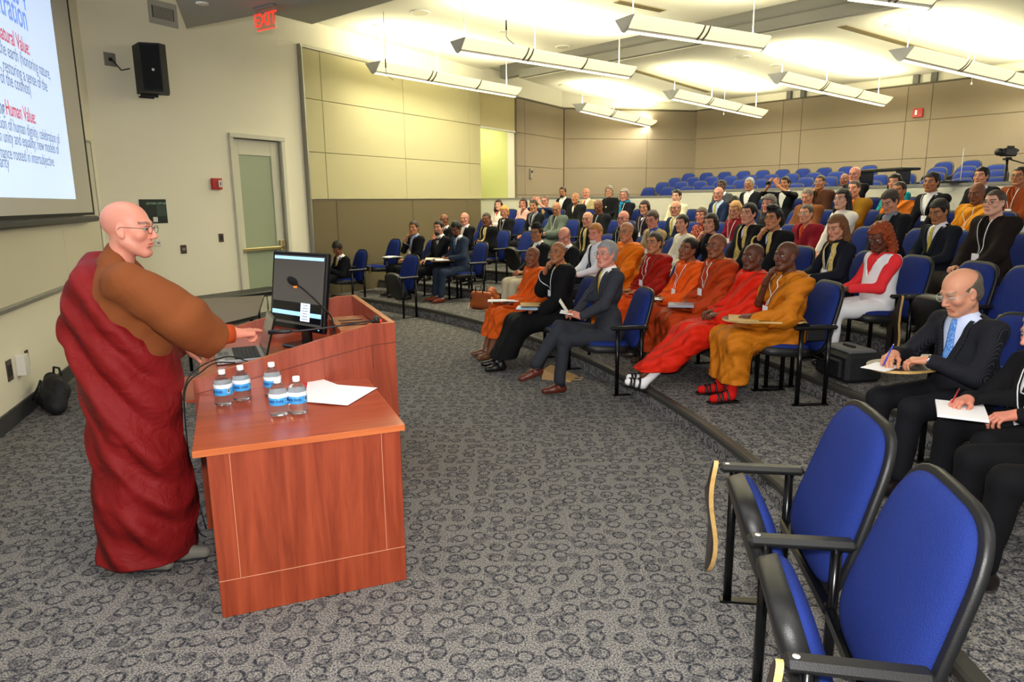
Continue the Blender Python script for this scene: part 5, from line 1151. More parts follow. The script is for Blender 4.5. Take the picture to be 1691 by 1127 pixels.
# ------------------------------------------------------------------ front left furniture
tb = G(400, 512, .75); td = G(305, 495, .75); 
tbl = [G(x, y, .75)[:2] for x, y in ((296, 503), (305, 495), (436, 488), (425, 521), (345, 540))]; tc_ = np.mean(tbl, 0)
t = empty('folding_table', (tc_[0], tc_[1], 0), 0, 'grey-brown topped table between the speaker\'s arm and the bench', 'table')
b = MB(); b.prism([tuple(p-tc_) for p in tbl], .72, .75, mat('table_edge_black', '#141414', .5), mat('table_laminate', '#83776a', .55, var=.05)); b.build('tabletop', t)
for p in (tbl[0], tbl[2], tbl[3], tbl[4]):
    q = (p-tc_)*.85; b = MB(); b.tube([(q[0], q[1], 0), (q[0], q[1], .72)], .018, BLACK_M, 10); b.build('leg', t)
bn = [w2(CORN, dF, onF(x, y)[0], .0, 0)[:2] for x, y in ((262, 492), (446, 476))]; 
be0, be1 = G(268, 492, .45)[:2], G(450, 478, .45)[:2]; bd = (be1-be0)/np.linalg.norm(be1-be0); sB0 = float((be0-CORN)@dF); sB1 = float((be1-CORN)@dF)
r = empty('bench', tuple(w2(CORN, dF, (sB0+sB1)/2, .35, 0)), math.atan2(dF[1], dF[0]), 'long low black upholstered bench along the beige wall by the door', 'bench'); hl = (sB1-sB0)/2+.15
nseg = 4
b = MB(); b.box((0, 0, .44), (2*hl, .50, .06), BLACK_P, bev=.015)
b.build('seat_pad', r)
b = MB(); b.box((0, 0, .395), (2*hl-.06, .46, .03), CHROME, bev=.005); b.build('rail', r)
for sx in (-1, 1):
    for sy in (-1, 1): b = MB(); b.tube([(sx*(hl-.1), sy*.2, 0), (sx*(hl-.1), sy*.2, .385)], .014, CHROME, 10); b.build('leg', r)
p = G(519, 480, 0); t = empty('trash_bin', (G(531, 490, .0)[0], G(531, 490, .0)[1], 0), .4, 'grey waste bin with blue liner behind the man on his phone', 'bin')
b = MB(); V = []; 
for s, z in ((.14, 0), (.17, .72)):
    for x, y in ((-1, -1), (1, -1), (1, 1), (-1, 1)): V.append((x*s, y*s, z))
b.add(V, [(3, 2, 1, 0), (0, 1, 5, 4), (1, 2, 6, 5), (2, 3, 7, 6), (3, 0, 4, 7)], mat('bin_grey', '#8f9296', .5)); b.build('bin_body', t)
b = MB(); b.add([(x*.178, y*.178, .60+.01*((x+y))) for x, y in ((-1, -1), (1, -1), (1, 1), (-1, 1))]+[(x*.184, y*.184, .735) for x, y in ((-1, -1), (1, -1), (1, 1), (-1, 1))]+[(x*.15, y*.15, .70) for x, y in ((-1, -1), (1, -1), (1, 1), (-1, 1))],
      [(0, 1, 5, 4), (1, 2, 6, 5), (2, 3, 7, 6), (3, 0, 4, 7), (4, 5, 9, 8), (5, 6, 10, 9), (6, 7, 11, 10), (7, 4, 8, 11)], mat('liner_blue', '#5fa5dc', .35)); b.build('bin_liner', t)
# black bag on the floor at left
bgp = G(88, 672, 0); BAGM = mat('bag_nylon', '#14161b', .7, bump=.5, bscale=40)
t = empty('laptop_bag', (bgp[0]+.10, bgp[1]-.10, 0), math.radians(-35), 'black laptop bag leaning against the left wall on the carpet', 'bag')
sdf_obj('bag_body', [seg((-.17, -.02, .08), (.17, -.06, .07), .075, .075, .06), seg((-.19, .06, .26), (.12, .02, .20), .055, .06, .12), ell((-.02, .0, .17), (.19, .075, .13), .05), ell((.02, -.08, .13), (.15, .04, .09), .02), ('d', lambda X, Y, Z: .004*np.sin(X*40+Z*25)), ('f', lambda X, Y, Z: -Z)], .010, BAGM, t)
b = MB(); b.tube([(-.07, .04, .33), (-.05, .04, .385), (.03, .05, .385), (.06, .05, .32)], .010, BAGM, 8); b.build('handle', t)
b = MB(); b.tube([(-.2, -.02, .25), (-.22, -.08, .14), (-.15, -.13, .10), (-.05, -.12, .2), (.0, -.10, .3)], .008, BAGM, 8); st = b.build('strap', t)
b = MB(); b.tube([(-.19, -.10, .10), (-.21, -.10, .125), (-.19, -.10, .15), (-.17, -.10, .125), (-.19, -.10, .10)], .005, CHROME, 6); b.build('buckle', st)
# ------------------------------------------------------------------ the speaker
YS = 3.38
def SP(x, y, Y=YS): return atY(x, y, Y)
f0 = G(252, 925, 0); SB = np.array([f0[0], YS, 0.])
def rel(*a): return SP(*a)-SB
REDC = drape_mat('robe_dark_red', '#7a1215', .95, 1.9, .66); BRNC = drape_mat('robe_brown', '#7c4422', .35, 1.2, .85)
spk_root = empty('person', tuple(SB), 0, 'tall bald monk in dark red robe and brown sleeve pointing at the laptop', 'person')
SS = {}; SS['Rh'] = rotz(math.radians(-84))@rotx(math.radians(-4)); SS['head'] = rel(212, 380); SS['neck'] = rel(196, 428)+np.array([0, 0, .0])
SS['chest'] = rel(205, 500); SS['belly'] = rel(210, 580); SS['shR'] = rel(218, 478, 3.22); SS['elR'] = rel(300, 522, 3.30); SS['wrR'] = rel(391, 551, 3.50)
SS['hdR'] = (rel(438, 549, 3.62)-rel(391, 551, 3.50)); SS['hnR'] = np.array([.05, .45, -.9]); SS['shL'] = rel(215, 470, 3.62); SS['elL'] = rel(255, 560, 3.75); SS['wrL'] = rel(304, 575, 3.80); SS['hdL'] = np.array([1., .2, -.25]); SS['hnL'] = np.array([0, 0, -1.])
for k in 'LR': SS['hip'+k] = rel(225, 640); SS['knee'+k] = rel(235, 800); SS['ank'+k] = rel(250, 900)
person_common(spk_root, SS, dict(skin='ruddy', near=2, hs=1.12, standing=True, specs='#4a4540', shave=.12, nose=1.0, jaw=1.0, handR=dict(curl=(48, 70, 40), idx_curl=(4, 6, 4), thumb_out=.3), handL=dict(curl=(20, 30, 20)), stub=.15, brow='#6a4a3c', bareR=.03), True)
def zcut(z): return ('f', lambda X, Y, Z: z-Z)
# under robe with the long brown sleeve
N_ = SS['neck']
un = [seg(N_+np.array([-.01, 0, -.03]), rel(205, 500), .085, .17, .05), seg(rel(200, 470, 3.24), rel(205, 470, 3.58), .085, .085, .06), seg(rel(216, 470, 3.22), rel(300, 524, 3.29), .098, .115, .05), seg(rel(300, 528, 3.29), rel(362, 562, 3.46), .110, .088, .05),
      seg(rel(320, 560, 3.34), rel(344, 583, 3.42), .060, .030, .05), seg(N_+np.array([-.005, 0, -.02]), N_+np.array([.0, 0, .035]), .070, .060, .02),
      seg(rel(205, 500), rel(225, 570), .17, .16, .05), folds(.006, 26, (.5, .3, -.8), 1.6, 2.)]
pe = rel(364, 560, 3.45); dd = rel(372, 560, 3.47)-rel(300, 528, 3.29); dd /= np.linalg.norm(dd)
un += [('f', lambda X, Y, Z: (X-pe[0])*dd[0]+(Y-pe[1])*dd[1]+(Z-pe[2])*dd[2]), sub(N_+np.array([.07, 0, .03]), (.06, .05, .07), .02)]
sdf_obj('brown_robe', un, .009, BRNC, spk_root)
b = MB(); b.tube([rel(352, 556, 3.43), rel(372, 552, 3.465), rel(385, 551, 3.49)], [.052, .052, .047], cloth('#a8431c', .85, .3), 22); b.build('orange_cuff', spk_root)
sdf_obj('brown_sleeve', [seg(rel(235, 560, 3.72), rel(290, 575, 3.78), .09, .062, .04), folds(.004, 30, (.5, .3, -.8), 1.4, 1.)], .010, mat('sleeve_dark_red', '#6b2a20', .8, bump=.2), spk_root)
# outer red robe
C_ = [(190, 462, .135, 3.40), (197, 520, .215, 3.42), (206, 590, .228, 3.42), (219, 660, .208, 3.40), (232, 740, .205, 3.38), (243, 820, .228, 3.38), (246, 905, .238, 3.38)]
rd = [seg(rel(C_[i][0], C_[i][1], C_[i][3]), rel(C_[i+1][0], C_[i+1][1], C_[i+1][3]), C_[i][2], C_[i+1][2], .07) for i in range(len(C_)-1)]
rd += [seg(rel(172, 425, 3.50), rel(140, 480, 3.38), .060, .085, .06), seg(rel(140, 480, 3.32), rel(118, 555, 3.32), .085, .045, .05), seg(rel(118, 560, 3.42), rel(108, 600, 3.45), .06, .035, .03), seg(rel(195, 430, 3.55), rel(200, 470, 3.62), .07, .09, .05)]
def rfold(X, Y, Z):
    zz = Z-1.0; u = Z*1.0+X*1.15; w = X*.9-Z*.35
    up_ = np.clip((Z-.55)/.3, 0, 1)
    a = np.sin(u*30+1.6*np.sin(w*7+Z*3)+.8*np.sin(Y*9)); a = np.sign(a)*np.abs(a)**.8
    c = np.sin((X*1.0+.35*Z+.25*Y)*34+1.2*np.sin(Z*5)); d2 = np.sin(u*13+2*np.sin(X*6+1)+Y*5)
    r_ = .5-np.abs(np.sin(.5*(u*27+1.8*np.sin(w*6+Z*2)+.9*np.sin(Y*8))))
    return .020*r_*(.35+.65*up_)+.008*c*(1-up_*.7)+.010*d2*(.4+.6*up_)+.003*a
rd += [('d', rfold)]
hz = rel(110, 567, 3.36)[2]; xl = rel(132, 560, 3.36)[0]
rd += [('f', lambda X, Y, Z: np.minimum(xl-X+.0, hz-Z+.02*np.sin(X*40)) if True else 0), ('f', lambda X, Y, Z: .045-Z+.03*np.clip(-(X+.05), 0, 1))]
# remove the cloth over the right arm and shoulder: above the diagonal edge of the drape, on the near side
Bp = [rel(150, 380, 3.2), rel(170, 415, 3.2), rel(186, 470, 3.2), rel(215, 520, 3.2), rel(270, 565, 3.2), rel(330, 615, 3.2)]
bx_ = [p[0] for p in Bp]; bz_ = [p[2] for p in Bp]
def drape_cut(X, Y, Z):
    X, Y, Z = np.broadcast_arrays(X, Y, Z); zl = np.interp(X, bx_, bz_); far = .10
    return np.minimum((Z-zl)*.7, (far-Y)*1.0)
rd += [('f', drape_cut), ('f', lambda X, Y, Z: Z-(N_[2]+.03))]
sdf_obj('red_robe', rd, .0085, REDC, spk_root, 1)
# rolled edge of the drape
bxs = []
SHM = mat('shoe_grey', '#6a6860', .7, bump=.2); 
for k, (a, tx) in enumerate(((G(283, 925, .0), (1, .12, 0)), (G(232, 940, .0), (1, -.1, 0)))):
    an = np.array([a[0], a[1], .0])-SB; an[2] = .10
    if k == 0: an[0] += .02
    so = shoe(spk_root, an, tx, SHM, .007)
    b = MB(); t_ = np.array(tx, float); t_ /= np.linalg.norm(t_); h0 = an-np.array([0, 0, .092]); b.tube([h0-t_*.05+np.array([0, 0, .008]), h0+t_*.04+np.array([0, 0, .006]), h0+t_*.16+np.array([0, 0, .012])], [.034, .040, .028], mat('sole_dark', '#2e2f33', .6), 12)
    b.V = [(v[0], v[1], max(.0, v[2])) for v in b.V]; b.build('sole', so)
#PART5
# ------------------------------------------------------------------ audience
def striped(name, base, line, freq=160., ang=.8, rough=.7, width=.8):
    if name in MATS: return MATS[name]
    m = mat(name, base, rough, spec=.2); nt = m.node_tree; b = nt.nodes['Principled BSDF']
    tc = nt.nodes.new('ShaderNodeTexCoord'); mp = nt.nodes.new('ShaderNodeMapping'); mp.inputs['Rotation'].default_value = (0, ang, 0)
    w = nt.nodes.new('ShaderNodeTexWave'); w.inputs['Scale'].default_value = freq/20; w.inputs['Distortion'].default_value = .0
    r = nt.nodes.new('ShaderNodeValToRGB'); r.color_ramp.elements[0].position = width; r.color_ramp.elements[0].color = (*hx(base), 1); r.color_ramp.elements[1].position = min(1, width+.12); r.color_ramp.elements[1].color = (*hx(line), 1)
    nt.links.new(tc.outputs['Object'], mp.inputs[0]); nt.links.new(mp.outputs[0], w.inputs['Vector']); nt.links.new(w.outputs['Fac'], r.inputs[0]); nt.links.new(r.outputs[0], b.inputs['Base Color']); return m
def speckled(name, base, dot, scale=60.):
    if name in MATS: return MATS[name]
    m = mat(name, base, .7, spec=.2); nt = m.node_tree; b = nt.nodes['Principled BSDF']; tc = nt.nodes.new('ShaderNodeTexCoord'); v = nt.nodes.new('ShaderNodeTexVoronoi'); v.inputs['Scale'].default_value = scale
    r = nt.nodes.new('ShaderNodeValToRGB'); r.color_ramp.elements[0].position = .30; r.color_ramp.elements[0].color = (*hx(dot), 1); r.color_ramp.elements[1].position = .42; r.color_ramp.elements[1].color = (*hx(base), 1)
    nt.links.new(tc.outputs['Object'], v.inputs['Vector']); nt.links.new(v.outputs['Distance'], r.inputs[0]); nt.links.new(r.outputs[0], b.inputs['Base Color']); return m
GOLD = speckled('gold_brocade', '#c9ae5c', '#f0e2a8', 90); PIN = striped('pinstripe_wool', '#15161c', '#33363f', 900, 0., .8, .86)
T_GOLD = striped('tie_gold_stripe', '#e3bd4f', '#8b6a1e', 420, .8, .5, .6); T_BLUE = speckled('tie_blue', '#4f86d8', '#9fc4f2', 110); T_CHECK = speckled('tie_blue_check', '#20476b', '#8fc3e6', 55)
T_STR = striped('tie_stripes', '#d8b878', '#5e4a34', 420, .8, .5, .5); T_GREEN = speckled('tie_yellow_green', '#b8a548', '#e4d68a', 120)
FLORAL = speckled('floral_print', '#8a1f22', '#d9b98a', 45); TURQ = speckled('turquoise_print', '#1ca3a8', '#0f5560', 35); ORNG = speckled('orange_brocade', '#e8641c', '#f6c08a', 50)
def robe_m(name, c, bump=.45): return drape_mat(name, c, .85, 2.6, .7)
R_OR = robe_m('robe_bright_orange', '#de5a10'); R_RED = robe_m('robe_scarlet', '#d6240c'); R_OCH = robe_m('robe_ochre', '#bf7010'); R_OCHD = robe_m('robe_dark_ochre', '#9a6a12'); R_RUST = robe_m('robe_rust', '#b23c10'); R_MAR = robe_m('robe_maroon', '#a01c10')
PEOPLE = []
def P(short, label, row, px, py, wear, **k): k.update(short=short, label=label, row=row, px=px, py=py, wear=wear); PEOPLE.append(k); return k
SK = dict
# row 0
P('man looking at his phone', 'young man in black suit and striped tie looking down at his phone by bin', 0, 557, 411, 'suit', c1='#14151a', mt=T_STR, c3='#d8b878', hair=('short', '#15110f'), skin='brown', pitch=-34, lean=16, wrR=(.05, .30, .68), wrL=(-.05, .30, .66), near=0, item='phone', turn=0)
P('small monk in orange robe with papers', 'shaven monk in bright orange robe with bare shins, papers on his lap, front row', 0, 879, 425, 'robe', c1='#f2640e', m1=R_OR, c2=None, skin='brown', hem=.26, shin=True, shoes='#6b4630', near=1, sw=.155, w=.9, turn=6, yaw=-4, item='papers', hs=.98, ankL=(-.11, .62, .10), ankR=(.11, .60, .10))
P('black-robed monk with hand on chin', 'shaven monk in black robe with yellow collar and glasses, hand on chin', 0, 921, 418, 'koromo', c1='#121316', c2='#caa13a', skin='olive', specs='#3a3a40', shave=.7, near=1, arms='chinR', hem=.14, item='papers_blue', yaw=0, pitch=4, shoes='#141414', turn=2, kneeL=(-.13, .50, .48), ankL=(-.13, .74, .10), ankR=(.10, .72, .10), kneeR=(.11, .50, .49), badge=1, lany=True)
P('man in charcoal suit with crossed legs', 'grey haired man in charcoal suit with gold tie and crossed legs holding white paper', 0, 1001, 421, 'suit', c1='#33363e', mt=T_GOLD, c3='#e3bd4f', hair=('short', '#8d8d8e'), skin='ruddy', specs='#8a8a90', near=2, hs=1.03, shoes='#5a2418', pitch=2,
  kneeL=(-.10, .47, .53), ankL=(-.14, .52, .11), kneeR=(-.06, .50, .64), ankR=(-.20, .76, .30), toeR=(-.15, 1., -.28), socks='#17181c', wrL=(-.10, .30, .74), wrR=(.03, .34, .74), hdL=(.5, .8, .25), hdR=(-.5, .8, .25), hnL=(.7, .1, -.6), hnR=(-.7, .1, -.6), item='letter', low='#30333b')
# row 1 left
P('man in black suit holding his chin', 'man in black suit and pale blue shirt with badge, leftmost of three note takers', 1, 683, 377, 'suit', c1='#15161b', c2='#9fb4d8', hair=('short', '#3a2c22'), skin='tan', arms='chinR', lany=True, item='openbook')
P('bearded man with red tie', 'dark haired bearded man in black suit and red tie, middle of three note takers', 1, 724, 377, 'suit', c1='#15161c', c3='#a3182a', hair=('short', '#17120f'), skin='light', stub=.7, arms='chinL', ankL=(-.1, .7, .12), ankR=(.12, .66, .1), beard='#2a1d16')
P('man in blue-grey suit writing', 'dark haired man in blue-grey suit writing on a tablet, right of three note takers', 1, 753, 378, 'suit', c1='#2f3a4e', mt=T_CHECK, c3='#20476b', hair=('short', '#0e0c0c'), skin='brown', arms='write', pitch=-28, lean=12, beard='#120e0c', shoes='#7a3018', socks='#9a9aa0', item='openbook2', tablet='R')
# row 1 right
P('man in tall black cap', 'man in tall black cap and black coat with glasses, pale trousers', 1, 886, 386, 'suit', c1='#14151a', c2='#e8e8ea', hair=('short', '#241c18'), cap=True, skin='olive', specs='#1c1c1e', low='#cfc3a6')
P('balding man in black suit looking down', 'balding man in black suit bowing his head behind the black-robed monk', 1, 932, 391, 'suit', c1='#14151a', hair=('fringe', '#5a4a40'), skin='ruddy', pitch=-34, lean=12, arms='write')
P('white-bearded man in white shirt', 'white bearded man with reddish hair in white shirt and black tie', 1, 983, 386, 'shirt', c1='#e9eef8', c3='#17181c', low='#22242a', hair=('short', '#a8713c'), beard='#cfc4b8', skin='ruddy', pitch=-10, arms='write', fat=.03)
P('monk in light orange robe with glasses', 'monk in light orange robe and thin glasses behind the charcoal suit', 1, 1034, 384, 'robe', c1='#f27c12', m1=robe_m('robe_light_orange', '#f07a10'), c2=None, skin='tan', specs='#6a5a4a', shave=.4, arms='write')
P('monk in red and brown robes', 'round faced monk in red and brown robes with thin glasses, hands in lap', 1, 1080, 402, 'robe', c1='#a01c10', m1=R_MAR, low='#e8500c', mlow=robe_m('robe_orange_red', '#e2500e'), c2=None, skin='tan', specs='#6a5a4a', hair=('buzz', '#3a302c'), near=1, lany=True, shoes='#54402c', item='booklet')
P('young monk in orange robe looking left', 'young monk in orange robe with very short hair and a white cord', 1, 1136, 412, 'robe', c1='#ee5a10', m1=robe_m('robe_orange', '#ec5a10'), low='#d0440c', mlow=R_RUST, c2=None, skin='brown', hair=('buzz', '#1a1412'), near=1, lany=True, roll=-12, pitch=4, item='cards', shoes='#3a2c22')
P('monk in rust robe with glasses', 'brown skinned monk in rust coloured robe with dark glasses and yellow collar', 1, 1183, 407, 'robe', c1='#b23c10', m1=R_RUST, c2='#d9a02a', skin='brown', specs='#1c1a1a', near=1, lany=True, item='binder', fat=.02, low='#8f300c', vneck=.05)
P('monk in scarlet robe with white socks', 'monk in scarlet robe stretching out legs in white socks and sandals', 1, 1243, 425, 'robe', c1='#ee2a0a', m1=R_RED, c2=None, skin='deep', near=1, kneeL=(-.12, .50, .46), ankL=(-.10, .98, .09), kneeR=(.10, .52, .47), ankR=(.06, .92, .10), toeL=(-.15, .9, .35), toeR=(-.1, .9, .25), socks='#f0f2f8', shoes='#17171a', sandal=1, hem=.17, lean=-4, shave=.8, fat=.025, gaze=-.2)
P('monk in ochre robe with hand at mouth', 'monk in ochre robe and red socks resting one hand at his mouth', 1, 1298, 424, 'robe', c1='#cf7a08', m1=R_OCH, c2=None, skin='deep', near=2, arms='chinR', socks='#c81a14', sandal=1, shoes='#141416', shave=.6, lany=True, tablet='L', wrL=(-.14, .33, .73), hdL=(.1, 1, -.05), item='envelope', hem=.17, bareR=.20, nose=1.1)
P('bald man in pinstripe suit writing', 'bald man in pinstripe suit, blue tie and silver glasses writing on a tablet', 1, 1587, 483, 'suit', c1='#15161c', m1=PIN, mt=T_BLUE, c3='#4f86d8', c2='#c9d6f6', hair=('fringe', '#5c554c'), skin='light', specs='#c8c8cc', near=2, pitch=-24, lean=12, hs=1.06, tablet='R', wrR=(.10, .42, .775), wrL=(-.10, .36, .775), hdR=(-.45, .8, -.2), hdL=(.75, .65, -.15), fat=.03, item='notepad', gaze=-.5, turn=12, brow='#8a7a68')
P('black-suited person with red pen', 'person in black suit with white badge holding red pen, cut by right edge', 1, 1722, 578, 'suit', c1='#101115', c3='#3a0d12', hair=('short', '#777472'), skin='ruddy', near=2, lany=True, wrR=(.08, .42, .67), wrL=(-.10, .30, .64), hdR=(-.3, .9, -.1), hdL=(.2, .9, -.2), lean=18, item='pad2', badge=1, fat=.03, turn=8, pitch=-15)
P('person in black at the bottom right edge', 'person in black suit whose legs show at the lower right edge', 1, 1870, 700, 'suit', c1='#0e0f13', skin='ruddy', hair=('short', '#4a4440'), kneeL=(-.12, .55, .50), kneeR=(.14, .55, .50), ankL=(-.12, .6, .1), ankR=(.14, .6, .1))
# row 2
P('bald man in glasses in dark suit, far left', 'bald man with glasses in dark suit, far left behind the note takers', 2, 733, 364, 'suit', c1='#15161b', hair=('fringe', '#2c211c'), skin='brown', specs='#33221c')
P('grey haired man in dark suit, far left', 'balding grey haired man in dark suit behind the man in blue-grey suit', 2, 767, 362, 'suit', c1='#17181d', hair=('fringe', '#8f7a68'), skin='ruddy')
P('stout man in black and gold robe', 'stout brown skinned man in black robe with gold scarf and glasses', 2, 803, 363, 'koromo', c1='#121317', c2='#dfe0e4', m3=GOLD, c3='#c9ae5c', skin='brown', specs='#4a3424', fat=.04, arms='fold', hair=('thin', '#3a302c'))
P('bald man with gold stole and thin glasses', 'pale bald man in thin glasses with black robe and gold edging', 2, 970, 363, 'koromo', c1='#17181c', c2='#e8e2d0', m3=GOLD, c3='#c9ae5c', skin='light', specs='#2c2a2a', shave=.1)
P('bald man in thin glasses and dark green', 'bald man in thin glasses and dark green top, lanyard round his neck', 2, 1029, 362, 'koromo', c1='#141618', c2='#3d5a55', skin='ruddy', specs='#2c2a2a', shave=.1, lany=True)
P('man in tan jacket and glasses', 'brown haired man in tan jacket and blue shirt looking down', 2, 1077, 363, 'suit', c1='#a58f66', c2='#3556a0', c3='#8a7438', hair=('short', '#4a3a30'), skin='ruddy', specs='#5a3a3a', pitch=-16, lany=True)
P('black haired woman in white jacket', 'black haired woman in white jacket behind the orange robed monk', 2, 1126, 370, 'top', c1='#e2dcc6', c2='#efeade', vneck=.10, hair=('bun', '#120f10'), fem=True, skin='light', lany=True, hs=.95, sw=.155, w=.88)
P('black haired woman with hand on chin', 'black haired woman in black jacket resting chin on her hand', 2, 1173, 370, 'top', c1='#16171b', hair=('bob', '#141012'), fem=True, skin='light', arms='chinR', hs=.97, sw=.155, w=.9)
P('black haired man in gold stole', 'young man with slicked black hair in black robe and gold stole', 2, 1236, 354, 'koromo', c1='#141519', c2='#e9ebf4', m3=GOLD, c3='#c9ae5c', hair=('short', '#121013'), skin='light', near=1)
P('man with tall black hair and glasses', 'man with tall swept black hair and brown glasses, hand at mouth', 2, 1277, 362, 'koromo', c1='#121317', c2='#dfe6f4', m3=GOLD, c3='#c9ae5c', hair=('tall', '#101014'), skin='tan', specs='#7a5424', arms='chinR', near=1)
P('brown haired woman with gold stole', 'woman with long brown hair, dark jacket and gold stole looking down', 2, 1381, 377, 'suit', c1='#161a26', c2='#1a1c24', m3=GOLD, hair=('long', '#6a4528'), fem=True, skin='light', pitch=-14, lany=True, near=1, hs=.97, sw=.155, w=.9, stole=1, arms='write')
P('woman with copper hair in coral and white', 'dark skinned woman with curly copper hair in coral sleeves and white vest', 2, 1453, 393, 'top', c1='#e8343c', vest='#eef0f6', vneck=.10, c2='#e8343c', low='#eef0f6', hair=('curly', '#8a3a14'), fem=True, skin='deep', pitch=-20, near=1, wrL=(-.05, .32, .70), wrR=(.10, .30, .68), sw=.16, w=.92, lips='#7a2a2c', kneeL=(-.13, .48, .50))
# row 3
P('curly blonde woman in black', 'curly blonde woman in black velvet jacket with lanyard', 3, 833, 350, 'top', c1='#141319', hair=('bob', '#c8964e'), fem=True, skin='ruddy', lany=True, pitch=-14, hs=.95, vneck=.08)
P('dark haired man in suit and grey shirt', 'dark haired man in black suit with grey shirt and black tie', 3, 881, 341, 'suit', c1='#17181d', c2='#7b8088', c3='#17181d', hair=('short', '#33281f'), skin='tan', lany=True)
P('bald man in grey robe with laptop', 'bald man in grey-green robe and glasses typing on a laptop', 3, 919, 345, 'koromo', c1='#5c665c', c2='#2a2c34', skin='tan', specs='#1c1c1e', pitch=-22, arms='write', lany=True, fat=.03, item='laptop', shave=.5)
P('bald man in black looking down', 'bald brown skinned man in black robe looking down, below the scarfed woman', 3, 988, 342, 'koromo', c1='#17191e', c2='#2c2e36', skin='brown', pitch=-26, lany=True)
P('dark haired woman in black glasses', 'woman with wavy dark hair and black glasses in plum jacket', 3, 1064, 344, 'top', c1='#2a1c28', hair=('bob', '#2c1a16'), fem=True, skin='light', specs='#141416', lany=True, hs=.95, vneck=.08)
P('bald man in navy suit, gold tie, row three', 'balding man in navy suit with cream shirt and gold tie, glasses', 3, 1115, 345, 'suit', c1='#1f2c46', c2='#efe8c8', mt=T_GREEN, c3='#b8a548', hair=('fringe', '#7a6a58'), skin='light', specs='#4a3c34')
P('older woman in red floral blouse', 'older woman with grey-brown hair in a red floral blouse', 3, 1158, 357, 'top', c1='#8a1f22', m1=FLORAL, hair=('bob', '#5c4a3e'), fem=True, skin='ruddy', hs=.97, old=True)
P('blonde woman in maroon sweater', 'long haired blonde woman with glasses in maroon sweater looking down', 3, 1214, 347, 'top', c1='#7c1220', hair=('long', '#c2935a'), fem=True, skin='light', specs='#6a4a3a', pitch=-14, lany=True, hs=.96)
P('woman with wild curly grey hair', 'person with big curly grey hair partly hidden behind the tall haired man', 3, 1269, 338, 'top', c1='#24242a', hair=('curly', '#6e6862'), fem=True, skin='ruddy', hs=.98)
P('nun in maroon robe with thin glasses', 'shaven nun in maroon robe with pale glasses and orange undershirt', 3, 1331, 354, 'koromo', c1='#7a0f22', c2='#c8562a', skin='light', specs='#c8c0b4', hair=('buzz', '#4c443e'), fem=True)
P('black haired young woman in white', 'young woman with long straight black hair in white blouse', 3, 1390, 330, 'top', c1='#efeae0', hair=('long', '#121013'), fem=True, skin='fair', hs=.97, sw=.15, w=.86, yaw=-6)
P('dark haired man in black suit looking down', 'grey templed man in black suit and grey shirt looking down', 3, 1469, 333, 'suit', c1='#17191f', c2='#7c838e', hair=('short', '#3c332e'), skin='light', pitch=-28, lean=8, near=1)
P('dark haired man with yellow tie', 'tan man in dark suit with yellow tie looking down', 3, 1550, 350, 'suit', c1='#1a1e28', mt=T_GREEN, c3='#c7b24a', hair=('short', '#1c1a1c'), skin='olive', pitch=-20, near=1)
P('pale young monk in dark brown robe', 'pale young monk with glasses in dark brown robe wearing large white badge', 3, 1642, 336, 'koromo', c1='#1d1614', c2='#241c1a', hair=('buzz', '#4a3830'), skin='fair', specs='#2c2220', lany=True, near=1, lz=.34, fat=.02)
# row 4
P('smiling dark haired woman, far left', 'smiling woman with long dark hair in white and red, leftmost of her row', 4, 823, 339, 'top', c1='#efe4dc', c2='#c8352a', vneck=.12, hair=('long', '#3a1c18'), fem=True, skin='fair', hs=.95)
P('woman in pale pink jacket', 'short haired woman in pale pink jacket near the white half wall', 4, 864, 337, 'top', c1='#e2b8b0', c2='#7a4a44', vneck=.14, hair=('bob', '#3c2a24'), fem=True, skin='ruddy', hs=.95)
P('man photographing with red camera', 'person in blue jacket raising a red camera to their face', 4, 900, 333, 'top', c1='#28365c', c2='#c8a06a', vneck=.2, hair=('thin', '#6a5a50'), skin='ruddy', arms='photo', specs='#2a2a2c', item='redcam')
P('shaven man in black robe looking up', 'shaven man in black robe with white collar looking up', 4, 950, 328, 'koromo', c1='#15171a', c2='#e6e6e0', skin='tan', pitch=10)
P('grey haired woman in bright blue scarf', 'short haired grey woman with glasses wearing a bright blue scarf', 4, 1031, 323, 'top', c1='#15171f', hair=('bob', '#8b857e'), fem=True, skin='ruddy', specs='#20242c', scarf='#1c86b4', lany=True)
P('person in cream jacket', 'person with sleek black hair in cream jacket before the half wall', 4, 1117, 325, 'top', c1='#e6dfbe', hair=('bun', '#15110f'), skin='fair', hs=.98, fem=True)
P('bald man in navy suit with badge pin', 'bald man in navy suit with pale tie and thin glasses', 4, 1186, 321, 'suit', c1='#1c2848', c2='#b9cdea', mt=T_GREEN, c3='#b8a548', hair=('fringe', '#8a7664'), skin='ruddy', specs='#6a5a50')
P('person with black hair bowing', 'person with black hair bowing behind the blonde woman', 4, 1212, 338, 'top', c1='#7f868e', hair=('bob', '#15110f'), skin='light', pitch=-30, fem=True)
P('nun in brown robe with cropped hair', 'nun with cropped grey hair in brown robe looking down', 4, 1333, 325, 'koromo', c1='#7a4a2a', c2='#8a5a38', hair=('buzz', '#7c7066'), skin='light', pitch=-18, fem=True)
P('monk in olive robe and orange brocade', 'shaven monk in olive yellow robe with orange brocade scarf', 4, 1410, 313, 'koromo', c1='#8a6416', c2='#e8641c', skin='light', m3=ORNG, c3='#e8641c', hair=('buzz', '#4a4038'))
P('shaven monk in orange behind dark suit', 'shaven monk in orange robe mostly hidden behind a man in black suit', 4, 1484, 316, 'robe', c1='#d9761a', m1=robe_m('robe_soft_orange', '#d8761c', .3), c2=None, skin='olive', hair=('buzz', '#2c2420'))
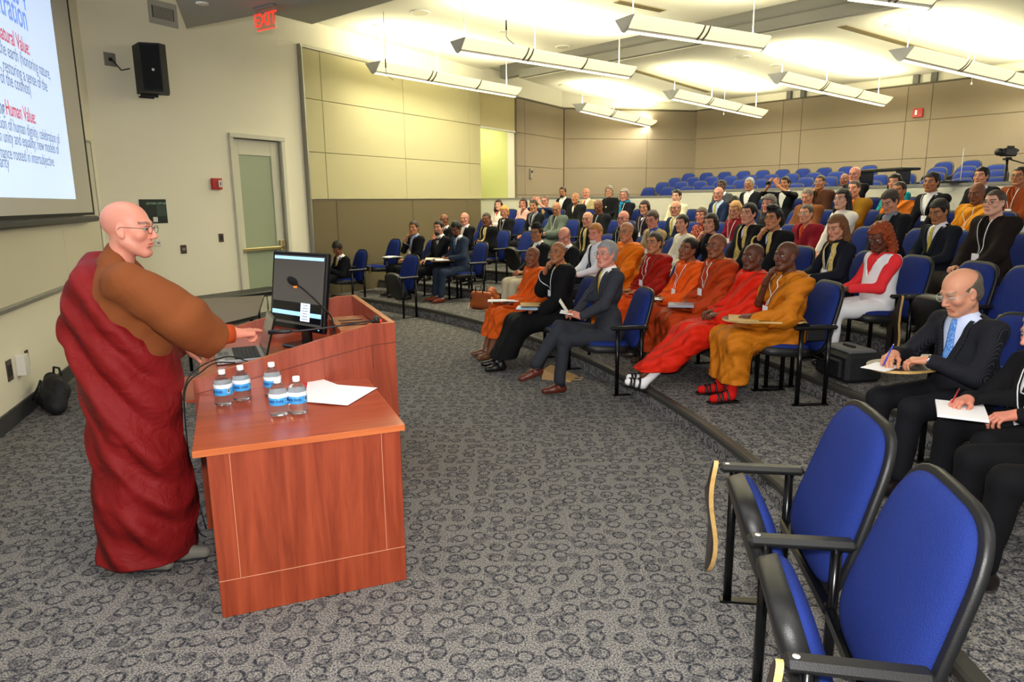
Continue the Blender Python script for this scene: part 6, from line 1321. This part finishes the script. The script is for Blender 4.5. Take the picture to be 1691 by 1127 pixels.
P('black haired man in black jacket with lanyard', 'brown skinned man in black jacket, white shirt and white lanyard', 4, 1538, 302, 'suit', c1='#131418', hair=('short', '#141012'), skin='olive', lany=True, near=1)
P('bald monk in golden yellow robe', 'bald brown skinned monk in golden yellow robe smiling downward', 4, 1613, 320, 'robe', c1='#dc9018', m1=robe_m('robe_golden', '#dc9018', .3), c2=None, skin='brown', lany=True, pitch=-12)
# row 5
P('bearded man in glasses by the half wall', 'bearded man with glasses in black suit just before the half wall', 5, 929, 318, 'suit', c1='#15161b', hair=('short', '#3a2c24'), beard='#17110f', skin='tan', specs='#1c1c1e')
P('bald man in beige jacket and red tie', 'bald man in beige jacket with red tie', 5, 968, 320, 'suit', c1='#c0b184', c2='#f0eee4', c3='#b42a20', hair=('fringe', '#9a8a78'), skin='ruddy')
P('tall grey haired woman in black', 'grey haired woman with glasses in black jacket with round pendant', 5, 1006, 317, 'top', c1='#16171c', hair=('bob', '#857a6c'), fem=True, skin='light', specs='#8a8a88', pendant=1)
P('dark skinned man behind navy suit', 'dark skinned man with short black hair in grey jacket', 5, 1191, 308, 'suit', c1='#4a5058', hair=('buzz', '#141012'), skin='deep')
P('silver haired man in dark jacket', 'silver haired man in black jacket and open white shirt', 5, 1237, 305, 'suit', c1='#181b24', hair=('short', '#a6a8a0'), skin='tan', specs='#8a7a68')
P('man photographing with a dark camera', 'dark haired man in black suit filming with a small camera held up', 5, 1296, 304, 'suit', c1='#16181e', hair=('short', '#1a1412'), skin='tan', arms='photo', item='camera')
P('monk in brown robe touching his chin', 'monk in brown robe and pale glasses touching his chin', 5, 1354, 302, 'koromo', c1='#4a2c1e', c2='#5a3826', skin='tan', specs='#d8d4c8', arms='chinR', hair=('buzz', '#3c342e'))
P('small shaven monk beside tall bald man', 'small shaven monk in brown beside the tall bald man', 5, 1394, 300, 'robe', c1='#5c3a24', m1=robe_m('robe_umber', '#5c3a24', .2), c2=None, skin='brown', r=20.95, zf=1.16, hs=1.0)
P('bald man in black-rimmed glasses', 'large bald man with black rimmed glasses in black top', 5, 1411, 289, 'top', c1='#141418', skin='ruddy', specs='#141416', shave=.2, hs=1.05)
P('woman in turquoise patterned shirt', 'black haired woman in turquoise patterned shirt', 5, 1477, 302, 'top', c1='#1ca3a8', m1=TURQ, hair=('bob', '#141012'), fem=True, skin='light')
P('black haired man in dark suit, lanyard', 'man with thick black hair in dark suit with white lanyard', 5, 1620, 292, 'suit', c1='#1a1b20', hair=('short', '#121013'), skin='light', lany=True)
P('man in terracotta robe at right edge', 'man in terracotta robe and glasses at the right edge of photo', 5, 1683, 292, 'koromo', c1='#8a3f1c', c2='#9a4a22', skin='tan', specs='#2a2222', lany=True, hair=('buzz', '#2c2420'))
P('person in pale grey at right edge', 'person in pale grey shirt at the right edge behind the brown-robed monk', 4, 1712, 345, 'top', c1='#9aa4ac', hair=('short', '#2a2220'), skin='light')

def item_obj(root, b, name, lab, cat, loc, rzv=0., rx=0., ry=0.):
    M = Matrix.Translation(root.location) @ Matrix.Rotation(root.rotation_euler[2], 4, 'Z') @ Matrix.Translation(loc) @ Matrix.Rotation(rzv, 4, 'Z') @ Matrix.Rotation(rx, 4, 'X') @ Matrix.Rotation(ry, 4, 'Y')
    o = b.build(name) if isinstance(b, MB) else b; o.matrix_world = M; o.location, o.rotation_mode = M.to_translation(), 'XYZ'; o.rotation_euler = M.to_euler(); tag(o, lab, cat); return o
def sheet(w, h, th, m, bend=0., n=8, skew=0.):
    b = MB(); V = []; 
    for i in range(n+1):
        t = i/n; z = bend*math.sin(math.pi*t)
        for x in (-w/2, w/2): V.append((x+skew*t, h*(t-.5), z))
    for i in range(n+1):
        t = i/n; z = bend*math.sin(math.pi*t)+th
        for x in (-w/2, w/2): V.append((x+skew*t, h*(t-.5), z))
    N = 2*(n+1); Fc = []
    for i in range(n):
        a = 2*i; Fc += [(N+a, N+a+1, N+a+3, N+a+2), (a, a+2, a+3, a+1), (a, N+a, N+a+2, a+2), (a+1, a+3, N+a+3, N+a+1)]
    Fc += [(0, 1, N+1, N), (2*n, N+2*n, N+2*n+1, 2*n+1)]; b.add(V, Fc, m); return b
def pen(root, col, lab, loc, rot):
    t = MB(); t.tube([(0, 0, -.06), (0, 0, -.054), (0, 0, .07)], [.001, .0042, .0042], mat('pen_'+col.strip('#'), col, .3), 8); t.tube([(0, 0, .07), (0, 0, .08)], .003, CHROME, 8); return item_obj(root, t, 'pen', lab, 'pen', loc, rot[2], rot[0], rot[1])
def give_item(sp, root, S):
    it = sp.get('item'); L = .5*(S['wrL']+S['wrR'])
    if it == 'phone': b = MB(); b.box((0, 0, 0), (.065, .13, .009), GB, bev=.003); item_obj(root, b, 'mobile_phone', 'black phone held by the man beside the blue-lined bin', 'phone', (0, .40, .71), 0, .5)
    if it == 'papers': item_obj(root, sheet(.22, .30, .006, PAPER, .01), 'papers', 'white papers held on the lap of the monk in bright orange', 'papers', (-.02, .30, .665), .9, .1); item_obj(root, sheet(.22, .29, .004, mat('paper_pale', '#e4e9f4', .6), .006), 'papers', 'pale printed sheet above the leather bag, held by the orange robed monk', 'papers', (.12, .44, .66), 1.2, .05)
    if it == 'papers_blue': item_obj(root, sheet(.24, .32, .012, mat('magazine_blue', '#a9c6e4', .4), .02), 'magazine', 'pale blue magazine on the black-robed monk\'s lap', 'magazine', (.02, .36, .655), 1.1, .05); item_obj(root, sheet(.23, .30, .006, mat('paper_tan', '#c9a765', .6), .0), 'envelope', 'tan envelope lying on the black-robed monk\'s blue magazine', 'envelope', (.03, .34, .695), 1.3, .02)
    if it == 'letter': 
        item_obj(root, sheet(.20, .14, .0015, PAPER, .0), 'letter', 'upright white folded paper held by man in charcoal suit', 'paper', (-.03, .46, .84), -.3, 1.0); item_obj(root, sheet(.20, .13, .0015, PAPER, .0), 'letter', 'lower flap of white paper in the charcoal-suited man\'s hands', 'paper', (-.03, .425, .775), -.3, .15)
    if it == 'openbook': item_obj(root, sheet(.22, .30, .012, PAPER, .012), 'notebook', 'open white notebook before the leftmost note taker', 'notebook', (.12, .42, .70), .2)
    if it == 'openbook2':
        item_obj(root, sheet(.23, .32, .010, PAPER, .015), 'notebook', 'open notebook on the writing tablet of the man in blue-grey suit', 'notebook', (.02, .42, .712), 1.3); item_obj(root, sheet(.23, .32, .012, mat('notebook_cream', '#efe6cc', .6), .02), 'notebook', 'thick cream notebook lying left of the blue-grey suited writer', 'notebook', (.36, .42, .70), 1.0)
    if it == 'booklet': item_obj(root, sheet(.15, .21, .008, mat('booklet_ochre', '#a8741e', .6), .01), 'booklet', 'ochre cloth bag and booklet on the lap of the red-robed monk', 'booklet', (-.03, .34, .66), .4, .2)
    if it == 'cards': item_obj(root, sheet(.21, .28, .005, PAPER, .01), 'papers', 'white sheet on the lap of the young orange-robed monk', 'papers', (.05, .38, .65), 1.1, .05)
    if it == 'binder': item_obj(root, sheet(.24, .30, .022, mat('binder_grey', '#8a94a6', .35), .012), 'binder', 'grey spiral binder held by the rust-robed monk', 'binder', (-.06, .40, .655), 1.2, .05)
    if it == 'envelope': item_obj(root, sheet(.23, .32, .003, mat('paper_tan', '#c9a765', .6), .0), 'envelope', 'tan envelope under the hand of the ochre-robed monk', 'envelope', (-.12, .42, .712), 1.2, 0)
    if it == 'notepad':
        item_obj(root, sheet(.14, .20, .003, PAPER, .0), 'paper_sheet', 'small white sheet being written on by the bald pinstriped man', 'paper', (.06, .53, .709), .5); pen(root, '#2a3cc0', 'blue pen in the writing hand of the bald pinstriped man', (.035, .515, .775), (.25, -.2, 0))
        b = MB(); d = S['wrL']-S['elL']; d /= np.linalg.norm(d); c = S['wrL']-d*.0; b.tube([c-d*.012, c+d*.012], .034, CHROME, 16); b.build('wristwatch', root)
    if it == 'pad2': item_obj(root, sheet(.21, .30, .012, PAPER, .004), 'notepad', 'white notepad on the lap of the person with the red pen', 'notepad', (.02, .50, .625), 1.0, 0); pen(root, '#b0142a', 'red pen held by the black-suited person at the right edge', (.03, .53, .70), (1.2, .4, .3))
    if it == 'laptop':
        b = MB(); b.box((0, 0, .008), (.30, .21, .016), LSIL, bev=.004); r = item_obj(root, b, 'laptop', 'small grey laptop open before the bald man in grey-green robe', 'laptop', (0, .40, .70)); b = MB(); b.box((0, .12, .11), (.30, .008, .20), LSIL, rotx(-.2)); b.build('lid', r)
    if it in ('redcam', 'camera'):
        c = '#8a1420' if it == 'redcam' else '#17181d'; b = MB(); b.box((0, 0, 0), (.11, .035, .065), mat('camera_'+c.strip('#'), c, .3), bev=.008); r = item_obj(root, b, 'camera', 'small red camera held up by the person in blue jacket' if it == 'redcam' else 'small black video camera held up by the man in black suit', 'camera', tuple(S['head']+np.array([0, .36, .02]))); b = MB(); b.tube([(0, .018, 0), (0, .045, 0)], .022, GB, 14); b.build('lens', r)
def extra(root, S, sp, full, nbz):
    if sp.get('scarf'):
        m = cloth(sp['scarf'], .6, .4); N = S['neck']; b = MB()
        sdf_obj('scarf', [seg(N+np.array([-.06, .02, .0]), N+np.array([.06, .02, .0]), .045, .045, .03), seg(N+np.array([0, -.05, .02]), N+np.array([0, .07, -.02]), .05, .045, .03), seg(N+np.array([.02, .10, -.03]), N+np.array([.03, .12, -.20]), .035, .03, .03), folds(.005, 90, (.5, .2, .8), 1, 3.)], .012, m, root)
    if sp.get('pendant'):
        y = float(trace(full, [0.], [nbz-.2])[0]); b = MB(); b.tube([(0, y, nbz-.2), (0, y+.006, nbz-.2)], .022, mat('pendant_white', '#e8e4d8', .4), 14); b.build('pendant', root)
    if sp.get('stole'):
        for sx in (-1, 1):
            V, Q = ribbon(full, [(sx*.062, nbz-.005), (sx*.085, nbz-.10), (sx*.055, nbz-.30), (sx*.05, .66)], .045, .045, .005, off=.006); link('stole', new_mesh('stole', V, Q, [GOLD]), root)
PRO_DN = make_chair(up=False); PRO_UP = make_chair(up=True)
PRO_DN_TL = make_chair(up=False, right_frame=True, tablet=(-1, 'open')); PRO_DN_TR = make_chair(up=False, right_frame=True, tablet=(1, 'open'))
PRO_END_UP = make_chair(up=True, right_frame=True, tablet=(1, 'down'))
used = set()
def place(proto, x, y, z, rz, label, group, cat='chair'):
    o = copy_tree(proto) if id(proto) in used else proto; used.add(id(proto))
    o.location = (x, y, z); o.rotation_euler = (0, 0, rz); tag(o, label, cat, group); return o
import time as _t; _t0 = _t.time()
SEATS = {}
for sp in PEOPLE:
    sp['extra'] = extra
    root, S, h, rz = make_person(sp)
    give_item(sp, root, S)
    pr = PRO_DN_TL if sp.get('tablet') == 'L' else (PRO_DN_TR if sp.get('tablet') == 'R' else PRO_DN)
    place(pr, root.location[0], root.location[1], root.location[2], rz, 'blue auditorium chair seating the '+sp['short'], 'occupied auditorium chairs')
    SEATS.setdefault(sp['row'], []).append(math.atan2(root.location[1]-CEN[1], root.location[0]-CEN[0]))
print('people', len(PEOPLE), round(_t.time()-_t0, 1))
def chair_at(px, py, z, row, r, proto, label, group='empty auditorium chairs', turn=0.):
    h = on_circle(px, py, r); f = face_angle(h[:2]); return place(proto, h[0], h[1], ROW_Z[row], f-math.pi/2+turn, label, group)
# empty chairs among the audience
chair_at(650, 470, 0, 0, 12.4, PRO_UP, 'empty blue chair with raised seat right of the man on his phone', turn=.15)
chair_at(628, 460, 0, 1, 13.55, PRO_DN, 'empty blue chair behind the raised-seat chair, near the brown wall panel')
chair_at(845, 400, 0, 2, 14.85, PRO_UP, 'empty blue chair with raised seat left of the man in black cap')
chair_at(1545, 470, 0, 2, 14.9, PRO_END_UP, 'empty blue chair with folded tablet right of the copper-haired woman')
chair_at(780, 380, 0, 3, 16.15, PRO_DN, 'empty blue chair behind the stout man in black and gold')
chair_at(1500, 350, 0, 4, 17.45, PRO_DN, 'empty blue chair between the orange monk and the man in black jacket, fourth row')
chair_at(1590, 340, 0, 4, 17.45, PRO_DN, 'empty blue chair left of the golden-robed monk')
chair_at(1290, 340, 0, 4, 17.45, PRO_DN, 'empty blue chair below the man filming')
chair_at(1010, 350, 0, 3, 16.15, PRO_DN, 'empty blue chair right of the bald man looking down')
chair_at(1620, 500, 0, 2, 14.9, PRO_DN, 'empty blue chair behind the pinstriped man, beneath the brown-robed monk')
# the near empty chairs with raised seats, left arm of each is shared with its neighbour
A1 = np.array([1.095, 2.905]); A2 = np.array([.995, 2.23]); A3 = np.array([.86, 1.55])
PRO_NEAR = make_chair(up=True, right_frame=True, wide=.34, tablet=(1, 'down'), bs=1.2); PRO_NEAR2 = make_chair(up=True, wide=.335, bs=1.2, tablet=(-1, 'down'))
def near_chair(proto, a, b_, lab):
    d = (b_-a)/np.linalg.norm(b_-a); f = np.array([d[1], -d[0]]); c = .5*(a+b_)+f*.115; place(proto, c[0], c[1], 0, math.atan2(f[1], f[0])-math.pi/2, lab, 'near empty chairs')
near_chair(PRO_NEAR, A1, A2, 'large bright blue empty chair in the foreground, farther one, folded tablet at its side')
near_chair(PRO_NEAR2, A2, A3, 'large bright blue empty chair in the foreground, nearest with its full back visible')
# upper rows behind the half wall
NTH = 'first second third fourth fifth sixth seventh eighth ninth tenth eleventh twelfth thirteenth fourteenth fifteenth sixteenth seventeenth eighteenth nineteenth twentieth twenty-first twenty-second twenty-third twenty-fourth twenty-fifth twenty-sixth twenty-seventh twenty-eighth'.split()
ords = ['first', 'second', 'third', 'fourth']; cnt = [0, 0, 0, 0]
for j, (r, z, xa, xb) in enumerate(((20.95, 1.16, 1055, 1685), (21.95, 1.31, 1070, 1685), (22.95, 1.45, 1100, 1690), (23.95, 1.60, 1115, 1640))):
    a0 = th_of(xa, 300, r); a1 = th_of(xb, 280, r); n = int(abs(a0-a1)*r/.555); 
    for k in range(n):
        a = a0-(k+.3*(j % 2))*.555/r; p = CEN+r*np.array([math.cos(a), math.sin(a)]); q = p[0]/p[1]; pxx = 845+1173*q
        if (p-K3)@perp_in(dB) < .75 or (p-K2)@perp_in(dA) < .7: continue
        if j > 1 and 1425 < pxx < 1500: continue
        if j == 0 and 1372 < pxx < 1416: continue
        cnt[j] += 1; f = face_angle(p); o = place(PRO_UP, p[0], p[1], z, f-math.pi/2, 'empty dark chair, %s from left, %s row up behind the half wall' % (NTH[cnt[j]-1], ords[j]), 'empty chairs behind the half wall')
# video camera on tripod at the right
p = on_circle(1665, 250, 20.1); tp = empty('video_tripod', (p[0], p[1], .84), 0, 'tall black tripod behind the half wall at right', 'tripod'); htop = atY(1672, 262, p[1])[2]-.84
for k in range(3): a = 2*math.pi*k/3+.6; b = MB(); b.tube([(0, 0, htop-.35), (.48*math.cos(a), .48*math.sin(a), 0)], [.022, .012], BLACK_P, 8); b.build('leg', tp)
b = MB(); b.tube([(0, 0, htop-.6), (0, 0, htop)], .02, BLACK_P, 10); b.box((0, 0, htop), (.09, .09, .04), BLACK_P, bev=.01); b.build('centre_column', tp)
b = MB(); b.tube([(0, 0, htop), (.30, -.22, htop-.14)], .009, BLACK_P, 8); b.build('pan_handle', tp)
vc = empty('video_camera', (p[0], p[1], .84+htop+.022), math.radians(205), 'black video camera on the tripod behind the half wall', 'video camera')
b = MB(); b.box((0, 0, .07), (.30, .11, .12), BLACK_P, bev=.02); b.box((-.05, 0, .15), (.16, .03, .03), BLACK_P, bev=.008); b.build('camera_body', vc)
b = MB(); b.tube([(.15, 0, .07), (.24, 0, .07)], [.05, .055], BLACK_P, 16); b.build('lens', vc)
b = MB(); b.box((-.19, 0, .10), (.10, .04, .04), BLACK_P, bev=.01); b.build('viewfinder', vc)
pt = on_circle(1461, 280, 20.3); b = MB(); b.box((0, 0, 0), (1.15, .40, .05), mat('desk_black', '#1b1a18', .5), bev=.01); b.box((-.4, 0, -.35), (.04, .3, .65), BLACK_M); b.box((.4, 0, -.35), (.04, .3, .65), BLACK_M); o = b.build('console_shelf', None, tuple(pt)); o.rotation_euler = (0, 0, face_angle(pt[:2])-math.pi/2); o.location[2] = 2.36; tag(o, 'narrow black shelf standing behind the half wall among the empty chairs', 'shelf')
o.location[2] = float(atY(1461, 281, pt[1])[2])
pt = on_circle(1590, 262, RW+.05); b = MB(); b.tube([(0, 0, 2.03), (.0, 0, 2.032+.5)], .006, mat('antenna_white', '#e8eaec', .4), 8); b.box((-.12, 0, 2.045), (.4, .16, .03), BLACK_P, bev=.008); o = b.build('antenna_unit', None, (pt[0], pt[1], 0)); tag(o, 'black box with thin white rod standing on the half wall cap', 'antenna')
pass
# bags on the floor
LEA = mat('leather_tan', '#a4501e', .45, bump=.3, bscale=30)
p = on_circle(795, 490, 13.3); t = empty('leather_bag', (p[0], p[1], .15), face_angle(p[:2])-math.pi/2+.5, 'tan leather briefcase with striped handles on the first step', 'bag')
sdf_obj('bag_body', [seg((-.16, 0, .07), (.16, 0, .07), .065, .065, .05), seg((-.15, 0, .24), (.15, 0, .24), .05, .05, .05), ell((0, -.0, .15), (.19, .07, .12), .04), ('f', lambda X, Y, Z: -Z)], .012, LEA, t)
for sy in (-.05, .05): b = MB(); b.tube([(-.07, sy, .27), (-.06, sy*1.3, .37), (.06, sy*1.3, .37), (.07, sy, .27)], .009, mat('handle_dark', '#2b1a14', .5), 8); b.build('handle', t)
b = MB(); b.tube([(-.19, 0, .22), (-.26, .05, .05), (-.1, .16, .01), (.15, .16, .01), (.22, .03, .1)], .006, mat('strap_pale', '#cdb9a0', .6), 6); b.build('shoulder_strap', t)
p = on_circle(812, 478, 13.75); t = empty('leather_bag', (p[0], p[1], .15), 1.2, 'slumped tan leather bag behind the briefcase with striped handles', 'bag')
sdf_obj('bag_body', [seg((-.15, 0, .08), (.15, 0, .08), .08, .08, .05), ell((0, 0, .2), (.14, .07, .10), .05), ('f', lambda X, Y, Z: -Z), ('d', lambda X, Y, Z: .006*np.sin(X*35+Z*40))], .012, LEA, t)
p = G(925, 625, 0); KR = mat('kraft_paper', '#b08d5c', .75, bump=.15, bscale=25)
t = empty('paper_bag', (p[0], p[1], 0), math.radians(-25), 'brown kraft paper bag lying on the carpet under the charcoal-suited man', 'paper bag')
b = MB(); V = [(-.16, -.12, 0), (.16, -.12, 0), (.16, .12, 0), (-.16, .12, 0), (-.15, -.11, .10), (.16, -.11, .015), (.16, .11, .015), (-.15, .11, .11)]; b.add(V, [(3, 2, 1, 0), (0, 1, 5, 4), (1, 2, 6, 5), (2, 3, 7, 6), (3, 0, 4, 7), (4, 5, 6, 7)], KR); b.build('bag_body', t)
b = MB(); b.tube([(.16, -.05, .01), (.24, -.05, .02), (.24, .05, .02), (.16, .05, .01)], .005, mat('twine', '#cdb182', .8), 6); b.build('twine_handle', t)
p = on_circle(1400, 600, 14.25); t = empty('suitcase', (p[0], p[1], .30), face_angle(p[:2])-math.pi/2+.1, 'black soft suitcase with open top pocket on the second step', 'suitcase')
b = MB(); b.box((0, 0, .13), (.46, .34, .24), BAGM, bev=.03); b.build('case_body', t)
b = MB(); b.box((0, .178, .12), (.34, .04, .16), BAGM, bev=.015); b.box((-.05, .200, .17), (.14, .004, .008), CHROME); b.build('front_pocket', t)
b = MB(); b.box((0, 0, .262), (.38, .26, .03), mat('pocket_grey', '#5a5d62', .6), bev=.012); b.box((0, 0, .285), (.15, .03, .02), BAGM, bev=.006); b.build('top_pocket', t)
